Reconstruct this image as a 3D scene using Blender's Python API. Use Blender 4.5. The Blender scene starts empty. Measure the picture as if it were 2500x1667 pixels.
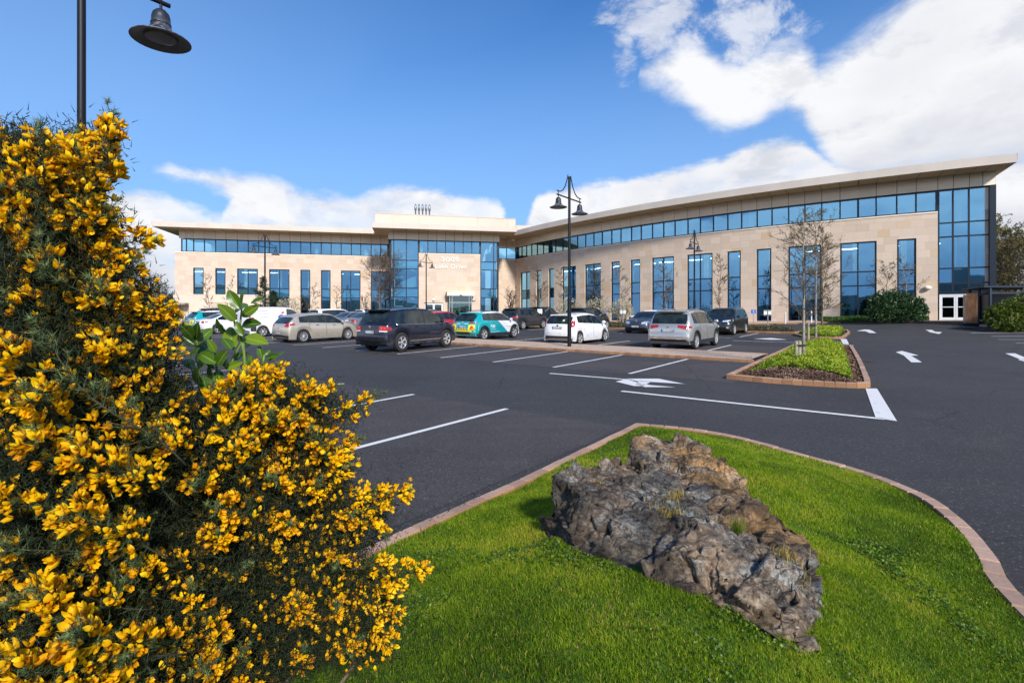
import bpy, bmesh, math, random
import numpy as np
from mathutils import Vector, Matrix, noise as mnoise
from mathutils.bvhtree import BVHTree
R = math.radians
SC = bpy.context.scene
COL = SC.collection
EYE = 1.86
F0 = 1250.0      # focal length in pixels of the 2500 px wide photograph
HOR = 778.0      # row of the level horizon in it

# ---------------------------------------------------------------- camera
cd = bpy.data.cameras.new('camera')
cam = bpy.data.objects.new('camera', cd); COL.objects.link(cam)
cam.location = (0, 0, EYE); cam.rotation_euler = (R(90), 0, 0)
cd.sensor_width = 36; cd.lens = 18.0
cd.shift_y = -(833.5 - HOR) / 2500.0
cd.clip_start = 0.05; cd.clip_end = 6000
SC.camera = cam

SUN_AZ, SUN_EL = R(160), R(32)     # azimuth from +Y towards +X: a soft sun behind the camera
# ---------------------------------------------------------------- node helpers
class NT:
    def __init__(s, tree): s.t = tree; s.n = tree.nodes; s.l = tree.links
    def link(s, sock, v):
        if isinstance(v, (int, float)): sock.default_value = v
        elif isinstance(v, (tuple, list)):
            v = tuple(v)
            if sock.type == 'RGBA' and len(v) == 3: v = v + (1,)
            sock.default_value = v
        else: s.l.new(v, sock)
    def node(s, typ, ins=None, out=0, **props):
        nd = s.n.new(typ)
        for k, v in props.items(): setattr(nd, k, v)
        for k, v in (ins or {}).items(): s.link(nd.inputs[k], v)
        return nd.outputs[out] if out is not None else nd
    def m(s, op, a, b=0.0, c=0.0, clamp=False):
        nd = s.n.new('ShaderNodeMath'); nd.operation = op; nd.use_clamp = clamp
        for i, v in enumerate((a, b, c)): s.link(nd.inputs[i], v)
        return nd.outputs[0]
    def add(s, a, b): return s.m('ADD', a, b)
    def mul(s, a, b): return s.m('MULTIPLY', a, b)
    def sub(s, a, b): return s.m('SUBTRACT', a, b)
    def smooth(s, x, lo, hi, a=0.0, b=1.0):
        nd = s.n.new('ShaderNodeMapRange'); nd.interpolation_type = 'SMOOTHSTEP'
        for k, v in zip(('Value', 'From Min', 'From Max', 'To Min', 'To Max'), (x, lo, hi, a, b)): s.link(nd.inputs[k], v)
        return nd.outputs[0]
    def lin(s, x, lo, hi, a=0.0, b=1.0):
        nd = s.n.new('ShaderNodeMapRange')
        for k, v in zip(('Value', 'From Min', 'From Max', 'To Min', 'To Max'), (x, lo, hi, a, b)): s.link(nd.inputs[k], v)
        return nd.outputs[0]
    def mix(s, f, a, b, mode='MIX'):
        nd = s.n.new('ShaderNodeMix'); nd.data_type = 'RGBA'; nd.blend_type = mode
        s.link(nd.inputs[0], f); s.link(nd.inputs[6], a); s.link(nd.inputs[7], b)
        return nd.outputs[2]
    def noise(s, vec, scale, detail=4, rough=0.55, out=0, dist=0.0, **kw):
        nd = s.n.new('ShaderNodeTexNoise')
        if vec is not None: s.l.new(vec, nd.inputs['Vector'])
        nd.inputs['Scale'].default_value = scale; nd.inputs['Detail'].default_value = detail
        nd.inputs['Roughness'].default_value = rough; nd.inputs['Distortion'].default_value = dist
        return nd.outputs[out]
    def ramp(s, f, stops, interp='LINEAR'):
        nd = s.n.new('ShaderNodeValToRGB'); cr = nd.color_ramp; cr.interpolation = interp
        while len(cr.elements) > 1: cr.elements.remove(cr.elements[-1])
        for i, (p, c) in enumerate(stops):
            e = cr.elements[0] if i == 0 else cr.elements.new(p)
            e.position = p; e.color = tuple(c) + (1,) if len(c) == 3 else c
        s.link(nd.inputs[0], f)
        return nd.outputs[0]
    def curve(s, x, pts):
        nd = s.n.new('ShaderNodeFloatCurve'); c = nd.mapping.curves[0]
        while len(c.points) > 2: c.points.remove(c.points[-1])
        pts = sorted(pts)
        c.points[0].location = pts[0]; c.points[1].location = pts[-1]
        for p in pts[1:-1]: c.points.new(*p)
        for p in c.points: p.handle_type = 'AUTO_CLAMPED'
        nd.mapping.update(); s.link(nd.inputs['Value'], x)
        return nd.outputs[0]

# ---------------------------------------------------------------- world: physical sky with clouds placed by compass bearing and height
W = bpy.data.worlds.new('World'); SC.world = W; W.use_nodes = True
W.node_tree.nodes.clear()
n = NT(W.node_tree)
def az_el(px, py):
    return math.degrees(math.atan2(px - 1250, F0)), math.degrees(math.atan2(HOR - py, math.hypot(F0, px - 1250)))
sky = n.node('ShaderNodeTexSky', sky_type='NISHITA', sun_disc=False, sun_elevation=SUN_EL, sun_rotation=SUN_AZ,
             air_density=1.0, dust_density=0.55, ozone_density=2.2, altitude=50)
tc = n.node('ShaderNodeTexCoord', out=None)
dirv = tc.outputs['Generated']
sep = n.node('ShaderNodeSeparateXYZ', {0: dirv}, out=None)
X_, Y_, Z_ = sep.outputs
azr = n.m('ARCTAN2', X_, Y_)
az = n.mul(azr, 180 / math.pi)
el = n.mul(n.m('ARCSINE', Z_), 180 / math.pi)
az01 = n.lin(az, -180, 180)
def edge(pts, scale=60.0):
    """curve: bearing -> height of a cloud edge in degrees"""
    q = []
    for p in pts:
        a, e = p if len(p) == 2 and abs(p[0]) <= 180 and isinstance(p[0], float) else az_el(*p)
        q.append(((a + 180) / 360, min(1.0, max(0.0, e / scale))))
    return n.mul(n.curve(az01, q), scale)
mp = n.node('ShaderNodeMapping', {'Vector': dirv, 'Scale': (1.0, 1.0, 1.9)})
warp = n.noise(mp, 2.4, 3, 0.5, out=1)
wv = n.node('ShaderNodeVectorMath', {0: warp, 1: (0.5, 0.5, 0.5)}, operation='SUBTRACT')
wv = n.node('ShaderNodeVectorMath', {0: wv, 'Scale': 0.16}, operation='SCALE')
mpw = n.node('ShaderNodeVectorMath', {0: mp, 1: wv}, operation='ADD')
nb = n.sub(n.noise(mpw, 6.5, 9, 0.60), 0.5)         # billows
nf = n.sub(n.noise(mpw, 17.0, 8, 0.62), 0.5)        # fine edge
nl = n.sub(n.noise(mpw, 3.0, 3, 0.5), 0.5)
billow = n.add(n.mul(nb, 9.0), n.mul(nf, 4.0))
# low bank along the horizon; the part behind the camera is added for fill
low = edge([(-180.0, 13.0), (-120.0, 11.0), (-70.0, 14.0), (0, 470), (100, 445), (266, 452), (366, 460), (443, 500), (520, 532), (556, 520), (575, 452), (640, 440), (700, 455), (836, 486),
            (913, 468), (1001, 452), (1140, 480), (1225, 515), (1262, 560), (1290, 512), (1360, 462), (1500, 440),
            (1600, 432), (1680, 412), (1780, 380), (1858, 340), (1938, 336), (2008, 388), (2100, 420), (2300, 400), (2500, 380),
            (60.0, 20.0), (100.0, 12.0), (140.0, 9.0), (179.9, 13.0)])
d1 = n.add(n.sub(low, el), n.mul(billow, 0.42))
m1 = n.mul(n.smooth(d1, -0.55, 0.75), n.lin(n.smooth(n.sub(n.noise(mpw, 5.0, 7, 0.62), n.mul(n.smooth(el, 12, 2), 0.05)), 0.36, 0.56), 0, 1, 0.72, 1.0))
# thin tongue left of centre
tg_hi = edge([(-180.0, 0.0), (330, 770), (375, 405), (430, 408), (532, 412), (600, 424), (700, 450), (760, 780), (60.0, 0.0), (180.0, 0.0)])
tg_lo = edge([(-180.0, 59.0), (330, 200), (375, 425), (430, 440), (532, 470), (600, 520), (700, 560), (760, 400), (60.0, 59.0), (180.0, 59.0)])
d1b = n.m('MINIMUM', n.sub(tg_hi, el), n.sub(el, tg_lo))
m1b = n.smooth(n.add(d1b, n.mul(billow, 0.35)), -0.5, 1.1)
# the big cumulus on the right, between a lower and an upper edge
hi = edge([(-180.0, 0.0), (-60.0, 0.0), (1250, 775), (1500, 500), (1560, 175), (1600, 130), (1680, 95), (1740, 130), (1790, 150), (1860, 110), (1950, 95), (1985, 130),
           (2010, 150), (2050, 120), (2110, 85), (2180, 25), (2260, -40), (2400, -120), (2500, -160), (52.0, 40.0), (70.0, 30.0), (95.0, 0.0), (180.0, 0.0)])
lo = edge([(-180.0, 59.0), (1000, 10), (1440, 60), (1540, 150), (1580, 205), (1650, 225), (1720, 290), (1790, 325), (1850, 310), (1895, 280), (1950, 290), (1990, 350),
           (2060, 420), (2200, 430), (2500, 430), (60.0, 5.0), (95.0, 30.0), (180.0, 59.0)])
d2 = n.m('MINIMUM', n.sub(hi, el), n.sub(el, lo))
d2 = n.add(d2, n.mul(billow, 0.55))
m2 = n.smooth(d2, -0.9, 1.9)
# torn wisps above it
def blob(px, py, ra, re):
    a, e = az_el(px, py)
    dx = n.mul(n.sub(az, a), 1 / ra); dy = n.mul(n.sub(el, e), 1 / re)
    return n.sub(1.0, n.m('SQRT', n.add(n.mul(dx, dx), n.mul(dy, dy))))
wm = n.node('ShaderNodeMapping', {'Vector': mpw, 'Rotation': (0.3, 0.9, 0.4), 'Scale': (1.0, 2.6, 1.0)})
wn = n.noise(wm, 9.0, 9, 0.68)
wb = n.m('MAXIMUM', n.m('MAXIMUM', blob(1600, 60, 6.0, 5.5), blob(1840, 55, 5.5, 5.5)), n.m('MAXIMUM', blob(1530, 130, 2.4, 3.5), blob(1690, 110, 4.5, 4.0)))
m3 = n.mul(n.smooth(n.add(wb, n.mul(n.sub(wn, 0.5), 3.2)), 0.15, 0.95), 0.72)
# scattered cloud over the rest of the dome (behind the camera)
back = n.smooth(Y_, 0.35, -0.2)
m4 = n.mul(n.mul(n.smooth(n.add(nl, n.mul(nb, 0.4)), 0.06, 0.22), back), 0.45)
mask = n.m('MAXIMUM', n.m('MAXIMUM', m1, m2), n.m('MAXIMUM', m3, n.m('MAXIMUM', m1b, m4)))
# cloud brightness: sunlit tops, greyer bases and hollows
depth1 = n.smooth(n.add(n.sub(low, el), n.mul(nb, 9.0)), 2.5, 9.0)
lowgrey = n.mul(depth1,  n.m('MAXIMUM', n.smooth(az, -30.0, -38.0), n.mul(n.smooth(az, 38.0, 44.0), 1.0)))
depth2 = n.smooth(n.add(n.sub(hi, el), n.mul(nb, 14.0)), 6.0, 20.0)
grey2 = n.mul(n.mul(depth2, n.smooth(n.add(az, n.mul(nb, 40.0)), 14.0, 40.0)), m2)
grey = n.m('MAXIMUM', lowgrey, n.mul(grey2, 0.85))
grey = n.m('MAXIMUM', grey, n.add(n.mul(n.smooth(n.add(nb, n.mul(nf, .6)), 0.04, -0.16), 0.30), n.mul(n.smooth(nl, 0.02, -0.16), 0.24)))
grey = n.m('MINIMUM', n.m('MAXIMUM', grey, 0.0), 1.0)
cloudcol = n.mix(grey, (0.76, 0.765, 0.785), (0.35, 0.385, 0.47))
cloudcol = n.node('ShaderNodeVectorMath', {0: cloudcol, 'Scale': n.lin(back, 0, 1, 1.0, 1.9)}, operation='SCALE')   # clouds behind the camera brightened to fill the shaded eave panels
skyc = n.mix(1.0, sky, (1.0, 1.0, 1.0), 'MULTIPLY')
SKYTINT = n.n[-1]
veil = n.m('MAXIMUM', n.mul(n.smooth(n.add(az, n.mul(nl, 20.0)), 22.0, -42.0), n.mul(n.smooth(el, 50.0, 5.0), 0.62)), n.mul(n.smooth(el, 36.0, 6.0), 0.66))   # thin high haze towards the left
skyc = n.mix(veil, skyc, (2.9, 4.6, 7.3))
SKY_S = 0.10
bg1 = n.node('ShaderNodeBackground', {'Color': skyc, 'Strength': SKY_S})
SKYTINT.inputs[7].default_value = (0.42, 0.94, 1.46, 1)
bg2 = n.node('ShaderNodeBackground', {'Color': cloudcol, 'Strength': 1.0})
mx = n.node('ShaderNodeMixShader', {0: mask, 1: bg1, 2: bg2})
n.node('ShaderNodeOutputWorld', {'Surface': mx}, out=None)

sl = bpy.data.lights.new('sun', 'SUN'); sl.energy = 4.2; sl.angle = R(6.0); sl.color = (1.0, 0.94, 0.86)
sun = bpy.data.objects.new('sun', sl); COL.objects.link(sun)
sd = Vector((math.sin(SUN_AZ) * math.cos(SUN_EL), math.cos(SUN_AZ) * math.cos(SUN_EL), math.sin(SUN_EL)))
sun.rotation_euler = sd.to_track_quat('Z', 'Y').to_euler()
SC.view_settings.view_transform = 'Standard'; SC.view_settings.look = 'None'
SC.view_settings.exposure = 0.35; SC.view_settings.gamma = 1.0
SC.cycles.max_bounces = 8; SC.cycles.transparent_max_bounces = 16; SC.cycles.glossy_bounces = 4
SC.cycles.caustics_reflective = False; SC.cycles.caustics_refractive = False
SC.cycles.sample_clamp_indirect = 6.0
try: SC.cycles.use_denoising = True
except Exception: pass

# ---------------------------------------------------------------- mesh helpers
class MB:
    def __init__(s): s.v = []; s.f = []; s.mi = []; s.uv = []; s.useuv = False
    def face(s, pts, mi=0, uv=None):
        b = len(s.v); s.v.extend([tuple(p) for p in pts]); s.f.append(tuple(range(b, b + len(pts)))); s.mi.append(mi)
        if uv is not None: s.useuv = True
        s.uv.append(uv)
    def box(s, x0, x1, y0, y1, z0, z1, M=None, mi=0):
        c = [Vector((x, y, z)) for z in (z0, z1) for y in (y0, y1) for x in (x0, x1)]
        if M is not None: c = [M @ p for p in c]
        b = len(s.v); s.v.extend([tuple(p) for p in c])
        for q in ((0, 2, 3, 1), (4, 5, 7, 6), (0, 1, 5, 4), (2, 6, 7, 3), (0, 4, 6, 2), (1, 3, 7, 5)):
            s.f.append(tuple(b + i for i in q)); s.mi.append(mi); s.uv.append(None)
    def tube(s, pts, rad, n=8, mi=0, cap=True):
        pts = [Vector(p) for p in pts]
        if isinstance(rad, (int, float)): rad = [rad] * len(pts)
        rings = []
        up = None
        for i, p in enumerate(pts):
            d = (pts[min(i + 1, len(pts) - 1)] - pts[max(i - 1, 0)])
            if d.length < 1e-9: d = Vector((0, 0, 1))
            d.normalize()
            if up is None: up = d.orthogonal().normalized()
            else:
                up = up - d * up.dot(d)
                up = up.normalized() if up.length > 1e-6 else d.orthogonal().normalized()
            w = d.cross(up)
            b = len(s.v)
            for k in range(n):
                a = 2 * math.pi * k / n
                q = p + (up * math.cos(a) + w * math.sin(a)) * rad[i]
                s.v.append((q.x, q.y, q.z))
            rings.append(b)
        for i in range(len(rings) - 1):
            a, b = rings[i], rings[i + 1]
            for k in range(n):
                k2 = (k + 1) % n
                s.f.append((a + k, a + k2, b + k2, b + k)); s.mi.append(mi); s.uv.append(None)
        if cap and n > 2:
            s.f.append(tuple(rings[0] + k for k in reversed(range(n)))); s.mi.append(mi); s.uv.append(None)
            s.f.append(tuple(rings[-1] + k for k in range(n))); s.mi.append(mi); s.uv.append(None)
    def lathe(s, prof, n=16, M=None, mi=0, close=False):
        """profile of (radius, z) turned round z"""
        b0 = len(s.v)
        for r, z in prof:
            for k in range(n):
                a = 2 * math.pi * k / n
                p = Vector((r * math.cos(a), r * math.sin(a), z))
                if M is not None: p = M @ p
                s.v.append(tuple(p))
        for i in range(len(prof) - 1):
            for k in range(n):
                k2 = (k + 1) % n
                s.f.append((b0 + i * n + k, b0 + i * n + k2, b0 + (i + 1) * n + k2, b0 + (i + 1) * n + k)); s.mi.append(mi); s.uv.append(None)
        if close:
            s.f.append(tuple(b0 + k for k in reversed(range(n)))); s.mi.append(mi); s.uv.append(None)
            L = b0 + (len(prof) - 1) * n
            s.f.append(tuple(L + k for k in range(n))); s.mi.append(mi); s.uv.append(None)
    def prism(s, poly, z0, z1, M=None, mi=0):
        """polygon in xy given height"""
        lo = [Vector((p[0], p[1], z0)) for p in poly]; hi = [Vector((p[0], p[1], z1)) for p in poly]
        if M is not None: lo = [M @ p for p in lo]; hi = [M @ p for p in hi]
        s.face(list(reversed(lo)), mi); s.face(hi, mi)
        k = len(poly)
        for i in range(k):
            j = (i + 1) % k
            s.face([lo[i], lo[j], hi[j], hi[i]], mi)
    def mesh(s, name, mats, smooth=False, merge=0.0, sharp=None):
        me = bpy.data.meshes.new(name)
        me.from_pydata(s.v, [], s.f)
        if not isinstance(mats, (list, tuple)): mats = [mats]
        for m in mats: me.materials.append(m)
        if len(mats) > 1: me.polygons.foreach_set('material_index', s.mi)
        if s.useuv:
            ul = me.uv_layers.new(name='UVMap'); k = 0
            data = []
            for f, u in zip(s.f, s.uv):
                data.extend([c for q in (u if u else [(0, 0)] * len(f)) for c in q])
            ul.data.foreach_set('uv', data)
        if merge > 0:
            bm = bmesh.new(); bm.from_mesh(me); bmesh.ops.remove_doubles(bm, verts=bm.verts, dist=merge); bm.to_mesh(me); bm.free()
        if smooth:
            me.polygons.foreach_set('use_smooth', [True] * len(me.polygons))
            if sharp: me.set_sharp_from_angle(angle=R(sharp))
        me.update()
        return me
def link(name, me, parent=None):
    o = bpy.data.objects.new(name, me); COL.objects.link(o)
    if parent is not None: o.parent = parent
    return o
def build(name, mb, mats, parent=None, **k):
    return link(name, mb.mesh(name, mats, **k), parent)
def tag(o, label=None, cat=None, group=None, kind=None):
    if label: o['label'] = label
    if cat: o['category'] = cat
    if group: o['group'] = group
    if kind: o['kind'] = kind
    return o
def empty(name, loc=(0, 0, 0), rz=0.0):
    o = bpy.data.objects.new(name, None); COL.objects.link(o); o.location = loc; o.rotation_euler = (0, 0, rz); o.empty_display_size = 0.2
    return o
def copy_tree(o, parent=None):
    c = o.copy(); COL.objects.link(c); c.parent = parent
    for ch in list(o.children): copy_tree(ch, c)
    return c
def fast_mesh(name, V, Fa, mat, smooth=False, attr=None):
    """V (n,3) array; Fa (m,k) array of equal sized faces"""
    me = bpy.data.meshes.new(name); V = np.asarray(V, dtype=np.float32); Fa = np.asarray(Fa, dtype=np.int32)
    k = Fa.shape[1]; me.vertices.add(len(V)); me.vertices.foreach_set('co', V.ravel())
    me.loops.add(Fa.size); me.loops.foreach_set('vertex_index', Fa.ravel())
    me.polygons.add(len(Fa)); me.polygons.foreach_set('loop_start', np.arange(0, Fa.size, k, dtype=np.int32))
    try: me.polygons.foreach_set('loop_total', np.full(len(Fa), k, dtype=np.int32))
    except Exception: pass
    if smooth: me.polygons.foreach_set('use_smooth', np.ones(len(Fa), dtype=bool))
    if attr is not None:      # one value per vertex, a tone that varies from blade to blade
        a = me.attributes.new('tone', 'FLOAT', 'POINT'); a.data.foreach_set('value', np.asarray(attr, dtype=np.float32))
    me.materials.append(mat); me.update(calc_edges=True); me.validate()
    return me

# ---------------------------------------------------------------- materials
def newmat(name):
    m = bpy.data.materials.new(name); m.use_nodes = True; m.node_tree.nodes.clear()
    return m, NT(m.node_tree)
def finish(n, col, rough=0.6, metal=0.0, bump=None, bstr=0.3, bdist=0.02, spec=0.5, coat=0.0, alpha=None, extra=None):
    ins = {'Base Color': col, 'Roughness': rough, 'Metallic': metal, 'Specular IOR Level': spec, 'Coat Weight': coat}
    if coat: ins['Coat Roughness'] = 0.04
    if extra: ins.update(extra)
    p = n.node('ShaderNodeBsdfPrincipled', ins, out=None)
    if bump is not None:
        b = n.node('ShaderNodeBump', {'Height': bump, 'Strength': bstr, 'Distance': bdist}); n.l.new(b, p.inputs['Normal'])
    n.node('ShaderNodeOutputMaterial', {'Surface': p.outputs[0]}, out=None)
    return p
def simple(name, col, rough=0.5, metal=0.0, spec=0.5, coat=0.0, var=0.0, vscale=3.0, bump=0.0, bscale=40.0, emit=None):
    m, n = newmat(name)
    c = tuple(col); pos = n.node('ShaderNodeTexCoord', out='Object')
    if var > 0:
        nz = n.noise(pos, vscale, 5, 0.6)
        f = n.lin(nz, 0.25, 0.75, 1 - var, 1 + var)
        c = n.node('ShaderNodeVectorMath', {0: tuple(col), 'Scale': f}, operation='SCALE')
    b = n.noise(pos, bscale, 3) if bump > 0 else None
    ex = None
    if emit: ex = {'Emission Color': tuple(emit[:3]) + (1,), 'Emission Strength': emit[3]}
    finish(n, c, rough, metal, b, bump, 0.01, spec, coat, extra=ex)
    return m

# ---------------------------------------------------------------- ground heights and the car park's own axes
def sstep(a, b, x):
    t = min(1.0, max(0.0, (x - a) / (b - a))); return t * t * (3 - 2 * t)
def gz(x, y):
    yy = y if y < 52 else 52 + (y - 52) * max(0.0, 1 - (y - 52) / 30) if y < 67 else 59.5
    yy = max(yy, -12.0)
    z = 0.0264 * yy + 0.0041 * max(-60, min(60, x))
    z += 0.42 * sstep(26, 39, y) * sstep(19, 31, x)
    return z
S_ = Vector((0.613, 0.790)).normalized(); T_ = Vector((S_.y, -S_.x))
def lot(s, t):
    p = S_ * s + T_ * t; return p.x, p.y
def unlot(x, y):
    return x * S_.x + y * S_.y, x * T_.x + y * T_.y
def G(px, py, dz=0.0):
    """photograph pixel (2500 wide) -> point on the ground"""
    a = (px - 1250) / F0; b = (py - HOR) / F0
    Y = 10.0
    for _ in range(60):
        zt = gz(a * Y, Y) + dz
        Y += 0.6 * ((EYE - zt) / max(b, 1e-4) - Y) if b > 0.03 else 0.25 * ((EYE - b * Y) - zt) / 0.05
        Y = max(1.0, min(Y, 80))
    return a * Y, Y
def plate(mb, pts, dz, step=1.2, mi=0, w=None):
    """thin sheet following the ground: pts convex polygon in xy, cut by a grid when long"""
    bm = bmesh.new(); vs = [bm.verts.new((p[0], p[1], 0)) for p in pts]; bm.faces.new(vs)
    xs = [p[0] for p in pts]; ys = [p[1] for p in pts]
    for ax, lo_, hi_ in ((0, min(xs), max(xs)), (1, min(ys), max(ys))):
        k = int((hi_ - lo_) / step)
        for i in range(1, k + 1):
            co = [0, 0, 0]; no = [0, 0, 0]; co[ax] = lo_ + (hi_ - lo_) * i / (k + 1); no[ax] = 1
            bmesh.ops.bisect_plane(bm, geom=bm.verts[:] + bm.edges[:] + bm.faces[:], plane_co=co, plane_no=no)
    for f in bm.faces:
        q = [(v.co.x, v.co.y, gz(v.co.x, v.co.y) + dz) for v in f.verts]
        if f.normal.z < 0: q.reverse()
        mb.face(q, mi)
    bm.free()

# ---------------------------------------------------------------- ground, asphalt, markings, kerbs
def m_asphalt(name, base, warm, gl=0.0):
    m, n = newmat(name); g = n.node('ShaderNodeNewGeometry', out='Position')
    fine = n.noise(g, 95.0, 3, 0.7); mid = n.noise(g, 28.0, 4, 0.6); big = n.noise(g, 0.35, 5, 0.6); huge = n.noise(g, 0.09, 3)
    v = n.add(n.lin(fine, 0.25, 0.75, -0.60, 0.75), n.lin(mid, 0.3, 0.7, -0.20, 0.22))
    v = n.add(v, n.lin(big, 0.3, 0.7, -0.20, 0.22)); v = n.add(v, n.lin(huge, 0.3, 0.7, -0.10, 0.10))
    chips = n.node('ShaderNodeTexVoronoi', {'Vector': g, 'Scale': 75.0}, out=1)
    cs = n.smooth(n.node('ShaderNodeSeparateColor', {0: chips}, out=0), 0.92, 0.95)
    f = n.add(1.0, v)
    c = n.node('ShaderNodeVectorMath', {0: base, 'Scale': f}, operation='SCALE')
    c = n.mix(n.smooth(n.noise(g, 0.8, 5, 0.65), 0.50, 0.72), c, warm)
    c = n.mix(n.mul(cs, 0.36), c, (0.22, 0.21, 0.205))
    sv = n.node('ShaderNodeTexVoronoi', {'Vector': n.node('ShaderNodeVectorMath', {0: g, 1: n.node('ShaderNodeVectorMath', {0: n.noise(g, 3.0, 3, .6, out=1), 'Scale': .22}, operation='SCALE')}, operation='ADD'), 'Scale': .75}, out=0)
    c = n.mix(n.mul(n.mul(n.smooth(sv, .16, .05), n.smooth(n.noise(g, .4, 2), .5, .6)), .55), c, (0.012, 0.012, 0.013))   # oil drips
    seam = n.node('ShaderNodeTexVoronoi', {'Vector': n.node('ShaderNodeVectorMath', {0: g, 1: n.node('ShaderNodeVectorMath', {0: n.noise(g, 1.5, 5, .7, out=1), 'Scale': .5}, operation='SCALE')}, operation='ADD'), 'Scale': .16}, feature='DISTANCE_TO_EDGE')
    c = n.mix(n.mul(n.mul(n.smooth(seam, .0035, .001), n.smooth(n.noise(g, .5, 2), .46, .56)), .7), c, (0.010, 0.010, 0.010))   # hairline cracks
    # long faint tyre polished streaks and darker oil spots
    sp = n.node('ShaderNodeMapping', {'Vector': g, 'Rotation': (0, 0, R(-37)), 'Scale': (0.05, 1.6, 1)})
    c = n.mix(n.mul(n.smooth(n.noise(sp, 1.0, 4, 0.6), 0.54, 0.7), 0.30), c, (0.030, 0.030, 0.036))
    finish(n, c, 0.85, 0, n.add(fine, n.mul(mid, 0.5)), 0.55, 0.006, 0.35)
    return m
M_ASPH = m_asphalt('asphalt_lane', (0.036, 0.035, 0.036), (0.047, 0.044, 0.045))
M_BAY = m_asphalt('asphalt_bay', (0.050, 0.044, 0.043), (0.070, 0.060, 0.056))
def m_paint():
    m, n = newmat('road_paint'); g = n.node('ShaderNodeNewGeometry', out='Position')
    a = n.noise(g, 60.0, 4, 0.7); b = n.noise(g, 6.0, 5, 0.6)
    w = n.smooth(n.add(n.mul(a, 0.5), n.mul(b, 0.5)), 0.34, 0.44)
    c = n.mix(w, (0.28, 0.27, 0.27), (0.70, 0.68, 0.66)); finish(n, c, 0.7, 0, a, 0.3, 0.004)
    return m
M_PAINT = m_paint()
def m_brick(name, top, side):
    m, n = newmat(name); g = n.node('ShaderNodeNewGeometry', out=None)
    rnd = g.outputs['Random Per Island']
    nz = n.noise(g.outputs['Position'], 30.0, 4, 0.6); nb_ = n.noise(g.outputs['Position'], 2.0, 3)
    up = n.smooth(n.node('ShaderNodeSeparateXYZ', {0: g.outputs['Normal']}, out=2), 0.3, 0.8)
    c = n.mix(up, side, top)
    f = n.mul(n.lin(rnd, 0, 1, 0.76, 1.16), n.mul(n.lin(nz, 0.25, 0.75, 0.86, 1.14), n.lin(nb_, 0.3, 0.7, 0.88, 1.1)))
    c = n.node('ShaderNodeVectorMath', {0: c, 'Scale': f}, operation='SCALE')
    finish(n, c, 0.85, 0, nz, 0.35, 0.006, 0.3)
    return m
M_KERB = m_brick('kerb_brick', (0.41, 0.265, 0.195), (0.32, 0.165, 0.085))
def m_gravel():
    m, n = newmat('buff_gravel'); g = n.node('ShaderNodeNewGeometry', out='Position')
    a = n.node('ShaderNodeTexVoronoi', {'Vector': g, 'Scale': 55.0}, out=1)
    v = n.node('ShaderNodeSeparateColor', {0: a}, out=0)
    c = n.ramp(v, [(0, (0.28, 0.18, 0.12)), (0.4, (0.47, 0.33, 0.23)), (0.8, (0.60, 0.45, 0.33)), (1, (0.68, 0.58, 0.49))])
    c = n.mix(n.smooth(n.noise(g, 1.2, 4), 0.5, 0.75), c, (0.38, 0.26, 0.18))
    finish(n, c, 0.9, 0, v, 0.5, 0.006, 0.3); return m
M_GRAVEL = m_gravel()
def m_soil():
    m, n = newmat('mulch'); g = n.node('ShaderNodeNewGeometry', out='Position')
    a = n.node('ShaderNodeTexVoronoi', {'Vector': g, 'Scale': 38.0}, out=1); v = n.node('ShaderNodeSeparateColor', {0: a}, out=0)
    c = n.ramp(v, [(0, (0.022, 0.014, 0.010)), (0.5, (0.060, 0.036, 0.024)), (0.85, (0.12, 0.072, 0.048)), (1, (0.22, 0.155, 0.11))])
    finish(n, c, 0.95, 0, n.add(v, n.noise(g, 20.0, 4)), 0.8, 0.02, 0.2); return m
M_SOIL = m_soil()
def m_turf():
    m, n = newmat('turf_soil'); g = n.node('ShaderNodeNewGeometry', out='Position')
    a = n.noise(g, 14.0, 6, 0.7); b = n.noise(g, 1.1, 5, 0.6)
    c = n.ramp(n.add(n.mul(a, 0.6), n.mul(b, 0.4)), [(0.30, (0.030, 0.042, 0.012)), (0.5, (0.050, 0.105, 0.012)), (0.7, (0.10, 0.14, 0.03))])
    finish(n, c, 0.95, 0, a, 0.6, 0.02, 0.2); return m
M_TURF = m_turf()
def m_field():
    m, n = newmat('field_ground'); g = n.node('ShaderNodeNewGeometry', out='Position')
    a = n.noise(g, 0.8, 6, 0.7); c = n.ramp(a, [(0.3, (0.035, 0.06, 0.015)), (0.7, (0.07, 0.11, 0.03))])
    finish(n, c, 0.95); return m
M_FIELD = m_field()

def grid_sheet(name, x0, x1, y0, y1, st, dz, mat, keep=None):
    nx = int((x1 - x0) / st) + 1; ny = int((y1 - y0) / st) + 1
    xs = np.linspace(x0, x1, nx); ys = np.linspace(y0, y1, ny)
    V = [(x, y, gz(x, y) + dz) for y in ys for x in xs]
    Fa = [(j * nx + i, j * nx + i + 1, (j + 1) * nx + i + 1, (j + 1) * nx + i) for j in range(ny - 1) for i in range(nx - 1)
          if keep is None or keep((xs[i] + xs[i + 1]) / 2, (ys[j] + ys[j + 1]) / 2)]
    return link(name, fast_mesh(name, V, Fa, mat))
xs = sorted(set([-3000, -1200, -500, -200, -120] + list(range(-70, 71, 5)) + [120, 200, 500, 1200, 3000]))
ys = sorted(set([-3000, -1200, -500, -200, -100, -50] + list(range(-30, 91, 3)) + [130, 200, 500, 1200, 3000]))
V = [(x, y, gz(x, y) - 0.06) for y in ys for x in xs]
Fa = [(j * len(xs) + i, j * len(xs) + i + 1, (j + 1) * len(xs) + i + 1, (j + 1) * len(xs) + i) for j in range(len(ys) - 1) for i in range(len(xs) - 1)]
tag(link('ground', fast_mesh('ground', V, Fa, M_FIELD)), kind='structure')
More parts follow.
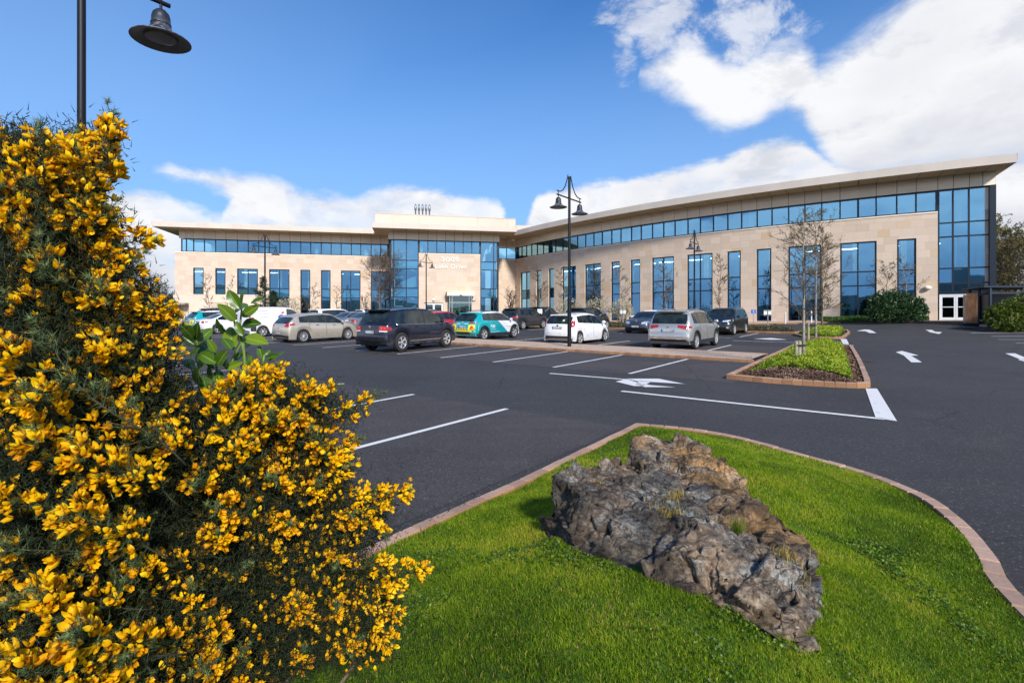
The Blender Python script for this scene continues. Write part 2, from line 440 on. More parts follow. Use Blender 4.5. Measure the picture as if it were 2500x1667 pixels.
tag(grid_sheet('car_park', -60, 60, -20, 60, 1.5, 0.0, M_ASPH), kind='structure')

mb = MB()
def bay(s0, s1, t0, t1):
    plate(mb, [lot(s0, t0), lot(s1, t0), lot(s1, t1), lot(s0, t1)], 0.004, 3.0)
bay(2.35, 7.18, -60, -3.42); bay(12.75, 17.38, -60, -3.3); bay(19.95, 24.5, -60, -3.0); bay(30.9, 35.4, -60, -5.5)
tag(build('parking_bays', mb, M_BAY), kind='structure')

# painted lines: every line is a mesh of the one marking layer
mb = MB()
def line(a, b, w, dz=0.009):
    a = Vector(a); b = Vector(b); d = (b - a).normalized(); q = Vector((-d.y, d.x)) * w / 2
    plate(mb, [a - q, b - q, b + q, a + q], dz, 1.0)
WL = 0.10
for t in [-5.7 - 2.49 * k for k in range(18)]: line(lot(2.4, t), lot(7.2, t), WL)
for t in [-5.95, -8.38, -10.72, -13.14, -15.5, -18.1, -20.6, -23.1, -25.6, -28.1, -30.6, -33.1, -35.6, -38.1, -40.6, -43.1, -45.6, -48.1, -50.6, -53.1]:
    line(lot(12.8, t), lot(17.4, t), WL)
for t in [-6.4 - 2.47 * k for k in range(22)]: line(lot(20.2, t), lot(24.5, t), WL)
for t in [-7.6 - 2.47 * k for k in range(20)]: line(lot(30.9, t), lot(35.4, t), WL)
# aisle lines and give-way bars by the planted islands
line(G(1342, 912), G(1530, 927), 0.12); line(G(1517, 955.3), G(2160, 1024), 0.13)
def quad(pts, dz=0.009): plate(mb, [G(*p) for p in pts], dz, 1.0)
quad([(2113, 949), (2141, 949), (2190, 1029), (2138, 1021)])
line(G(1700, 821), G(1790, 826), 0.12); line(G(1788, 831.5), G(2048, 840.5), 0.12)
quad([(2052, 828), (2067, 828), (2073, 841), (2058, 840)])
def arrow(tip, yaw, L=2.4, kind='straight', dz=0.009, side=1):
    """painted arrow; yaw is the bearing of its tip"""
    c, s_ = math.cos(yaw), math.sin(yaw)
    def P(x, y): return (tip[0] + x * s_ + y * c, tip[1] + x * c - y * s_)   # x forward, y right
    if kind == 'straight':
        for poly in ([(0, 0), (-L * .42, -.42), (-L * .36, -.07), (-L * .36, .07), (-L * .42, .42)], [(-L * .36, -.09), (-L, -.16), (-L, .16), (-L * .36, .09)]):
            plate(mb, [P(*q) for q in (poly[:1] + poly[1:2] + poly[2:4] + poly[4:])] if len(poly) == 4 else [P(*poly[0]), P(*poly[1]), P(*poly[2]), P(*poly[3]), P(*poly[4])], dz, 2.0)
    else:
        plate(mb, [P(-L, -.13), P(-L, .13), P(-L * .45, .10), P(-L * .35, -.08)], dz, 2.0)
        plate(mb, [P(-L * .45, .10), P(-L * .22, side * .42), P(-L * .12, side * .42), P(-L * .35, -.08)], dz, 2.0)
        plate(mb, [P(-L * .34, side * .36), P(0, side * .36 + side * .16), P(-L * .02, side * .95), P(-L * .2, side * .6)], dz, 2.0)
def marks(polys, dz=0.009):
    for poly in polys: plate(mb, [G(*p) for p in poly], dz, 3.0)
# arrows traced as flat paint on the tarmac
marks([[(2187, 860), (2202, 857), (2243, 868), (2224, 869), (2206, 868)], [(2206, 868), (2224, 868.5), (2251, 885), (2225, 885)]])
marks([[(2091, 808), (2112, 804.5), (2123, 805), (2133, 809.5)], [(2112, 805.5), (2127, 808.2), (2117, 808.6), (2106, 808)], [(2118, 806.8), (2128, 806.6), (2140, 812.6), (2122, 813)]][:1] +
      [[(2111, 808), (2121, 806.5), (2130, 807.8), (2140, 813.4), (2123, 813)]])
marks([[(2259, 805.5), (2275, 805.5), (2284, 809.5), (2300, 811), (2293, 815.5), (2266, 810.5), (2275, 810.3)]][:0] + [[(2259, 805.5), (2275, 805.5), (2284, 810.5), (2272, 810.8)], [(2266, 810.3), (2284, 810.3), (2300, 811), (2293, 815.6)]])
marks([[(2454, 863), (2478, 863), (2530, 884), (2520, 889)], [(2484, 878), (2500, 877), (2540, 884), (2520, 889)]])
marks([[(1503, 932), (1530, 926), (1562, 936), (1572, 943), (1548, 943)], [(1528, 925), (1608, 925), (1672, 938), (1590, 933), (1560, 932)], [(1560, 930), (1590, 932), (1572, 942), (1552, 940)], [(1556, 940), (1575, 938.5), (1590, 941), (1650, 946), (1575, 945.5)]])
marks([[(1838, 827), (1884, 825.5), (1923, 829.5), (1880, 829.6)]])
# bays on the far right
for (x0, y0, x1, y1) in [(2370, 813, 2560, 812), (2420, 821.5, 2560, 821), (2436, 829, 2560, 829.4), (2480, 838, 2560, 838.4)]:
    line(G(x0, y0), G(x1, y1), 0.10)
for (x0, y0, x1, y1) in [(1420, 800, 1520, 799), (1750, 795, 1840, 795)]: pass
tag(build('road_markings', mb, M_PAINT), kind='structure')

# kerbs laid brick by brick
def kerb_path(mb, pts, w=0.125, h=0.10, brick=0.20, side=1, closed=False, gap=0.006, base=None):
    """bricks along pts (xy); side=1 puts the bricks to the left of the path"""
    P = [Vector(p) for p in pts]
    if closed: P.append(P[0])
    acc = [0.0]
    for a, b in zip(P, P[1:]): acc.append(acc[-1] + (b - a).length)
    def at(u):
        for i in range(len(P) - 1):
            if u <= acc[i + 1] or i == len(P) - 2:
                k = (u - acc[i]) / max(1e-6, acc[i + 1] - acc[i]); return P[i].lerp(P[i + 1], k), (P[i + 1] - P[i]).normalized()
    k = max(1, int(acc[-1] / brick)); rr = random.Random(5)
    for i in range(k):
        u0 = acc[-1] * i / k + gap / 2; u1 = acc[-1] * (i + 1) / k - gap / 2
        (a, da), (b, db) = at(u0), at(u1)
        na = Vector((-da.y, da.x)) * side; nb_ = Vector((-db.y, db.x)) * side
        j = rr.uniform(-.003, .003)
        q = [a + na * j, b + nb_ * j, b + nb_ * (w + j), a + na * (w + j)]
        hh = h + rr.uniform(-.003, .003); bz = [gz(p.x, p.y) for p in q]
        lo = [(p.x, p.y, z - 0.05) for p, z in zip(q, bz)]; m1_ = [(p.x, p.y, z + hh - .012) for p, z in zip(q, bz)]
        c = (q[0] + q[1] + q[2] + q[3]) / 4
        top = [(c.x + (p.x - c.x) * (1 - .012 / max(.05, (p - c).length)), c.y + (p.y - c.y) * (1 - .012 / max(.05, (p - c).length)), z + hh) for p, z in zip(q, bz)]
        b0 = len(mb.v); mb.v += lo + m1_ + top
        for L in (0, 4):
            for e in range(4):
                f = (b0 + L + e, b0 + L + (e + 1) % 4, b0 + L + 4 + (e + 1) % 4, b0 + L + 4 + e)
                mb.f.append(f if side > 0 else f[::-1]); mb.mi.append(0); mb.uv.append(None)
        f = (b0 + 8, b0 + 9, b0 + 10, b0 + 11); mb.f.append(f if side > 0 else f[::-1]); mb.mi.append(0); mb.uv.append(None)
def smooth_path(pts, n_=6):
    P = [Vector(p) for p in pts]; out = []
    for i in range(len(P) - 1):
        a = P[max(0, i - 1)]; b = P[i]; c = P[i + 1]; d = P[min(len(P) - 1, i + 2)]
        for k in range(n_):
            t = k / n_
            out.append(0.5 * ((2 * b) + (-a + c) * t + (2 * a - 5 * b + 4 * c - d) * t * t + (-a + 3 * b - 3 * c + d) * t ** 3))
    out.append(P[-1]); return out
# lawn edge: straight side along the bays, then the sweep to the right
corner = G(1553, 1032, 0.1)
KL = [(-3.9, -1.3), G(700, 1425, .1), G(960, 1303, .1), G(1260, 1172, .1), corner]
KR = [corner, G(1700, 1046, .1), G(1811, 1066, .1), G(1980, 1112, .1), G(2110, 1148, .1), G(2213, 1186, .1), G(2299, 1227, .1), G(2378, 1291, .1), G(2442, 1371, .1), G(2492, 1446, .1), (2.62, 1.9), (1.9, 0.4), (0.9, -1.2)]
KL = [Vector(p) for p in KL]; KRs = smooth_path(KR, 5)
mb = MB(); kerb_path(mb, KL, side=-1, w=.105); kerb_path(mb, KRs, side=-1, w=.115)
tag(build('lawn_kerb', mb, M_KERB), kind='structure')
LAWN = [Vector(p) for p in KL[:-1]] + KRs
def inset_poly(poly, d):
    out = []
    for i in range(len(poly)):
        a, b, c = poly[i - 1], poly[i], poly[(i + 1) % len(poly)]
        e1 = (b - a).normalized(); e2 = (c - b).normalized()
        n1 = Vector((e1.y, -e1.x)); n2 = Vector((e2.y, -e2.x))
        nn = (n1 + n2); nn = nn.normalized() if nn.length > .3 else n1
        out.append(b + nn * d)
    return out
def pdist(poly, x, y):
    """signed distance to a closed outline: positive inside"""
    P = np.array([(p[0], p[1]) for p in poly]); Q = np.roll(P, -1, 0); d = Q - P; w = np.array([x, y]) - P
    L2 = (d ** 2).sum(1) + 1e-12
    t = np.clip((w * d).sum(1) / L2, 0, 1); dd = np.sqrt(((w - d * t[:, None]) ** 2).sum(1)).min()
    ins = ((P[:, 1] > y) != (Q[:, 1] > y)) & (x < (Q[:, 0] - P[:, 0]) * (y - P[:, 1]) / (Q[:, 1] - P[:, 1] + 1e-12) + P[:, 0])
    return dd if ins.sum() % 2 else -dd
def lawn_h(x, y, d=None):
    if d is None: d = pdist(LAWN, x, y)
    h = 0.075 + 0.33 * sstep(0.05, 1.85, d)
    h += 0.03 * mnoise.noise((x * 1.3, y * 1.3, 0)) + 0.012 * mnoise.noise((x * 4, y * 4, 3))
    return gz(x, y) + h
def mound_sheet(name, poly, hfun, st, mat, inset=0.11):
    ip = poly
    xs_ = [p[0] for p in ip]; ys_ = [p[1] for p in ip]
    bm = bmesh.new(); bm.faces.new([bm.verts.new((p[0], p[1], 0)) for p in ip])
    for ax, lo_, hi_ in ((0, min(xs_), max(xs_)), (1, min(ys_), max(ys_))):
        k = int((hi_ - lo_) / st)
        for i in range(1, k + 1):
            co = [0, 0, 0]; no = [0, 0, 0]; co[ax] = lo_ + (hi_ - lo_) * i / (k + 1); no[ax] = 1
            bmesh.ops.bisect_plane(bm, geom=bm.verts[:] + bm.edges[:] + bm.faces[:], plane_co=co, plane_no=no)
    for v in bm.verts: v.co.z = hfun(v.co.x, v.co.y)
    bm.normal_update()
    for f in bm.faces:
        if f.normal.z < 0: f.normal_flip()
        f.smooth = True
    me = bpy.data.meshes.new(name); bm.to_mesh(me); bm.free(); me.materials.append(mat)
    return link(name, me)
LAWN_IN = inset_poly(LAWN, 0.11)
tag(mound_sheet('lawn_ground', LAWN_IN, lawn_h, 0.16, M_TURF), kind='structure')

# buff walking strip between the two rows
mb = MB()
for t0 in np.arange(-62, -4.2, 2.0):
    t1 = min(t0 + 2.0, -4.0); pts = [lot(17.62, t0), lot(20.0, t0), lot(20.0, t1), lot(17.62, t1)]
    q = [(p[0], p[1], gz(*p) + 0.10) for p in pts]; mb.face(list(reversed(q)))
tag(build('walkway', mb, M_GRAVEL), kind='structure')
mb = MB(); kerb_path(mb, [lot(17.5, -62), lot(17.5, -3.9)], side=1, brick=.21); kerb_path(mb, [lot(20.12, -62), lot(20.12, -4.0)], side=-1, brick=.21)
tag(build('walkway_kerb', mb, M_KERB), kind='structure')

# planted islands
I1 = smooth_path([lot(13.35, -3.6), lot(13.25, -2.4), lot(13.5, -1.0), lot(13.9, -0.68)], 4) + smooth_path([lot(14.5, -0.72), lot(19.5, -1.2), lot(25.4, -1.85), lot(25.9, -2.0)], 3)[0:] + [Vector(lot(26.0, -2.3)), Vector(lot(25.2, -4.0))]
I2 = [Vector(lot(*p)) for p in [(32.0, -4.6), (31.75, -3.7), (32.0, -2.8), (32.6, -2.75), (38.0, -2.9), (40.2, -3.2), (40.3, -4.4), (37.5, -5.2), (34.5, -5.5)]]
def island(poly, name, hmax=0.16):
    # outline runs clockwise or counter-clockwise: make it counter-clockwise
    A = sum(poly[i].x * poly[(i + 1) % len(poly)].y - poly[(i + 1) % len(poly)].x * poly[i].y for i in range(len(poly)))
    if A < 0: poly = list(reversed(poly))
    mb = MB(); kerb_path(mb, poly, side=1, closed=True, brick=.21, h=.12)
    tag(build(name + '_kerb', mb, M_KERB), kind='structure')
    ip = [p - (q - p) * 0 for p, q in zip(inset_poly(poly, -0.11), poly)]
    def hf(x, y): return gz(x, y) + 0.06 + hmax * sstep(0.1, 1.0, pdist(ip, x, y)) + .015 * mnoise.noise((x * 5, y * 5, 1))
    tag(mound_sheet(name + '_soil', ip, hf, 0.18, M_SOIL), kind='structure')
    return ip, hf
I1p, I1h = island(I1, 'island')
I2p, I2h = island(I2, 'far_island')
# bed between the far row and the access road
I3 = [Vector(lot(*p)) for p in [(36.0, -5.6), (37.6, -5.4), (38.6, -8), (38.6, -21.5), (37.3, -22.5), (35.9, -22.3), (35.7, -12)]]
I3p, I3h = island(I3, 'bed')
I4 = [Vector(lot(*p)) for p in [(35.7, -24.8), (36.0, -24.2), (38.4, -24.2), (38.6, -50), (36, -50)]]
I4p, I4h = island(I4, 'long_bed')

# ---------------------------------------------------------------- the office building
Z_G, Z_T2, Z_T1, Z_W, Z_C, Z_S0, Z_S1, Z_P = 1.52, 4.68, 5.87, 8.42, 10.36, 10.46, 12.16, 13.22
def m_stone():
    m, n = newmat('limestone_cladding'); uv = n.node('ShaderNodeUVMap', out=0)
    s_ = n.node('ShaderNodeSeparateXYZ', {0: uv}, out=None); u, v = s_.outputs[0], s_.outputs[1]
    row = n.m('FLOOR', n.mul(v, 1 / 0.62)); rw = n.node('ShaderNodeTexWhiteNoise', {'W': row}, noise_dimensions='1D')
    cw = n.lin(n.m('FRACT', n.mul(row, 0.37)), 0, 1, 0.78, 1.05)
    uu = n.m('DIVIDE', n.add(u, n.mul(rw, 3.0)), cw); colm = n.m('FLOOR', uu)
    cb = n.node('ShaderNodeCombineXYZ', {0: colm, 1: row})
    wn_ = n.node('ShaderNodeTexWhiteNoise', {0: cb}, noise_dimensions='2D', out=None)
    r1 = wn_.outputs[0]; r2 = n.node('ShaderNodeSeparateColor', {0: wn_.outputs[1]}, out=1)
    fu = n.m('FRACT', uu); fv = n.m('FRACT', n.mul(v, 1 / 0.62))
    eu = n.mul(n.m('MINIMUM', fu, n.sub(1.0, fu)), cw); ev = n.mul(n.m('MINIMUM', fv, n.sub(1.0, fv)), 0.62)
    joint = n.smooth(n.m('MINIMUM', eu, ev), 0.004, 0.014)
    g = n.node('ShaderNodeNewGeometry', out='Position')
    vein = n.noise(g, 2.2, 8, 0.7, dist=0.6); fine = n.noise(g, 16.0, 6, 0.7)
    c = n.ramp(r1, [(0.0, (0.535, 0.42, 0.325)), (0.45, (0.585, 0.465, 0.365)), (0.85, (0.625, 0.50, 0.40)), (0.95, (0.57, 0.43, 0.30)), (1.0, (0.54, 0.385, 0.24))])
    c = n.mix(n.mul(n.smooth(vein, 0.55, 0.78), n.lin(r2, 0, 1, 0.08, 0.55)), c, (0.46, 0.29, 0.14))
    c = n.mix(n.mul(n.smooth(fine, 0.56, 0.72), 0.30), c, (0.38, 0.26, 0.17))
    c = n.node('ShaderNodeVectorMath', {0: c, 'Scale': n.mul(n.lin(fine, 0.3, 0.7, 0.94, 1.06), n.lin(joint, 0, 1, 0.80, 1.0))}, operation='SCALE')
    finish(n, c, 0.75, 0, n.add(joint, n.mul(fine, 0.2)), 0.3, 0.01, 0.3); return m
M_STONE = m_stone()
def m_panel(name, col, rough=0.4):
    m, n = newmat(name); g = n.node('ShaderNodeNewGeometry', out=None)
    nz = n.noise(g.outputs['Position'], 0.7, 5, 0.6)
    c = n.node('ShaderNodeVectorMath', {0: col, 'Scale': n.mul(n.lin(nz, 0.3, 0.7, 0.94, 1.04), n.lin(g.outputs['Random Per Island'], 0, 1, 0.97, 1.03))}, operation='SCALE')
    finish(n, c, rough, 0, spec=0.4); return m
M_PANEL = m_panel('cream_panel', (0.88, 0.755, 0.62))
M_FASCIA = m_panel('fascia_metal', (0.60, 0.52, 0.445), 0.5)
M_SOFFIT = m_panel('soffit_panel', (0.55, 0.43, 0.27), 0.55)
M_RENDER = m_panel('cream_render', (0.62, 0.51, 0.41), 0.8)
M_ROOF = simple('roof_membrane', (0.55, 0.52, 0.48), 0.8)
M_FRAME = simple('window_frame_metal', (0.012, 0.020, 0.032), 0.35, 0.3)
M_JOINT = simple('dark_joint', (0.05, 0.04, 0.03), 0.9)  # dark tone for panel joints, backing and sign rails
M_WHITEFR = simple('white_frame', (0.66, 0.67, 0.69), 0.4)
M_INT = simple('interior_wall_paint', (0.46, 0.52, 0.54), 0.9, var=.5, vscale=.35)
M_INTF = simple('interior_floor', (0.13, 0.14, 0.15), 0.8)
M_COLW = simple('white_column_paint', (0.85, 0.83, 0.80), 0.6)
M_SPAND = simple('spandrel_panel', (0.42, 0.50, 0.56), 0.5)
M_LAMP = simple('ceiling_light_panel', (0.9, 0.9, 0.85), 0.5, emit=(1.0, 0.95, 0.85, 9.0))
def m_glass(name, tint, refl, fac, rough=0.015):
    m, n = newmat(name); g = n.node('ShaderNodeNewGeometry', out=None)
    wob = n.noise(g.outputs['Position'], 0.5, 2, 0.5)
    b = n.node('ShaderNodeBump', {'Height': wob, 'Strength': 0.05, 'Distance': 0.04})
    gl = n.node('ShaderNodeBsdfGlossy', {'Color': refl, 'Roughness': rough, 'Normal': b})
    tr = n.node('ShaderNodeBsdfTransparent', {'Color': tint})
    fr = n.node('ShaderNodeFresnel', {'IOR': 1.5})
    mixf = n.add(fac, n.mul(fr, 0.6))
    mx_ = n.node('ShaderNodeMixShader', {0: n.m('MINIMUM', mixf, 1.0), 1: tr, 2: gl})
    n.node('ShaderNodeOutputMaterial', {'Surface': mx_}, out=None); return m
M_GLASS = m_glass('blue_solar_glass', (0.38, 0.66, 0.76), (0.21, 0.49, 0.78), 0.44)
M_CLEAR = m_glass('porch_glass', (0.42, 0.62, 0.56), (0.8, 0.9, 0.95), 0.14)
M_DARKGL = m_glass('door_glass', (0.06, 0.09, 0.10), (0.6, 0.75, 0.8), 0.16)

class Facade:
    """front line of a facade in plan; u runs along it to the right, the outside is on the viewer's side"""
    def __init__(s, pts):
        s.P = [Vector(p) for p in pts]; s.a = [0.0]
        for p, q in zip(s.P, s.P[1:]): s.a.append(s.a[-1] + (q - p).length)
        s.L = s.a[-1]
    def at(s, u, off=0.0):
        i = 0
        while i < len(s.P) - 2 and u > s.a[i + 1]: i += 1
        d = (s.P[i + 1] - s.P[i]).normalized(); p = s.P[i] + d * (u - s.a[i])
        # smooth normal between segments
        def nrm(j):
            a = s.P[max(0, j - 1)] if j > 0 else s.P[0]; b = s.P[min(len(s.P) - 1, j + 1)]
            e = (b - a).normalized(); return Vector((e.y, -e.x))
        t = (u - s.a[i]) / (s.a[i + 1] - s.a[i]); t = min(1, max(0, t))
        nn = nrm(i).lerp(nrm(i + 1), t).normalized()
        if len(s.P) == 2: nn = Vector((d.y, -d.x))
        return p + nn * off
    def u(s, px):
        """where the sight line through photograph column px meets the front line"""
        d = Vector(((px - 1250) / F0, 1.0)); best = None
        for i, (p, q) in enumerate(zip(s.P, s.P[1:])):
            e = q - p; den = d.x * e.y - d.y * e.x
            if abs(den) < 1e-9: continue
            t = (p.x * d.y - p.y * d.x) / den      # cross(p,d)/cross(d,e)
            if -0.0001 <= t <= 1.0001: return s.a[i] + t * e.length
        p, q = (s.P[0], s.P[1]) if abs(px / 1.0 - (s.P[0].x / s.P[0].y * F0 + 1250)) < abs(px - (s.P[-1].x / s.P[-1].y * F0 + 1250)) else (s.P[-2], s.P[-1])
        e = q - p; den = d.x * e.y - d.y * e.x; t = (p.x * d.y - p.y * d.x) / den
        return (0 if p is s.P[0] else s.a[-2]) + t * e.length
    def cuts(s, u0, u1, step):
        k = max(1, int(math.ceil((u1 - u0) / step))) if len(s.P) > 2 else 1
        return [u0 + (u1 - u0) * i / k for i in range(k + 1)]
    def slab(s, mb, u0, u1, z0, z1, o0, o1, step=1.4, zo=None, mi=0):
        """solid band from offset o0 (inner) to o1 (outer)"""
        us = s.cuts(u0, u1, step)
        for i, (a, b) in enumerate(zip(us, us[1:])):
            A, B, Cc, D = s.at(a, o1), s.at(b, o1), s.at(b, o0), s.at(a, o0)
            V = lambda p, z: (p.x, p.y, z)
            uvv = lambda x0, x1, y0, y1: [(x0, y0), (x1, y0), (x1, y1), (x0, y1)]
            mb.face([V(A, z0), V(B, z0), V(B, z1), V(A, z1)], mi, uvv(a, b, z0, z1))
            mb.face([V(Cc, z0), V(D, z0), V(D, z1), V(Cc, z1)], mi, uvv(b, a, z0, z1))
            mb.face([V(A, z1), V(B, z1), V(Cc, z1), V(D, z1)], mi, uvv(a, b, 0, o1 - o0))
            mb.face([V(D, z0), V(Cc, z0), V(B, z0), V(A, z0)], mi, uvv(a, b, 0, o1 - o0))
            if i == 0: mb.face([V(D, z0), V(A, z0), V(A, z1), V(D, z1)], mi, uvv(a - o1 + o0, a, z0, z1))
            if i == len(us) - 2: mb.face([V(B, z0), V(Cc, z0), V(Cc, z1), V(B, z1)], mi, uvv(b, b + o1 - o0, z0, z1))

LW = Facade([(-42.45, 65.6), (-17.1, 71.05)])
CB = Facade([(-15.9, 66.45), (-1.78, 69.0)])
CON = Facade([(-1.95, 73.85), (0.9, 74.43)])
rw_raw = np.array([(0.24, 74.4), (3.2, 69.9), (6.44, 65.6), (10.55, 60.4), (13.26, 57.1), (16.1, 54.6), (19.0, 51.85), (22.0, 49.2), (25.3, 46.8), (28.5, 44.5), (30.7, 43.15), (34.05, 40.95), (36.66, 39.95)])
A_ = np.c_[2 * rw_raw, np.ones(len(rw_raw))]; sol = np.linalg.lstsq(A_, (rw_raw ** 2).sum(1), rcond=None)[0]
cx_, cy_ = sol[:2]; rad_ = math.sqrt(sol[2] + cx_ ** 2 + cy_ ** 2)
def on_arc(p):
    d = Vector((p[0] - cx_, p[1] - cy_)).normalized(); return Vector((cx_, cy_)) + d * rad_
pa, pb = on_arc((0.24, 74.4)), on_arc((37.1, 39.65))
a0, a1 = math.atan2(pa.y - cy_, pa.x - cx_), math.atan2(pb.y - cy_, pb.x - cx_)
if a1 - a0 > math.pi: a1 -= 2 * math.pi
if a0 - a1 > math.pi: a1 += 2 * math.pi
RW = Facade([(cx_ + rad_ * math.cos(a0 + (a1 - a0) * i / 40), cy_ + rad_ * math.sin(a0 + (a1 - a0) * i / 40)) for i in range(41)])
print('right wing arc', round(cx_, 1), round(cy_, 1), round(rad_, 1), 'len', round(RW.L, 1), 'start', pa, pb)

bld = empty('office_building', (0, 60, Z_G))
tag(bld, 'long cream and limestone three storey office building with blue glass and curved right wing', 'building')
bld_parts = []
def bpart(name, mb, mats, label=None, parent=None, **k):
    o = build(name, mb, mats, None, **k); o.parent = parent or bld
    if parent is None: o.matrix_parent_inverse = Matrix.Translation(-Vector(bld.location))
    if label: o['label'] = label
    return o
RNG = random.Random(11)
DIN = 0.17          # how far the glass stands back
def glazing(F, us, zs, name='window', spand=None, label=None, cols=True, glass=None, off=-0.17, fw=0.055):
    """one window: frame mesh with mullions at us and transoms at zs; the panes are a child"""
    fr = MB()
    for i, u in enumerate(us):
        w = fw * (1.0 if 0 < i < len(us) - 1 else 1.15)
        c = min(max(u, us[0] + w), us[-1] - w)
        F.slab(fr, c - w, c + w, zs[0], zs[-1], off - 0.06, off + 0.055, 9)
    for i, z in enumerate(zs):
        w = fw; zc = min(max(z, zs[0] + w), zs[-1] - w)
        for a, b in zip(us, us[1:]): F.slab(fr, a + fw, b - fw, zc - w, zc + w, off - 0.055, off + 0.048, 9)
    fo = bpart(name, fr, M_FRAME, label)
    pn = MB(); sps = []
    for a, b in zip(us, us[1:]):
        for j, (z0, z1) in enumerate(zip(zs, zs[1:])):
            t1, t2 = RNG.gauss(0, .0016), RNG.gauss(0, .0016)
            A, B = F.at(a + .02, off), F.at(b - .02, off); nn = (F.at(a, off + 1) - F.at(a, off))
            def q(p, z, su, sz): e = nn * (t1 * su * (b - a) / 2 + t2 * sz * (z1 - z0) / 2); return (p.x + e.x, p.y + e.y, z)
            pn.face([q(A, z0 + .02, -1, -1), q(B, z0 + .02, 1, -1), q(B, z1 - .02, 1, 1), q(A, z1 - .02, -1, 1)])
            if spand and j in spand:
                sp = MB(); sps.append(sp); F.slab(sp, a + .03, b - .03, z0 + .03, z1 - .03, off - 0.14, off - 0.09, 9)
    bpart('pane', pn, glass or M_GLASS, parent=fo)
    for sp in sps: bpart('spandrel', sp, M_SPAND, parent=fo)
    return fo

def wall_run(F, wins, u0, u1, ztop, zbot, mb, thick=0.36):
    """stone wall with openings (ua, ub, z0, z1)"""
    u = u0
    for (a, b, z0, z1) in sorted(wins):
        if a > u: F.slab(mb, u, a, zbot, ztop, -thick, 0)
        F.slab(mb, a, b, z1, ztop, -thick, 0)
        if z0 > zbot + .02: F.slab(mb, a, b, zbot, z0, -thick, 0)
        u = b
    if u < u1: F.slab(mb, u, u1, zbot, ztop, -thick, 0)

def conv(F, l): return [F.u(p) for p in l]
# --- left wing
lw_px = [(471.6, None, 497.1), (525.4, None, 550.6), (578.7, 605, 629.6), (657, 682, 706.7), (733.4, None, 757.4), (783.5, None, 807), (832.6, 856, 880.1), (905.3, 928, 952)]
wins = []; zs_full = [Z_G + .12, 3.55, Z_T2, Z_T1, Z_W]
for i, (a, m_, b) in enumerate(lw_px):
    ua, ub = LW.u(a), LW.u(b)
    zb = 4.98 if i < 2 else zs_full[0]
    zs = [zb, Z_T1, Z_W] if i < 2 else [zs_full[0], Z_T2, Z_T1, Z_W]
    us = [ua, ub] if m_ is None else [ua, LW.u(m_), ub]
    wins.append((ua, ub, zb, Z_W)); glazing(LW, us, zs, spand=[0] if i < 2 else [1])
mb = MB(); wall_run(LW, wins, -0.65, LW.L, Z_C, Z_G - .3, mb)
bpart('stone_wall', mb, M_STONE)
z2 = lambda x: 380 + x / 4.126
lm = [z2(x) for x in (242, 305, 378, 487, 600, 707, 822, 930, 1035, 1143, 1248, 1352, 1460, 1560, 1666, 1766)] + [820 + x / 4.126 for x in (52, 155, 250, 355, 450, 540)]
lu = [0.0] + conv(LW, lm)[1:-1] + [LW.L - .1]
glazing(LW, lu, [Z_S0, Z_S1], 'ribbon_window')
# --- centre block
cz = lambda x: 820 + x / 4.126
CT = [Z_G + .12, Z_T2, Z_T1, 8.39, 9.5, Z_S1]
cu = conv(CB, [cz(540), cz(583), cz(710), cz(835)]); cu[0] = 0.0
glazing(CB, cu, CT, 'corner_glazing', spand=[1, 3], label='tall stair tower glazing left of the entrance')
cr = conv(CB, [cz(1455), cz(1592), cz(1635)]); cr[-1] = CB.L
glazing(CB, cr, CT, 'corner_glazing', spand=[1, 3])
cm = conv(CB, [cz(x) for x in (835, 883, 927, 1017, 1105, 1195, 1283, 1370, 1455)])
glazing(CB, [cm[0]] + cm[2:], [Z_S0, Z_S1], 'ribbon_window')
ud0, ud1 = CB.u(1035.7), CB.u(1082.2); up0, up1 = CB.u(1097), CB.u(1151)
mb = MB(); wall_run(CB, [(ud0, ud1, Z_G - .3, 3.97), (up0, up1, Z_G - .3, 4.1)], cm[0], cm[-1], Z_C, Z_G - .3, mb)
bpart('stone_wall', mb, M_STONE)
# side return of the centre block on the left wing's side and the connector
ret = Facade([CB.at(0, -0.0) + Vector((0, 0)), CB.at(0, -4.7)]) if False else None
e = (CB.P[1] - CB.P[0]).normalized(); nb2 = Vector((-e.y, e.x))
SR = Facade([CB.P[1], CB.P[1] + nb2 * 5.4]); SL = Facade([CB.P[0] + nb2 * 5.4, CB.P[0]])
glazing(SR, [0.0, 1.35], CT, 'side_glazing', spand=[1, 3]); glazing(SL, [4.0, 5.4], CT, 'side_glazing', spand=[1, 3])
mb = MB(); SR.slab(mb, 1.35, 5.4, Z_G - .3, Z_S1, -.36, 0); SL.slab(mb, 0.0, 4.0, Z_G - .3, Z_S1, -.36, 0); bpart('side_wall', mb, M_STONE)
mb = MB(); CON.slab(mb, 0, CON.L, Z_G - .3, Z_C, -.36, 0); bpart('link_wall', mb, M_STONE)
glazing(CON, [0, CON.L * .42, CON.L - .02], [Z_S0, Z_S1], 'ribbon_window')
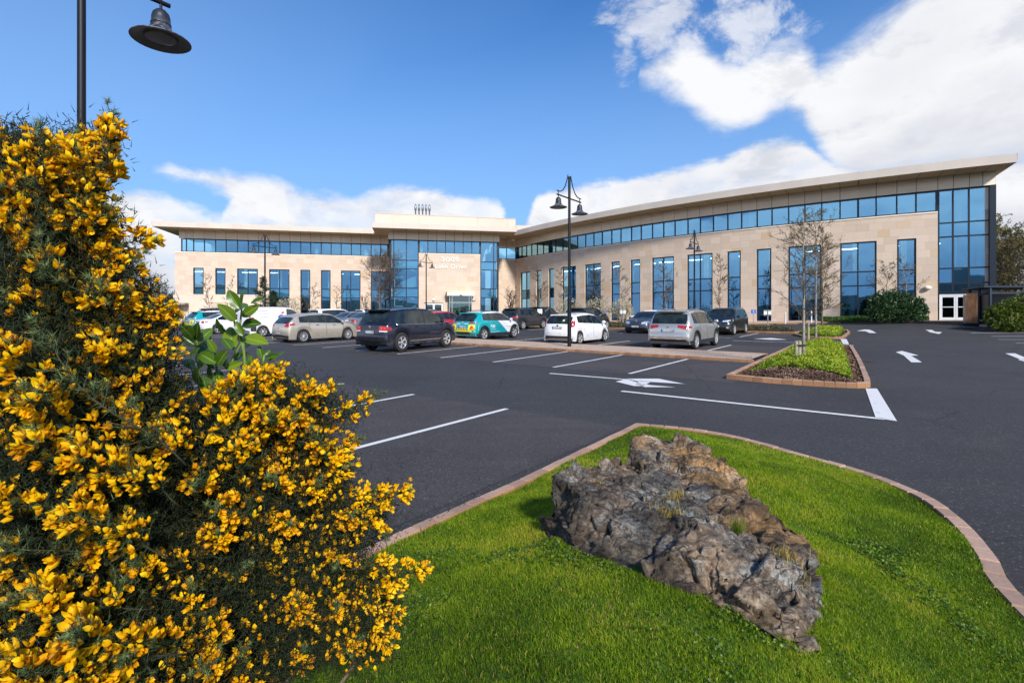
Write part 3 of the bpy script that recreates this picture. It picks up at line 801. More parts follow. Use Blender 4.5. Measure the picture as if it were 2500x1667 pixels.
# --- right wing
def r3(x): return 1220 + x / 4.126
def r4(x): return 1600 + x / 4.126
def r5(x): return 2000 + x / 3.136
RWIN = [(r3(208), r3(262), r3(303)), (r3(367), None, r3(420)), (r3(491), None, r3(548)), (r3(628), r3(700), r3(768)), (r3(857), r3(940), r3(1018)),
        (r3(1120), None, r3(1208)), (r3(1316), None, r3(1413)), (r3(1532), r3(1645), r3(1755)), (r4(319), r4(448), r4(576)), (r4(723), None, r4(860)),
        (r4(1019), None, r4(1168)), (r4(1338), r4(1503), r4(1672)), (r5(160), r5(296), r5(440)), (r5(596), None, r5(744))]
wins = []
for a, m_, b in RWIN:
    us = conv(RW, [a, b] if m_ is None else [a, m_, b]); wins.append((us[0], us[-1], Z_G + .12, Z_W))
    glazing(RW, us, [Z_G + .12, Z_T2, Z_T1, Z_W], spand=[1])
ut = RW.u(r5(908)); u_end = RW.L
mb = MB(); wall_run(RW, wins, 0.0, ut, Z_C, Z_G - .5, mb); bpart('stone_wall', mb, M_STONE, 'curved limestone wall of the right wing')
rm = conv(RW, [r3(x) for x in (147, 180, 215, 262, 313, 370, 432, 492, 555, 628, 700, 775, 857, 940, 1025, 1120, 1213, 1320, 1418, 1532, 1645, 1760, 1890)] +
          [r4(x) for x in (448, 580, 725, 865, 1022, 1172, 1340, 1505, 1675, 1860, 2045)] + [r5(x) for x in (296, 437, 595, 743, 908)])
rm[0] = 0.0
glazing(RW, rm, [Z_S0, Z_S1], 'ribbon_window', label='long curved ribbon window under the eaves of the right wing')
tu = [ut] + conv(RW, [r5(1027), r5(1150)]) + [u_end]
tr_fo = glazing(RW, tu, [3.93, Z_T2, Z_T1, 8.39, 9.5, Z_S1], 'corner_glazing', spand=[1, 3], label='glass stair tower at the right end')
e = (RW.at(u_end) - RW.at(u_end - .5)).normalized(); nbk = Vector((-e.y, e.x))
RE = Facade([RW.at(u_end), RW.at(u_end) + nbk * 16])
mb = MB(); RE.slab(mb, -.17, .16, Z_G - .3, Z_S1, -.15, .22); bpart('corner_column', mb, M_FRAME, 'dark metal corner column')
mb = MB(); RE.slab(mb, .16, 16, Z_G - .3, Z_C, -.36, 0); bpart('end_wall', mb, M_STONE)
mb = MB(); RE.slab(mb, .16, 16, Z_C, Z_S1, -.36, -.02); bpart('end_panel', mb, M_PANEL)
# double door at the right end
def double_door(F, u0, u1, z0, z1, off, name, label):
    mb = MB(); um = (u0 + u1) / 2
    F.slab(mb, u0, u1, z1 - .08, z1, off - .06, off + .06, 9)
    for a, b in ((u0, u0 + .08), (u1 - .08, u1)): F.slab(mb, a, b, z0, z1 - .08, off - .06, off + .06, 9)
    fo = bpart(name, mb, M_WHITEFR, label)
    for a, b in ((u0 + .085, um - .01), (um + .01, u1 - .085)):
        lf = MB()
        F.slab(lf, a, a + .11, z0 + .02, z1 - .09, off - .03, off + .035, 9); F.slab(lf, b - .11, b, z0 + .02, z1 - .09, off - .03, off + .035, 9)
        F.slab(lf, a + .11, b - .11, z0 + .02, z0 + .22, off - .03, off + .033, 9); F.slab(lf, a + .11, b - .11, z1 - .22, z1 - .09, off - .03, off + .033, 9)
        F.slab(lf, a + .11, b - .11, z0 + 1.02, z0 + 1.08, off - .02, off + .05, 9)
        bpart('door_leaf', lf, M_WHITEFR, parent=fo)
        gl = MB(); F.slab(gl, a + .11, b - .11, z0 + .22, z1 - .22, off - .012, off - .004, 9)
        bpart('door_glass', gl, M_DARKGL, parent=fo)
double_door(RW, ut + .12, RW.u(r5(1180)), Z_G + .22, 3.80, -.17, 'end_door', 'white framed double door at the right end')
mb = MB(); RW.slab(mb, RW.u(r5(1180)), u_end, Z_G + .1, 3.9, -.4, -.12); RW.slab(mb, ut, RW.u(r5(1180)), 3.82, 3.9, -.3, -.10); bpart('door_panel', mb, M_FRAME)
double_door(CB, ud0 + .03, ud1 - .03, Z_G + .1, 3.93, -.2, 'service_door', 'grey framed double door left of the porch')
# --- coping under the ribbon windows, fascia panels, soffit, eaves
for F, a, b in ((LW, -.68, LW.L), (CB, cm[0], cm[-1]), (CON, 0, CON.L), (RW, 0, ut)): cop = MB(); F.slab(cop, a, b, Z_C, Z_S0, -.4, .05 - .01 * (F is CON)); bpart('window_coping', cop, M_PANEL)
def panels(F, us, z0, z1, off=0.03, name='panel_band'):
    mb = MB(); g_ = .018
    for a, b in zip(us, us[1:]): F.slab(mb, a + g_, b - g_, z0 + .02, z1, -.05, off, 9)
    bpart(name, mb, M_PANEL)
    bk = MB(); F.slab(bk, us[0], us[-1], z0 + .03, z1, -.2, off - .035); bpart('panel_backing', bk, M_JOINT)
lu2 = [-0.2] + lu[1:-1] + [LW.L]
panels(LW, lu2, Z_S1, Z_P); cpu = [-.18] + [cu[1]] + [cu[2]] + [cm[0]] + cm[2:] + [cr[1], CB.L + .12]
panels(CB, cpu, Z_S1, Z_P); panels(CON, [0, CON.L * .42, CON.L], Z_S1, Z_P)
ru2 = rm + [tu[1], tu[2], RW.u(r5(1252)), u_end + .22]; panels(RW, ru2, Z_S1, Z_P)
panels(RE, [-.0] + [1.3 * k for k in range(1, 12)], Z_S1, Z_P); panels(SR, [0, 1.35, 2.7, 4.05, 5.4], Z_S1, Z_P); panels(SL, [0, 1.35, 2.7, 4.05, 5.4], Z_S1, Z_P)
# eaves as closed outlines: outer edge, then back
EO = 2.35; ZF0, ZF1 = Z_P + .02, 13.84
def eaves(name, outer, inner, us_pairs, side_edges=()):
    """outer/inner lists of points (front edge of eave, wall line)"""
    so = MB(); fa = MB(); jo = MB()
    for (o0, i0), (o1, i1) in zip(zip(outer, inner), zip(outer[1:], inner[1:])):
        V = lambda p, z: (p[0], p[1], z)
        so.face([V(o0, ZF0), V(i0, ZF0), V(i1, ZF0), V(o1, ZF0)])
        d = (Vector(o1) - Vector(o0)).normalized(); nn = Vector((d.y, -d.x)) * .05
        a, b = Vector(o0) + nn * 0, Vector(o1) + nn * 0
        fa.face([V(a, ZF0 - .03), V(b, ZF0 - .03), V(b + nn * .6, ZF1), V(a + nn * .6, ZF1)])
        ai, bi = a - nn * 2.5, b - nn * 2.5
        fa.face([V(a + nn * .6, ZF1), V(b + nn * .6, ZF1), V(bi, ZF1 + .015), V(ai, ZF1 + .015)])
        fa.face([V(b, ZF0 - .03), V(a, ZF0 - .03), V(ai, ZF0 - .03), V(bi, ZF0 - .03)])
    for (o0, i0) in list(zip(outer, inner))[1:-1]:
        o0 = Vector(o0); i0 = Vector(i0); d = (i0 - o0).normalized(); q = Vector((-d.y, d.x)) * .016
        V = lambda p: (p.x, p.y, ZF0 - .004)
        jo.face([V(o0 - q), V(o0 + q), V(i0 + q), V(i0 - q)])
    bpart('soffit', so, M_SOFFIT); bpart('soffit_joint', jo, M_JOINT)
    bpart('roof_fascia', fa, M_FASCIA, name)
# left wing eave from its left tip to the centre block
def off_pts(F, us, off): return [tuple(F.at(u, off)) for u in us]
lus = [-2.3] + lu2[1:]; 
eaves('thin pale eave of the left wing', off_pts(LW, [-2.3] + lu2[1:-1] + [LW.L + .6], EO), off_pts(LW, [-0.2] + lu2[1:-1] + [LW.L + .6], 0.0), None)
eaves('pale eave over the entrance block', off_pts(CB, [-2.0] + cpu[1:-1] + [CB.L + 2.0], EO), off_pts(CB, [-.1] + cpu[1:-1] + [CB.L + .1], 0.0), None)
# right wing: starts where it meets the link
ro = off_pts(RW, [1.6] + ru2[3:-1] + [u_end + .75], EO); ri = off_pts(RW, [0.0] + ru2[3:-1] + [u_end + .15], 0.0)
eaves('long curved eave of the right wing', ro, ri, None)
def straight_eave(p0, p1, i0, i1, k, label):
    o = [tuple(Vector(p0).lerp(Vector(p1), i / k)) for i in range(k + 1)]; i_ = [tuple(Vector(i0).lerp(Vector(i1), i / k)) for i in range(k + 1)]
    eaves(label, o, i_, None)
dL = (LW.P[1] - LW.P[0]).normalized(); nL = Vector((-dL.y, dL.x))
tipL = LW.at(-2.3, EO); straight_eave(tipL + nL * 14, tipL, LW.at(-.2, -14 + EO), LW.at(-.2, 0), 9, 'left end eave')
tipC = CB.at(-2.0, EO); straight_eave(tipC + nb2 * 5.0, tipC, CB.at(-.1, -5 + EO), CB.at(-.1, 0), 4, 'left return of the entrance eave')
tipD = CB.at(CB.L + 2.0, EO); straight_eave(tipD, tipD + nb2 * 5.2, CB.at(CB.L + .1, 0), CB.at(CB.L + .1, -5.2 + EO), 4, 'right return of the entrance eave')
mb = MB(); q = [CB.at(CB.L - .1, .2), RW.at(4.5, .6), RW.at(2.5, -1.0), CON.at(1.5, -.6), CB.at(CB.L - .1, -5.6)]; mb.face([(p.x, p.y, ZF0 + .014) for p in reversed(q)]); mb.face([(p.x, p.y, ZF1 - .09) for p in q]); bpart('soffit', mb, M_SOFFIT)
tipR = Vector(ro[-1]); straight_eave(tipR, tipR + nbk * 18, ri[-1], Vector(ri[-1]) + nbk * 18, 12, 'right end eave')
# roofs (flat, closed behind the eaves)
rf = MB()
def roofpoly(pts, z0, z1): 
    A = sum(pts[i][0] * pts[(i + 1) % len(pts)][1] - pts[(i + 1) % len(pts)][0] * pts[i][1] for i in range(len(pts)))
    rf.prism(pts if A > 0 else list(reversed(pts)), z0, z1)
roofpoly([tuple(LW.at(-.3, -.1)), tuple(LW.at(LW.L + 2, -.1)), tuple(LW.at(LW.L + 2, -16)), tuple(LW.at(-.3, -16))], ZF0 + .05, ZF1 - .02)
roofpoly([tuple(CB.at(0, -.1)), tuple(CB.at(CB.L, -.1)), tuple(CB.at(CB.L, -20)), tuple(CB.at(0, -20))], ZF0 + .08, ZF1 - .01)
for i in range(0, 12):
    a, b = RW.L * i / 12, RW.L * (i + 1) / 12
    roofpoly([tuple(RW.at(a, -.1)), tuple(RW.at(b, -.1)), tuple(RW.at(b, -15)), tuple(RW.at(a, -15))], ZF0 + .06, ZF1 - .03)
for F, a, b in ((LW, -2.2, LW.L), (CB, -1.9, CB.L + 1.9)): roofpoly([tuple(F.at(a, EO - .13)), tuple(F.at(b, EO - .13)), tuple(F.at(b, -.1)), tuple(F.at(a, -.1))], ZF0 + .03, ZF1 - .05)
for i in range(0, 24):
    a, b = .5 + (RW.L) * i / 24, .5 + (RW.L) * (i + 1) / 24
    roofpoly([tuple(RW.at(a, EO - .13)), tuple(RW.at(b, EO - .13)), tuple(RW.at(b, -.1)), tuple(RW.at(a, -.1))], ZF0 + .03, ZF1 - .05)
bpart('roof', rf, M_ROOF)
# --- interiors: floors, back walls, columns, stairs, ceiling lights
def floors(F, u0, u1, d, zz):
    for z in zz: fl = MB(); F.slab(fl, u0, u1, z - .25, z, -d, -.42, 3.0); bpart('interior_floor', fl, M_INTF)
    bw = MB(); F.slab(bw, u0, u1, Z_G, Z_S1 + .8, -d - .2, -d, 3.0); bpart('interior_wall', bw, M_INT)
floors(LW, 0, LW.L, 11, (Z_G + .1, 5.5, 9.6, 13.1)); floors(CB, 0.05, CB.L - .05, 14, (Z_G + .1, 9.6 + 3.5)); floors(RW, 0.1, u_end - .5, 10, (Z_G + .1, 5.5, 9.6, 13.1))
for z in (5.5, 9.6): fl = MB(); CB.slab(fl, cm[0] + .2, CB.L - .1, z - .2, z, -9, -.42); bpart('interior_floor', fl, M_INTF)
bw = MB(); CON.slab(bw, -1, CON.L + 1, 9.6, 12.9, -4, -3.8); bpart('interior_wall', bw, M_INT)
bw = MB(); RE.slab(bw, .3, 10, Z_G, 12.9, -.6, -.5); bpart('interior_wall', bw, M_INT)
cm_ = MB(); cm_.box(-.22, .22, -.22, .22, 0, 3.2); colme = cm_.mesh('interior_column', M_COLW)
def column(F, px, z, dz=1.0, off=-1.0, w=1.0):
    u = F.u(px); p = F.at(u, off); q = F.at(u + .1, off); o = link('interior_column', colme, bld)
    o.matrix_parent_inverse = Matrix.Translation(-Vector(bld.location))
    o.location = (p.x, p.y, z); o.rotation_euler = (0, 0, math.atan2(q.y - p.y, q.x - p.x)); o.scale = (w, w, dz)
for px in (z2(560), z2(1090), z2(1612), cz(302)): column(LW, px, 9.6)
for px in (cz(860),): column(CB, px, 9.6)
for px in (r3(455), r3(820), r3(1270), r3(1828), r4(262), r4(943), r4(1765), r5(88)): column(RW, px, 9.6)
for px in (r3(262), r3(940), r3(1600), r4(448), r4(1503), r5(250), r5(630)): column(RW, px, Z_G + .1, 1.2, -2.0)
for px in (z2(470), z2(660), z2(860), z2(1210), z2(1520), z2(1730)): column(LW, px, 5.5, 1.1, -2.5)
for px in (r3(700), r3(900), r3(1180), r3(1380), r3(1700), r4(400), r4(800), r4(1100), r4(1560), r5(280), r5(690)): column(RW, px, 5.5, 1.1, -3.0, .8)
for px in (r5(1110), r5(1215)): column(RW, px, 5.5, 2.3, -1.6, .7)
ml = MB(); ml.box(-.6, .6, -.14, .14, -.03, 0); lme = ml.mesh('ceiling_light', M_LAMP)
k = 0
for F, zs in ((LW, (9.30,)), (RW, (9.30,))):
    for row in (-1.5, -3.6):
        u = 1.6
        while u < F.L - 1.5:
            if F is RW and u < 9: u += 2.9; continue
            p = F.at(u + RNG.uniform(-.1, .1), row); q = F.at(u + .1, row); o = link('ceiling_light', lme, bld); o.matrix_parent_inverse = Matrix.Translation(-Vector(bld.location))
            o.location = (p.x, p.y, 8.05 if row > -2 else 8.25); o.rotation_euler = (0, 0, math.atan2(q.y - p.y, q.x - p.x)); u += 2.9
# stair seen through the tower glazing
st = MB()
def flight(ua, ub, za, zb, off):
    A, B = CB.at(ua, off), CB.at(ub, off); A2, B2 = CB.at(ua, off - 1.3), CB.at(ub, off - 1.3)
    st.face([(A.x, A.y, za), (B.x, B.y, zb), (B.x, B.y, zb + 1.15), (A.x, A.y, za + 1.15)])
    st.face([(A.x, A.y, za - .3), (B.x, B.y, zb - .3), (B.x, B.y, zb), (A.x, A.y, za)])
    st.face([(A.x, A.y, za - .3), (A2.x, A2.y, za - .3), (B2.x, B2.y, zb - .3), (B.x, B.y, zb - .3)])
for z in (Z_G, 5.45): flight(1.6, 5.4, z + .2, z + 2.0, -1.5); flight(5.4, 1.6, z + 2.0, z + 3.9, -3.0)
for z in (3.6, 5.5, 7.5, 9.5): CB.slab(st, .4, 1.7, z - .2, z + .0, -4.4, -1.5)
bpart('staircase', st, simple('stair_plaster', (0.80, 0.80, 0.76), 0.7))
# --- letters on the stone
M_LET = simple('white_letters', (0.74, 0.73, 0.72), 0.4)
def text_mesh(body, size, depth=0.05, align='LEFT', sp=1.0):
    c = bpy.data.curves.new('txt', 'FONT'); c.body = body; c.size = size; c.extrude = depth / 2; c.align_x = align; c.space_character = sp; c.offset = size * .003
    o = bpy.data.objects.new('txt', c); COL.objects.link(o)
    me = bpy.data.meshes.new_from_object(o.evaluated_get(bpy.context.evaluated_depsgraph_get()))
    bpy.data.objects.remove(o); bpy.data.curves.remove(c); return me
def facade_text(F, body, px0, px1, z, size, name):
    me = text_mesh(body, size, .06, 'LEFT', 1.08); me.materials.append(M_LET)
    xs_ = [v.co.x for v in me.vertices]; u0, u1 = F.u(px0), F.u(px1); k = (u1 - u0) / (max(xs_) - min(xs_))
    o = link(name, me, bld); o.matrix_parent_inverse = Matrix.Translation(-Vector(bld.location))
    p = F.at(u0, .05); q = F.at(u1, .05); a = math.atan2(q.y - p.y, q.x - p.x)
    o.matrix_basis = Matrix.Translation((p.x, p.y, z)) @ Matrix.Rotation(a, 4, 'Z') @ Matrix.Rotation(R(90), 4, 'X') @ Matrix.Diagonal((k, 1, 1, 1)) @ Matrix.Translation((-min(xs_), 0, 0))
def zz(F, px, py): # height of a photo point on a facade
    p = F.at(F.u(px)); return EYE + (HOR - py) / F0 * p.y
facade_text(CB, '3009', cz(1062), cz(1241), zz(CB, 1098, 639.5), .86, 'lettering')
facade_text(CB, 'Lake Drive', cz(1000), cz(1313), zz(CB, 1098, 656.3), .86, 'lettering')
# --- porch: cream canopy over a glass box
mb = MB(); CB.slab(mb, CB.u(1090.5), CB.u(1156), 4.86, 5.36, -.0, 1.3); CB.slab(mb, CB.u(1089), CB.u(1157.5), 5.36, 5.42, -.0, 1.36); bpart('entrance_canopy', mb, M_PANEL, 'cream canopy box over the entrance')
fr = MB(); pn = MB(); u0, u1 = CB.u(1096), CB.u(1150)
for u in (u0, u0 + .32, u1 - .38, u1 - .04): CB.slab(fr, u, u + .05, Z_G, 4.85, 1.08, 1.15)
CB.slab(fr, u0, u1, 3.95, 4.02, 1.07, 1.14); CB.slab(fr, u0, u0 + .05, Z_G, 4.85, 0.02, .08); CB.slab(fr, u1 - .05, u1, Z_G, 4.85, .02, .08)
CB.slab(pn, u0 + .03, u1 - .03, Z_G, 4.84, 1.10, 1.105)
for uu in (u0 + .02, u1 - .02):
    A, B = CB.at(uu, .05), CB.at(uu, 1.1); pn.face([(A.x, A.y, Z_G), (B.x, B.y, Z_G), (B.x, B.y, 4.84), (A.x, A.y, 4.84)])
po = bpart('porch', fr, simple('silver_frame', (0.45, 0.50, 0.48), 0.35, .5), 'glass entrance porch under the canopy'); bpart('porch_glass', pn, M_CLEAR, parent=po)
double_door(CB, CB.u(1101), CB.u(1142), Z_G + .05, 3.95, .2, 'entrance_door', 'pale framed glass entrance doors')
nt = MB(); CB.slab(nt, CB.u(1106.5), CB.u(1113.5), 2.72, 3.05, .26, .27); nt2 = MB(); CB.slab(nt2, CB.u(1106.5), CB.u(1114), 2.2, 2.62, .26, .275)
bpart('door_notice', nt, simple('paper', (0.8, 0.8, 0.82), 0.7)); bpart('door_notice', nt2, simple('green_notice', (0.04, 0.30, 0.20), 0.5))
def wall_lamp(F, px, py, r=.2, sq=.8, off=.12):
    u = F.u(px); p = F.at(u, off); z = zz(F, px, py); mb = MB()
    mb.lathe([(0.001, -r * sq)] + [(r * math.cos(a), r * sq * math.sin(a)) for a in [R(-60), R(-30), 0, R(30), R(60)]] + [(.001, r * sq)], 14, Matrix.Translation((p.x, p.y, z)))
    o = bpart('wall_lamp', mb, simple('lamp_opal', (0.80, 0.79, 0.74), 0.35), smooth=True); return o
wall_lamp(CB, 1058.7, 732, .22); wall_lamp(CB, 1124, 719.5, .2, .9, 1.45); wall_lamp(RW, r5(828), 703, .27, .62); wall_lamp(LW, 615, 732, .2)
mb = MB(); p = CB.at(CB.u(1153)); z = zz(CB, 1155, 732.5); CB.slab(mb, CB.u(1152.2), CB.u(1158.5), z - .07, z + .09, .10, .24); CB.slab(mb, CB.u(1158.5), CB.u(1160.3), z - .05, z + .05, .12, .22, mi=1); CB.slab(mb, CB.u(1152), CB.u(1153), z - .12, z - .03, 0, .15)
bpart('security_camera', mb, [M_WHITEFR, M_FRAME])
# --- plant room on the roof
dC = (CB.P[1] - CB.P[0]).normalized()
q0 = Vector(((915.7 - 1250) / F0 * 80.5, 80.5)); q1 = Vector(((1258.7 - 1250) / F0 * 85.2, 85.2)); PH = Facade([q0, q1])
hz = EYE + (HOR - 521.2) / F0 * 80.5
mb = MB(); js = [q0.x / q0.y * F0 + 1250] + [cz(x) for x in (555, 840, 1120, 1427, 1727)] + [1258.7]
us = conv(PH, js); us[0] = 0; us[-1] = PH.L
for a, b in zip(us, us[1:]):
    for z0, z1 in ((12.5, 15.85), (15.87, hz)): PH.slab(mb, a + .015, b - .015, z0, z1, -.06, .0)
PH.slab(mb, -.04, PH.L + .04, hz, hz + .09, -.4, .06)
bk = MB(); PH.slab(bk, 0, PH.L, 12.5, hz, -12, -.07)
bpart('plant_room', bk, M_RENDER, 'set back cream plant room on the roof'); bpart('plant_room_panel', mb, M_RENDER)
mb = MB(); P2 = Facade([q1 + Vector((0.05, 1.0)), q1 + Vector((9.5, 3.5))]); P2.slab(mb, 0, P2.L, 12.5, EYE + (HOR - 551) / F0 * 86.5, -8, 0); bpart('plant_room', mb, M_RENDER, 'lower end of the roof plant room')
lv = MB()
for i in range(5): PH.slab(lv, .65, 1.9, 13.9 + i * .2, 14.02 + i * .2, .005, .05)
bpart('louvre', lv, M_FASCIA)
M_VENT = simple('vent_metal', (0.20, 0.21, 0.22), 0.4, .7)
vm = MB(); vm.lathe([(.11, 0), (.11, 1.3), (.19, 1.4), (.19, 1.85), (.15, 2.0), (.12, 2.35), (.02, 2.45)], 10)
vme = vm.mesh('roof_vent', M_VENT, smooth=True, sharp=40)
for x in (807, 843, 881, 917, 952):
    p = PH.at(PH.u(cz(x)), -3.0); o = link('roof_vent', vme, bld); o.matrix_parent_inverse = Matrix.Translation(-Vector(bld.location)); o.location = (p.x, p.y, hz)
# --- single storey annex at the left end
mb = MB(); ua, ub = LW.u(z2(345)), LW.u(z2(1060)); LW.slab(mb, ua, ub, Z_G - .4, 4.93, -.3, .32); bpart('annex', mb, M_RENDER, 'low cream rendered base in front of the left wing')
mb = MB(); LW.slab(mb, ua - .1, ub + .05, 4.93, 4.99, -.3, .38); bpart('annex_coping', mb, M_PANEL)
mb = MB(); a, b = LW.u(z2(530)), LW.u(z2(762)); LW.slab(mb, a, b, Z_G, 3.9, .33, .36)
for i in range(10): LW.slab(mb, a + (b - a) * i / 10 + .02, a + (b - a) * (i + 1) / 10 - .02, Z_G, 3.85, .36, .375)
bpart('shutter_door', mb, M_RENDER, 'cream shutter in the rendered base'); mb = MB(); LW.slab(mb, a - .05, b + .05, 3.9, 3.97, .33, .42); bpart('shutter_hood', mb, M_SOFFIT)
mb = MB(); LW.slab(mb, LW.u(z2(180)) , ua, Z_G - .4, 4.9, -.32, .1); bpart('annex', mb, M_RENDER)
mb = MB(); LW.slab(mb, LW.u(z2(-40)), ua + .0, 3.62, 3.85, -.1, 1.6); bpart('side_canopy', mb, simple('grey_canopy', (0.25, 0.22, 0.20), .7), 'grey flat canopy at the left corner')
mb = MB(); LW.slab(mb, LW.u(z2(-40)), ua - .1, Z_G, 3.6, .12, .2)
for i in range(8): LW.slab(mb, LW.u(z2(185)) + i * .3, LW.u(z2(185)) + i * .3 + .22, Z_G, 3.5, .2, .24)
bpart('side_gate', mb, simple('beige_slats', (0.50, 0.41, 0.33), .8))

# paving in front of the facades and the kerb along the access road
def ribbon(name, pts_a, pts_b, dz, mat, kind='structure', dzb=None):
    mb = MB()
    for (a0_, b0_), (a1_, b1_) in zip(zip(pts_a, pts_b), zip(pts_a[1:], pts_b[1:])):
        q = [(p[0], p[1], gz(p[0], p[1]) + d) for p, d in ((a0_, dz), (a1_, dz), (b1_, dz), (b0_, dz))]
        mb.face(q)
    return tag(build(name, mb, mat), kind=kind)
us = [RW.L * i / 30 for i in range(31)]
fa_ = [RW.at(u, 4.2 - 0.8 * sstep(28, 42, u)) for u in us]; ia_ = [RW.at(u, -.3) for u in us]
front = [LW.at(-6, 9), LW.at(6, 9), LW.at(16, 9), LW.at(LW.L - 1, 9.0), CB.at(2, 4.6), CB.at(CB.L - .5, 4.4)] + fa_[2:] + [RW.at(RW.L, 3.4) + Vector((14, -2.0))]
front = [Vector((p.x, p.y)) for p in front]; inner = [LW.at(-6, -.3), LW.at(6, -.3), LW.at(16, -.3), LW.at(LW.L - 1, -.3), CB.at(2, -.3), CB.at(CB.L - .5, -.3)] + ia_[2:] + [RW.at(RW.L, -.3) + Vector((14, -2.0))]
ribbon('pavement', front, inner, 0.10, M_GRAVEL)
mb = MB(); kerb_path(mb, front, side=1, brick=.3); tag(build('access_road_kerb', mb, M_KERB), kind='structure')

# ---------------------------------------------------------------- cars
def car_paint(name, col, metal=0.35, rough=0.28):
    m, n = newmat(name); g = n.node('ShaderNodeTexCoord', out='Object')
    z = n.node('ShaderNodeSeparateXYZ', {0: g}, out=2)
    nz = n.noise(g, 6.0, 5, 0.65)
    dirt = n.mul(n.smooth(z, 0.75, 0.25), n.smooth(nz, 0.30, 0.70))
    c = n.mix(n.mul(dirt, 0.42), col, (0.17, 0.15, 0.13))
    finish(n, c, n.lin(dirt, 0, 1, rough, 0.6), metal, spec=0.4, coat=0.6); return m
CP = {k: car_paint('paint_' + k, *v) for k, v in dict(navy=((0.012, 0.014, 0.028), .3), champagne=((0.50, 0.44, 0.36), .45), white=((0.80, 0.79, 0.80), .0), silver=((0.47, 0.46, 0.45), .6),
      charcoal=((0.045, 0.045, 0.050), .4), black=((0.010, 0.011, 0.014), .2), slate=((0.07, 0.085, 0.125), .5), red=((0.48, 0.012, 0.035), .25), bluegrey=((0.16, 0.19, 0.23), .5),
      grey=((0.24, 0.24, 0.245), .5), blue=((0.02, 0.035, 0.12), .4)).items()}
def kona_paint():
    m, n = newmat('teal_and_white_livery'); g = n.node('ShaderNodeTexCoord', out='Object'); s_ = n.node('ShaderNodeSeparateXYZ', {0: g}, out=None); x, y, z = s_.outputs
    front = n.m('GREATER_THAN', n.sub(x, n.mul(n.sub(1.1, z), 1.25)), -0.22)
    roof = n.m('GREATER_THAN', n.sub(z, n.mul(n.m('MAXIMUM', n.sub(-1.25, x), 0.0), 0.3)), 1.44)
    f = n.m('MAXIMUM', front, roof)
    c = n.mix(f, (0.0, 0.30, 0.34), (0.80, 0.79, 0.80)); finish(n, c, 0.3, 0.0, coat=0.8); return m
CP['teal'] = kona_paint()
M_CGL = None
def m_carglass():
    m, n = newmat('car_glass'); g = n.node('ShaderNodeTexCoord', out='Object')
    nz = n.noise(g, 2.6, 3, 0.5)
    c = n.ramp(nz, [(0.40, (0.008, 0.011, 0.012)), (0.62, (0.022, 0.032, 0.031))])
    finish(n, c, 0.03, 0.0, spec=0.5, coat=0.0, extra={'IOR': 1.55}); return m
M_CGL = m_carglass()
M_TYRE = simple('tyre_rubber', (0.018, 0.018, 0.019), 0.85, var=.3, vscale=20)
M_RIM = simple('alloy_rim', (0.68, 0.68, 0.69), 0.35, 0.6)
M_RIMB = simple('wheel_back', (0.012, 0.012, 0.013), 0.8)
M_CLAD = simple('black_plastic', (0.022, 0.023, 0.026), 0.62, var=.2)
M_TAIL = simple('tail_light_red', (0.36, 0.006, 0.014), 0.15, coat=.6)
M_TAILD = simple('tail_light_dark', (0.16, 0.006, 0.012), 0.12, coat=1.0)
M_HEAD = simple('headlight_lens', (0.55, 0.58, 0.62), 0.08, 0.3, coat=1.0)
M_CHROME = simple('chrome_trim', (0.75, 0.76, 0.78), 0.15, 1.0)
M_PLATE = simple('plate_white', (0.72, 0.72, 0.73), 0.5)
M_PLBLUE = simple('plate_blue', (0.02, 0.08, 0.42), 0.5)
M_PLTXT = simple('plate_black', (0.02, 0.02, 0.02), 0.5)
M_AMBER = simple('amber_lens', (0.75, 0.22, 0.03), 0.15)
M_YEL = simple('yellow_reflective', (0.72, 0.80, 0.03), 0.4); M_REDR = simple('red_reflective', (0.62, 0.03, 0.02), 0.4)
M_DECW = simple('white_vinyl', (0.80, 0.80, 0.80), 0.4); M_DECG = simple('grey_vinyl', (0.30, 0.30, 0.36), 0.4); M_DECB = simple('blue_vinyl', (0.03, 0.12, 0.42), 0.4)
M_DECGR = simple('green_vinyl', (0.16, 0.55, 0.10), 0.4)
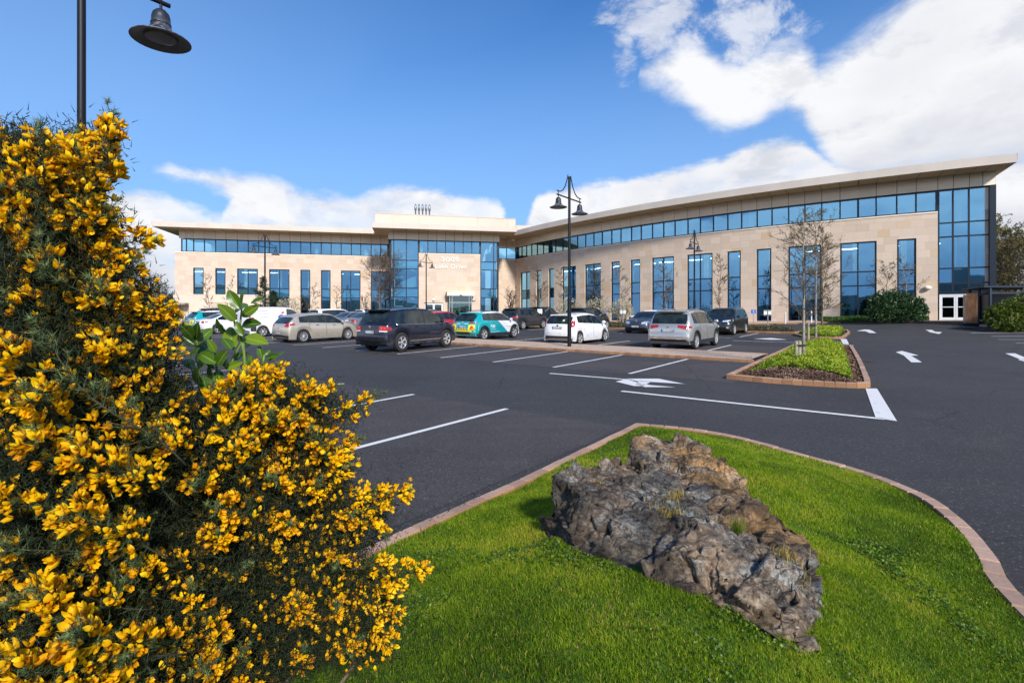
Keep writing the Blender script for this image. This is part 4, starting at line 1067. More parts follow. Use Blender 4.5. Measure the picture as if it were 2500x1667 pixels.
def wheel_meshes(Rw, w, spokes=5, rim=.68, style=0):
    key = (round(Rw, 3), spokes, style)
    if key in WM: return WM[key]
    ty = MB(); prof = [(Rw * rim, -w / 2 + .005), (Rw * .80, -w / 2 - .004), (Rw * .93, -w / 2), (Rw * .985, -w / 2 + .025), (Rw, -w / 2 + .06), (Rw, w / 2 - .06), (Rw * .985, w / 2 - .025), (Rw * .93, w / 2), (Rw * .80, w / 2 + .004), (Rw * rim, w / 2 - .005)]
    Q = Matrix.Rotation(R(-90), 4, 'X')            # the lathe axis becomes +y (outer face of a left wheel)
    ty.lathe(prof, 28, Q)
    ri = MB(); rr = Rw * rim
    ri.lathe([(rr, -w / 2), (rr, w / 2 - .004), (rr * .93, w / 2 - .006), (rr * .90, w / 2 - .045)], 28, Q)
    ri.lathe([(rr * .91, w / 2 - .075), (.001, w / 2 - .07)], 20, Q, mi=1)
    ri.lathe([(rr * .20, w / 2 - .07), (rr * .20, w / 2 - .015), (rr * .15, w / 2 - .008), (.001, w / 2 - .006)], 12, Q)
    for k in range(spokes):
        a = 2 * math.pi * k / spokes
        for sgn in ((-1, 1) if style else (0,)):
            aa = a + sgn * .13; wd = rr * (.075 if style else (.11 if spokes < 8 else .05))
            M = Q @ Matrix.Rotation(aa, 4, 'Z')
            pts0 = [(rr * .15, -wd * .8), (rr * .93, -wd * 1.05), (rr * .93, wd * 1.05), (rr * .15, wd * .8)]
            ri.prism(pts0, w / 2 - .05, w / 2 - .018, M)
    WM[key] = (ty.mesh('tyre', M_TYRE, smooth=True, sharp=50), ri.mesh('rim', [M_RIM, M_RIMB], smooth=True, sharp=30)); return WM[key]
WM = {}

def resample(prof, dmax=0.075):
    out = []; seg = []
    for i, (a, b) in enumerate(zip(prof, prof[1:])):
        k = max(1, int(math.ceil(max(abs(b[0] - a[0]) / dmax, abs(b[1] - a[1]) / .16))))
        for j in range(k): t = j / k; out.append((a[0] + (b[0] - a[0]) * t, a[1] + (b[1] - a[1]) * t)); seg.append(i)
    out.append(prof[-1]); return out, seg

def make_car(kind, paint, label, cat='car', group=None, **o):
    S = dict(CARS[kind]); S.update(o)
    L, Wd, H, wb, wr = S['L'], S['W'], S['H'], S['wb'], S['wr']; prof = S['prof']; belt = S['belt']; gc = S.get('gc', .2)
    xr = S['xr']; xf = xr + wb                     # axle positions
    pts, seg = resample(prof); hw = Wd / 2
    root = empty(S.get('name', 'parked_car')); tag(root, label, cat, group)
    ra = wr + S.get('gap', .055)
    def zbot(x):
        z = gc
        for xa in (xr, xf):
            d = abs(x - xa)
            if d < ra: z = max(z, wr + math.sqrt(ra * ra - d * d) * 1.0)
        return z
    tum = S.get('tumble', .30); cr_, cf_ = S.get('cr', .16), S.get('cf', .30)
    def plan(x):
        f = 1.0
        dr = (x - prof_minx); df = prof_maxx - x
        if dr < .6: f -= S.get('pr', .07) * ((.6 - dr) / .6) ** 2
        if df < 1.0: f -= S.get('pf', .12) * ((1.0 - df) / 1.0) ** 2
        return f
    prof_minx = min(p[0] for p in prof); prof_maxx = max(p[0] for p in prof)
    def beltz(x): 
        t = (x - S['bx'][0]) / (S['bx'][1] - S['bx'][0]); t = min(1, max(0, t)); return belt[0] + (belt[1] - belt[0]) * t
    rows = []
    for i, (x, zt) in enumerate(pts):
        w = hw * plan(x); be = min(beltz(x), zt - .05); zb = min(zbot(x), be - .02) if zt > gc + .1 else zt - .08
        zb = min(zb, be - .03)
        h = zt - be
        ys = [.955, .99, 1.0, .985, .94]; fr = [0, .2, .5, .82, 1.0]
        row = [(w * y, zb + (be - zb) * f) for y, f in zip(ys, fr)]
        if h > .2:
            zg = zt - .10; yg = w * .94 - tum * (zg - be) - .012
            row += [(yg, zg), (yg - .075, zt - .035), (yg * .55, zt - .006), (0, zt)]
        else:
            yb = w * .94
            row += [(yb - .03, be + h * .55), (yb * .86, be + h * .82), (yb * .5, zt - .004), (0, zt)]
        dr = x - prof_minx; df = prof_maxx - x
        rr_ = []
        for (y, z) in row:
            k = abs(y) / hw; xx = x
            if dr < .5: xx += cr_ * k ** 4 * (1 - dr / .5)
            if df < .7: xx -= cf_ * k ** 3 * (1 - df / .7)
            rr_.append((xx, y, z))
        rows.append(rr_)
    cats = {k: MB() for k in ('body', 'side_l', 'side_r', 'windscreen', 'rear', 'sill', 'pillar0_l', 'pillar0_r', 'pillar1_l', 'pillar1_r')}
    whole = MB(); nrow = len(rows[0])
    def cat_of(i, j):
        x = (pts[i][0] + pts[i + 1][0]) / 2; sg = seg[i]
        if j == 4 and S['sg'][0] < x < S['sg'][1] and rows[i][5][2] - rows[i][4][2] > .03:
            for k_, p in enumerate(S.get('pil', ())):
                if abs(x - p) < .045: return 'pillar%d' % k_
            return 'side'
        if j >= 6 and sg in S['ws']: return 'windscreen'
        if j >= 6 and sg in S['rw']: return 'rear'
        if j == 0 and S.get('clad'): return 'sill'
        return 'body'
    for i in range(len(rows) - 1):
        for j in range(nrow - 1):
            a, b, c, d = rows[i][j], rows[i + 1][j], rows[i + 1][j + 1], rows[i][j + 1]
            ct = cat_of(i, j)
            R_ = [(p[0], -p[1], p[2]) for p in (a, b, c, d)]
            Lf = [d, c, b, a]
            for q, sd in ((R_, 'r'), (Lf, 'l')):
                if len(set(q)) < 3: continue
                whole.face(q)
                k = ct + '_' + sd if ct[:4] in ('side', 'pill') else ct
                cats[k].face(q)
    # close the ends at the bottom
    for e_ in (0, -1):
        q = [(p[0], -p[1], p[2]) for p in rows[e_]] + [p for p in reversed(rows[e_][:-1])]
        if e_ == 0: q.reverse()
        cats['body'].face(q)
    pm = CP[paint]
    build('body', cats['body'], pm, root, smooth=True, merge=.0008, sharp=34)
    if cats['sill'].f: build('sill', cats['sill'], M_CLAD, root, smooth=True, merge=.0008, sharp=40)
    for k in cats:
        if k[:6] == 'pillar' and cats[k].f: build('door_pillar', cats[k], M_CLAD, root, smooth=True, merge=.0008)
    for k, nm in (('side_l', 'side_window'), ('side_r', 'side_window'), ('windscreen', 'windscreen'), ('rear', 'rear_window')):
        if cats[k].f: build(nm, cats[k], M_CGL, root, smooth=True, merge=.0008)
    wme = whole.mesh('tmp', pm); bmv = [v.co.copy() for v in wme.vertices]; bvh = BVHTree.FromPolygons(bmv, [tuple(p.vertices) for p in wme.polygons]); bpy.data.meshes.remove(wme)
    def decal(mb, poly, ax, off=.006, mi=0, sub=2):
        """poly in the (right, up) plane seen along ax: 'rear' (y,z), 'front' (y,z), 'left'/'right' (x,z)"""
        bm = bmesh.new(); bm.faces.new([bm.verts.new((p[0], 0, p[1])) for p in poly]); bmesh.ops.triangulate(bm, faces=bm.faces[:])
        for _ in range(sub): bmesh.ops.subdivide_edges(bm, edges=[e for e in bm.edges if e.calc_length() > .05], cuts=1, use_grid_fill=True); bmesh.ops.triangulate(bm, faces=bm.faces[:])
        D = {'rear': Vector((1, 0, 0)), 'front': Vector((-1, 0, 0)), 'left': Vector((0, -1, 0)), 'right': Vector((0, 1, 0))}[ax]
        P = {}
        for v in bm.verts:
            if ax in ('rear', 'front'): o_ = Vector((-4 if ax == 'rear' else 4, v.co.x, v.co.z))
            else: o_ = Vector((v.co.x, 3 if ax == 'left' else -3, v.co.z))
            hit, nn, _, dist = bvh.ray_cast(o_, D)
            P[v.index] = (hit - D * off * 1.6) if hit else None
        bm.verts.index_update()
        for f in bm.faces:
            q = [P[v.index] for v in f.verts]
            if any(p is None for p in q): continue
            nrm = (q[1] - q[0]).cross(q[2] - q[0])
            if nrm.dot(D) > 0: q.reverse()
            if max((a_ - b_).length for a_ in q for b_ in q) < .5: mb.face(q, mi)
        bm.free()
    root['_'] = 0; del root['_']
    # underbody and wheels
    ub = MB(); ub.box(prof_minx + .25, prof_maxx - .3, -hw * .78, hw * .78, gc - .02, gc + .30)
    for xa in (xr, xf): ub.box(xa - ra, xa + ra, -hw * .9, hw * .9, wr * .9, wr + ra + .03)
    build('underbody', ub, M_RIMB, root)
    ty, ri = wheel_meshes(wr, S.get('tw', .215), S.get('spokes', 5), S.get('rimr', .66), S.get('style', 0))
    for xa in (xr, xf):
        for sd in (1, -1):
            wo = link('wheel', ty, root); wo.location = (xa, sd * (hw - S.get('tw', .215) / 2 - .012), wr); wo.rotation_euler = (0, 0, 0 if sd > 0 else math.pi)
            link('rim', ri, wo)
    if S.get('clad'):
        for xa in (xr, xf):
            for sd in (1, -1):
                mb = MB(); n_ = 14
                for k in range(n_):
                    a_, b_ = math.pi * (k / n_) , math.pi * ((k + 1) / n_)
                    q = []
                    for an, rr2 in ((a_, ra - .004), (b_, ra - .004), (b_, ra + .075), (a_, ra + .075)):
                        x = xa + rr2 * math.cos(an); z = wr + rr2 * math.sin(an)
                        z = max(z, gc)
                        h_, nn, _, _ = bvh.ray_cast(Vector((x, 3 * sd, max(z, gc + .02) + .0)), Vector((0, -sd, 0)))
                        y = h_.y if h_ and abs(h_.y) > hw * .85 else sd * hw * .975
                        q.append((x, y + sd * .016, z))
                    mb.face(q if sd < 0 else q[::-1])
                build('wheel_arch', mb, M_CLAD, root)
    # lamps
    for sd in (1, -1):
        if S.get('tail'):
            mb = MB(); yo = hw * S.get('ty', .93)
            decal(mb, [(sd * min(y, yo), z) for y, z in S['tail']], 'rear')
            if S.get('tails'): decal(mb, [(x, z) for x, z in S['tails']], 'left' if sd > 0 else 'right')
            if mb.f: build('tail_light', mb, M_TAIL, root, smooth=True)
        if S.get('head'):
            mb = MB(); decal(mb, [(sd * y, z) for y, z in S['head']], 'front')
            if S.get('heads'): decal(mb, [(x, z) for x, z in S['heads']], 'left' if sd > 0 else 'right')
            if mb.f: build('headlight', mb, M_HEAD, root, smooth=True)
        # mirrors and handles
        mx_, mz_ = S['mir']; mb = MB()
        yb = hw * .94
        mb.lathe([(.001, -.07), (.055, -.055), (.075, 0), (.055, .06), (.001, .075)], 10, Matrix.Translation((mx_, sd * (yb + .14), mz_)) @ Matrix.Diagonal((.9, 1.5, 1.05, 1)))
        mb.tube([(mx_ + .03, sd * (yb - .04), mz_ - .05), (mx_ + .01, sd * (yb + .08), mz_ - .03)], .022, 6)
        build('wing_mirror', mb, S.get('mirm') or pm, root, smooth=True)
        for hx, hz_ in S.get('hand', ()):
            mb = MB(); h_, nn, _, _ = bvh.ray_cast(Vector((hx, 3 * sd, hz_)), Vector((0, -sd, 0)))
            if h_: mb.box(hx - .09, hx + .09, h_.y - .008, h_.y + .03 * sd if sd > 0 else h_.y + .008, hz_ - .014, hz_ + .014) if sd > 0 else mb.box(hx - .09, hx + .09, h_.y - .03, h_.y + .008, hz_ - .014, hz_ + .014)
            if mb.f: build('door_handle', mb, M_CHROME if S.get('chromeh') else pm, root)
        # door gaps
        if S.get('seams'):
            mb = MB()
            for pl in S['seams']:
                for (a_, b_) in zip(pl, pl[1:]):
                    d = Vector((b_[0] - a_[0], b_[1] - a_[1])).normalized(); q = Vector((-d.y, d.x)) * .0065
                    decal(mb, [(a_[0] - q.x, a_[1] - q.y), (b_[0] - q.x, b_[1] - q.y), (b_[0] + q.x, b_[1] + q.y), (a_[0] + q.x, a_[1] + q.y)], 'left' if sd > 0 else 'right', .003, 0, 3)
            if mb.f: build('door_gap', mb, M_RIMB, root)
        if S.get('chrome'):
            mb = MB(); x0, x1 = S['sg']; 
            zz_ = beltz((x0 + x1) / 2)
            P = [(x0 + .02 + (x1 - x0 - .04) * k / 10) for k in range(11)]
            pp = []
            for x in P:
                h_, nn, _, _ = bvh.ray_cast(Vector((x, 3 * sd, beltz(x) - .01)), Vector((0, -sd, 0)))
                if h_: pp.append(h_ + Vector((0, .012 * sd, 0)))
            mb.tube(pp, .013, 5); build('window_trim', mb, M_CHROME, root, smooth=True)
        if S.get('rail'):
            mb = MB(); x0, x1 = S['rail']
            pp = []
            for k in range(9):
                x = x0 + (x1 - x0) * k / 8; h_, nn, _, _ = bvh.ray_cast(Vector((x, sd * hw * .60, 3)), Vector((0, 0, -1)))
                if h_: pp.append(h_ + Vector((0, 0, .045 if 0 < k < 8 else .0)))
            mb.tube(pp, .019, 6); build('roof_rail', mb, S.get('railm', M_CHROME), root, smooth=True)
    # plates, badge, wiper, cladding of the bumpers
    for ax, key in (('rear', 'rp'), ('front', 'fp')):
        if S.get(key):
            z = S[key]; sx = -1 if ax == 'rear' else 1
            h_, nn, _, _ = bvh.ray_cast(Vector((4 * sx, 0, z)), Vector((-sx, 0, 0)))
            xx = h_.x + sx * .012; mb = MB(); mb.box(min(xx, xx + sx * .012), max(xx, xx + sx * .012), -.26, .26, z - .057, z + .057, mi=2); 
            mb.box(min(xx + sx * .012, xx + sx * .014), max(xx + sx * .012, xx + sx * .014), -.252, .252, z - .05, z + .05, mi=0)
            yb_ = .252 if ax == 'rear' else -.252
            mb.box(min(xx + sx * .014, xx + sx * .016), max(xx + sx * .014, xx + sx * .016), min(yb_, yb_ * .82), max(yb_, yb_ * .82), z - .05, z + .05, mi=1)
            po_ = build('number_plate', mb, [M_PLATE, M_PLBLUE, M_PLTXT], root)
            if S.get('reg'):
                me = text_mesh(S['reg'], .105, .004, 'CENTER'); me.materials.append(M_PLTXT)
                t_ = link('plate_text', me, po_)
                B_ = Matrix(((0, 0, sx, xx + sx * .018), (sx, 0, 0, -.02 * sx * (-1)), (0, 1, 0, z - .037), (0, 0, 0, 1)))
                t_.matrix_basis = B_ @ Matrix.Diagonal((.82, 1, 1, 1))
    if S.get('rb'):
        mb = MB(); decal(mb, S['rb'], 'rear', .010)
        if mb.f: build('rear_bumper', mb, M_CLAD, root, smooth=True)
    if S.get('fb'):
        mb = MB(); decal(mb, S['fb'], 'front', .010)
        if mb.f: build('front_grille', mb, M_CLAD, root, smooth=True)
    if S.get('badge'):
        z = S['badge']
        for sx in (-1, 1):
            if sx == 1 and not S.get('fbadge'): continue
            zb_ = z if sx < 0 else S['fbadge']
            h_, nn, _, _ = bvh.ray_cast(Vector((4 * sx, 0, zb_)), Vector((-sx, 0, 0)))
            mb = MB(); mb.lathe([(.055, 0), (.055, .01), (.042, .012), (.040, .006), (.001, .006)], 16, Matrix.Translation((h_.x, 0, zb_)) @ Matrix.Rotation(R(90 * sx), 4, 'Y'))
            build('badge', mb, M_CHROME, root)
    if S.get('wiper'):
        y0, z0, y1, z1 = S['wiper']; pp = []
        for k in range(5):
            y, z = y0 + (y1 - y0) * k / 4, z0 + (z1 - z0) * k / 4
            h_, nn, _, _ = bvh.ray_cast(Vector((-4, y, z)), Vector((1, 0, 0)))
            if h_: pp.append(h_ + Vector((-.02, 0, 0)))
        mb = MB(); mb.tube(pp, .014, 5); build('wiper', mb, M_RIMB, root)
    if S.get('spoiler'):
        x, z, l_ = S['spoiler']; mb = MB(); yw = hw * .66
        mb.prism([(x - l_, -yw * .92), (x, -yw), (x + .12, -yw), (x + .12, yw), (x, yw), (x - l_, yw * .92)], z - .035, z + .012)
        build('spoiler', mb, S.get('spoilm') or pm, root)
    if S.get('aerial'):
        mb = MB(); x, z = S['aerial']; mb.tube([(x, 0, z - .02), (x - .06, 0, z + .09)], [.022, .008], 6); build('aerial', mb, M_CLAD, root)
    # seats and a dashboard show through nothing: the glass is dark
    root_bvh[root.name] = (bvh, decal, hw)
    return root
root_bvh = {}
CARS = {
 'suv_a': dict(L=4.75, W=1.93, H=1.73, wb=2.86, wr=.385, xr=-1.43, gc=.27, prof=[(-2.25, .36), (-2.36, .48), (-2.39, .62), (-2.34, .80), (-2.31, 1.06), (-2.20, 1.16), (-1.93, 1.58), (-1.80, 1.67), (-1.2, 1.71), (-.3, 1.73), (.35, 1.70), (.62, 1.64), (1.33, 1.15), (1.9, 1.07), (2.2, .93), (2.35, .72), (2.36, .50), (2.2, .34)],
     belt=(1.10, 1.06), bx=(-2.2, 1.4), ws=(11,), rw=(5,), sg=(-1.78, 1.12), pil=(-.02, -1.0), tail=[(.52, .86), (.95, .84), (.93, 1.03), (.56, 1.05)], tails=[(-2.30, .86), (-2.02, .88), (-2.04, 1.00), (-2.30, 1.02)], head=[(.5, .72), (.85, .74), (.82, .90), (.5, .88)],
     mir=(.98, 1.17), hand=((-.55, .98), (.42, .96)), rp=.80, badge=.98, wiper=(.30, 1.17, -.25, 1.20), spoiler=(-1.93, 1.665, .16), rail=None, chrome=True, style=1, spokes=5, rimr=.62, reg='07-D-17249',
     rb=[(-.90, .30), (.90, .30), (.90, .44), (-.90, .44)], seams=[[(-.0, .36), (-.03, 1.05)], [(1.03, .40), (1.03, 1.04)], [(-.95, 1.04), (-.98, .84), (-.86, .62)]]),
 'suv_b': dict(L=4.49, W=1.84, H=1.65, wb=2.68, wr=.35, xr=-1.33, gc=.24, prof=[(-2.12, .34), (-2.22, .45), (-2.24, .62), (-2.20, .70), (-2.18, .98), (-2.11, 1.08), (-1.84, 1.50), (-1.74, 1.585), (-1.1, 1.64), (-.2, 1.65), (.35, 1.61), (.55, 1.56), (1.28, 1.08), (1.8, 1.01), (2.08, .88), (2.22, .68), (2.23, .48), (2.1, .32)],
     belt=(1.10, 1.02), bx=(-2.1, 1.3), ws=(11,), rw=(5,), sg=(-1.62, 1.08), pil=(-.02, -.92), tail=[(.40, .93), (.90, .83), (.92, 1.00), (.40, 1.03)], tails=[(-2.14, .87), (-1.88, .93), (-1.88, .99), (-2.14, 1.02)], head=[(.45, .74), (.85, .78), (.84, .88), (.45, .84)],
     mir=(.92, 1.12), hand=((-.55, .93), (.40, .91)), rp=.80, badge=.965, wiper=(-.28, 1.11, .12, 1.11), spoiler=(-1.80, 1.60, .16), rail=(-1.5, .25), style=1, spokes=5, reg='171-D-14330', aerial=(-1.35, 1.62),
     rb=[(-.80, .27), (.80, .27), (.72, .46), (-.72, .46)], seams=[[(-.0, .34), (-.03, 1.02)], [(1.0, .38), (1.0, .98)], [(-.88, 1.04), (-.92, .82), (-.80, .62)]], clad=True),
 'hatch_a': dict(L=4.34, W=1.79, H=1.50, wb=2.60, wr=.32, xr=-1.27, gc=.18, prof=[(-2.02, .28), (-2.13, .38), (-2.16, .58), (-2.12, .84), (-2.05, .98), (-1.72, 1.30), (-1.55, 1.40), (-.9, 1.475), (-.1, 1.50), (.35, 1.46), (.50, 1.42), (1.28, .97), (1.75, .86), (2.02, .72), (2.15, .55), (2.14, .40), (2.0, .26)],
     belt=(1.05, .92), bx=(-2.0, 1.3), ws=(10,), rw=(4,), sg=(-1.45, 1.08), pil=(.02, -.98), tail=[(.50, .84), (.84, .80), (.86, .99), (.60, 1.01)], tails=[(-2.04, .86), (-1.72, .92), (-1.74, .99), (-2.04, 1.00)], head=[(.4, .60), (.8, .62), (.76, .76), (.45, .72)],
     mir=(.90, 1.02), hand=((-.52, .88), (.45, .85)), rp=.50, badge=.80, wiper=(.0, 1.0, .30, 1.02), style=0, spokes=12, chromeh=True, reg='08-D-30412', rb=[(-.78, .22), (.78, .22), (.78, .40), (-.78, .40)], seams=[[(.02, .28), (.0, .96)], [(1.05, .32), (1.02, .90)], [(-.92, 1.0), (-1.0, .80), (-.84, .58)]]),
 'fiesta': dict(L=3.95, W=1.72, H=1.48, wb=2.49, wr=.305, xr=-1.24, gc=.17, prof=[(-1.83, .26), (-1.93, .36), (-1.95, .55), (-1.91, .80), (-1.88, .98), (-1.60, 1.34), (-1.46, 1.405), (-.8, 1.46), (-.1, 1.48), (.35, 1.43), (.48, 1.39), (1.22, .95), (1.62, .84), (1.85, .70), (1.95, .54), (1.94, .40), (1.8, .25)],
     belt=(1.06, .90), bx=(-1.9, 1.2), ws=(10,), rw=(4,), sg=(-1.38, 1.02), pil=(.02, -.90), tail=[(.66, .84), (.82, .84), (.83, 1.12), (.69, 1.13)], tails=[(-1.84, .86), (-1.68, .90), (-1.58, 1.16), (-1.74, 1.12)], head=[(.4, .60), (.75, .62), (.72, .82), (.5, .74)],
     mir=(.86, 1.00), hand=((-.50, .86), (.42, .83)), rp=.80, badge=.90, wiper=(-.2, 1.0, .25, 1.02), style=1, spokes=5, reg='141-LK-165', rb=[(-.74, .20), (.74, .20), (.66, .42), (-.66, .42)], seams=[[(.02, .26), (.0, .94)], [(1.0, .30), (.98, .88)], [(-.86, 1.0), (-.93, .80), (-.80, .56)]], spoiler=(-1.56, 1.40, .12)),
 'kona': dict(L=4.17, W=1.80, H=1.56, wb=2.60, wr=.335, xr=-1.29, gc=.22, prof=[(-1.94, .30), (-2.05, .42), (-2.08, .62), (-2.04, .84), (-2.00, 1.02), (-1.62, 1.38), (-1.48, 1.455), (-.9, 1.53), (-.1, 1.55), (.30, 1.51), (.46, 1.47), (1.20, 1.02), (1.65, .93), (1.92, .80), (2.06, .62), (2.06, .46), (1.92, .30)],
     belt=(1.08, 1.0), bx=(-2.0, 1.2), ws=(10,), rw=(4,), sg=(-1.30, 1.02), pil=(.02, -.88), tail=[(.42, .93), (.86, .93), (.88, 1.0), (.50, 1.01)], tails=[(-1.96, .94), (-1.72, .97), (-1.96, 1.0)], head=[(.5, .62), (.8, .62), (.78, .72), (.5, .70)],
     mir=(.86, 1.07), hand=((-.52, .92), (.42, .90)), rp=.72, badge=.94, wiper=(-.2, 1.04, .15, 1.05), style=1, spokes=5, clad=True, rail=(-1.2, .25), railm=M_CLAD, reg='202-D-20371', rb=[(-.86, .26), (.86, .26), (.84, .50), (-.84, .50)], spoiler=(-1.55, 1.46, .14)),
 'saloon': dict(L=4.69, W=1.81, H=1.44, wb=2.84, wr=.33, xr=-1.42, gc=.17, prof=[(-2.20, .26), (-2.31, .36), (-2.34, .60), (-2.31, .86), (-2.22, .96), (-1.75, 1.02), (-1.05, 1.34), (-.85, 1.40), (-.3, 1.44), (.25, 1.41), (.42, 1.37), (1.15, .98), (1.75, .88), (2.12, .74), (2.33, .56), (2.33, .40), (2.2, .26)],
     belt=(.98, .93), bx=(-2.2, 1.2), ws=(10,), rw=(5,), sg=(-1.38, .98), pil=(-.02, -.90), tail=[(.52, .74), (.84, .74), (.86, .90), (.50, .90)], tails=[(-2.24, .76), (-1.98, .84), (-2.24, .90)], head=[(.5, .58), (.82, .60), (.8, .74), (.5, .70)],
     mir=(.80, 1.00), hand=((-.60, .84), (.35, .82)), rp=.84, badge=.95, style=1, spokes=5, chrome=True, reg='171-D-20836', seams=[[(-.02, .26), (-.03, .94)], [(.95, .30), (.95, .90)]]),
 'van': dict(L=4.40, W=1.85, H=1.82, wb=2.79, wr=.325, xr=-1.32, gc=.20, prof=[(-2.10, .34), (-2.19, .42), (-2.20, .62), (-2.17, 1.02), (-2.13, 1.52), (-2.06, 1.74), (-1.9, 1.80), (-.8, 1.82), (.2, 1.80), (.50, 1.76), (.68, 1.70), (1.42, 1.12), (1.85, 1.00), (2.08, .86), (2.19, .64), (2.19, .44), (2.05, .30)],
     belt=(1.14, 1.08), bx=(-2.1, 1.4), ws=(10,), rw=(), sg=(.18, 1.22), pil=(), tumble=.10, tail=[(.78, .90), (.9, .90), (.9, 1.30), (.82, 1.34)], tails=[(-2.13, .92), (-1.98, .92), (-2.02, 1.28), (-2.11, 1.32)], head=[(.5, .70), (.85, .72), (.82, .95), (.5, .85)],
     mir=(1.0, 1.15), hand=((.25, .95),), rp=.55, badge=1.0, style=0, spokes=6, clad=False, reg='161-LH-1940', rb=[(-.9, .26), (.9, .26), (.9, .50), (-.9, .50)], seams=[[(.14, .30), (.12, 1.70)], [(1.22, .38), (1.2, 1.05)]]),
}
CARS['suv_c'] = dict(CARS['suv_b'], L=4.53, tail=[(.48, .90), (.90, .86), (.92, 1.0), (.52, 1.02)], reg='171-D-9056', rail=(-1.3, .3), railm=M_CLAD, belt=(1.14, 1.0), rb=[(-.84, .26), (.84, .26), (.84, .52), (-.84, .52)])
CARS['suv_d'] = dict(CARS['suv_b'], L=4.66, H=1.68, clad=False, rail=None, head=[(.38, .80), (.90, .84), (.88, .96), (.42, .90)], heads=[(2.10, .84), (1.80, .92), (1.78, .96), (2.10, .94)], fp=.56, reg='14-D-4418', fbadge=None, fb=[(-.40, .64), (.40, .64), (.36, .76), (-.36, .76)], chrome=True, mirm=None)
CARS['bmw'] = dict(CARS['hatch_a'], prof=[(-2.02, .28), (-2.13, .38), (-2.16, .58), (-2.12, .80), (-2.05, .95), (-1.72, 1.24), (-1.55, 1.33), (-.9, 1.40), (-.2, 1.42), (.10, 1.40), (.25, 1.36), (.98, .98), (1.75, .86), (2.02, .74), (2.15, .58), (2.14, .40), (2.0, .26)], wb=2.69, xr=-1.35,
     head=[(.40, .62), (.82, .66), (.80, .78), (.42, .74)], heads=[(2.0, .68), (1.75, .76), (1.75, .80), (2.0, .79)], fp=.46, reg='13-D-32067', fbadge=.80, mir=(.70, .98), sg=(-1.45, .85), fb=[(-.62, .28), (.62, .28), (.58, .40), (-.58, .40)])
TAN = R(0)
ng = Vector((-.0041, -.0264, 1)).normalized()
def place(root, x, y, hd, dz=0.0):
    f = Vector((math.cos(hd), math.sin(hd), 0)); n_ = ng if y < 50 else Vector((0, 0, 1)); f = (f - n_ * f.dot(n_)).normalized(); l = n_.cross(f)
    root.rotation_mode = 'QUATERNION'; M = Matrix((f, l, n_)).transposed(); root.rotation_quaternion = M.to_quaternion(); root.location = (x, y, gz(x, y) + dz)
HS = math.atan2(S_.y, S_.x)
def park_px(root, kind, px, py, hd=HS, corner='rr'):
    """put the named tyre contact on the ground point seen at that pixel"""
    S = CARS[kind]; hw = S['W'] / 2 - .06; x0 = S['xr'] if corner[0] == 'r' else S['xr'] + S['wb']; y0 = -hw if corner[1] == 'r' else hw
    g = G(px, py); c, s_ = math.cos(hd), math.sin(hd)
    place(root, g[0] - (x0 * c - y0 * s_), g[1] - (x0 * s_ + y0 * c), hd)
def park(root, s, t, rev=False):
    """s of the rear bumper (or of the nose when reversed)"""
    L2 = 2.2; x, y = lot(s + L2, t); place(root, x, y, HS + (math.pi if rev else 0))
GR = 'cars parked in the car park'
c = make_car('suv_a', 'navy', 'large dark navy estate off-roader parked nearest the camera, its left wheels over the bay line', group=GR); park_px(c, 'suv_a', 978, 859.5, HS + R(4.5)); c.scale = (.95, 1, 1.02)
mb = MB(); mb.box(-.92, .92, 0, .02, 0, .03)
for sd in (1, -1):
    mb = MB(); mb.box(-.98, .98, sd * .955 - .012, sd * .955 + .012, .40, .44); build('sill_trim', mb, M_CHROME, c)
    mb = MB(); bvh, decal, hw = root_bvh[c.name]; decal(mb, [(sd * .60, .925), (sd * .70, .925), (sd * .70, 1.0), (sd * .60, 1.0)], 'rear', .012); decal(mb, [(sd * .76, .92), (sd * .85, .92), (sd * .85, .99), (sd * .76, .99)], 'rear', .012); build('lamp_lens', mb, simple('bright_red_lens', (0.8, 0.03, 0.02), .1, coat=.5), c)
    mb = MB(); decal(mb, [(sd * .54, .825), (sd * .90, .815), (sd * .90, .85), (sd * .54, .862)], 'rear', .012); build('reverse_lamp', mb, M_DECW, c)
c = make_car('hatch_a', 'champagne', 'champagne beige hatchback with red tail lights left of the large navy off-roader', group=GR); park_px(c, 'hatch_a', 741, 836.5)
c = make_car('saloon', 'white', 'white saloon with red tail lights seen behind the laurel leaves', group=GR); park_px(c, 'saloon', 532, 815.5)
c = make_car('van', 'white', 'white panel van with a red and blue flag on its side', cat='van', group=GR, name='panel_van'); park_px(c, 'van', 642, 822.5)
bvh, decal, hw = root_bvh[c.name]
def side_text(root, body, x, z, size, mat, off=.012, name='lettering'):
    """lettering on the right hand flank, read from outside"""
    bvh = root_bvh[root.name][0]; me = text_mesh(body, size, .002, 'LEFT'); me.materials.append(mat)
    bm = bmesh.new(); bm.from_mesh(me); bmesh.ops.delete(bm, geom=[f for f in bm.faces if f.normal.z < .5], context='FACES'); bm.to_mesh(me); bm.free()
    for v in me.vertices:
        X, Z = x + v.co.x, z + v.co.y
        h_, nn, _, _ = bvh.ray_cast(Vector((X, -3, Z)), Vector((0, 1, 0)))
        v.co = (X, (h_.y if h_ else -root_bvh[root.name][2]) - off, Z)
    return link(name, me, root)
side_text(c, 'Standard', -1.62, 1.53, .17, M_DECG); side_text(c, 'Control', -1.52, 1.34, .17, M_DECG); side_text(c, 'Systems', -1.52, 1.15, .17, M_DECG); side_text(c, 'Energy', -.42, .86, .17, M_DECG)
mb = MB()
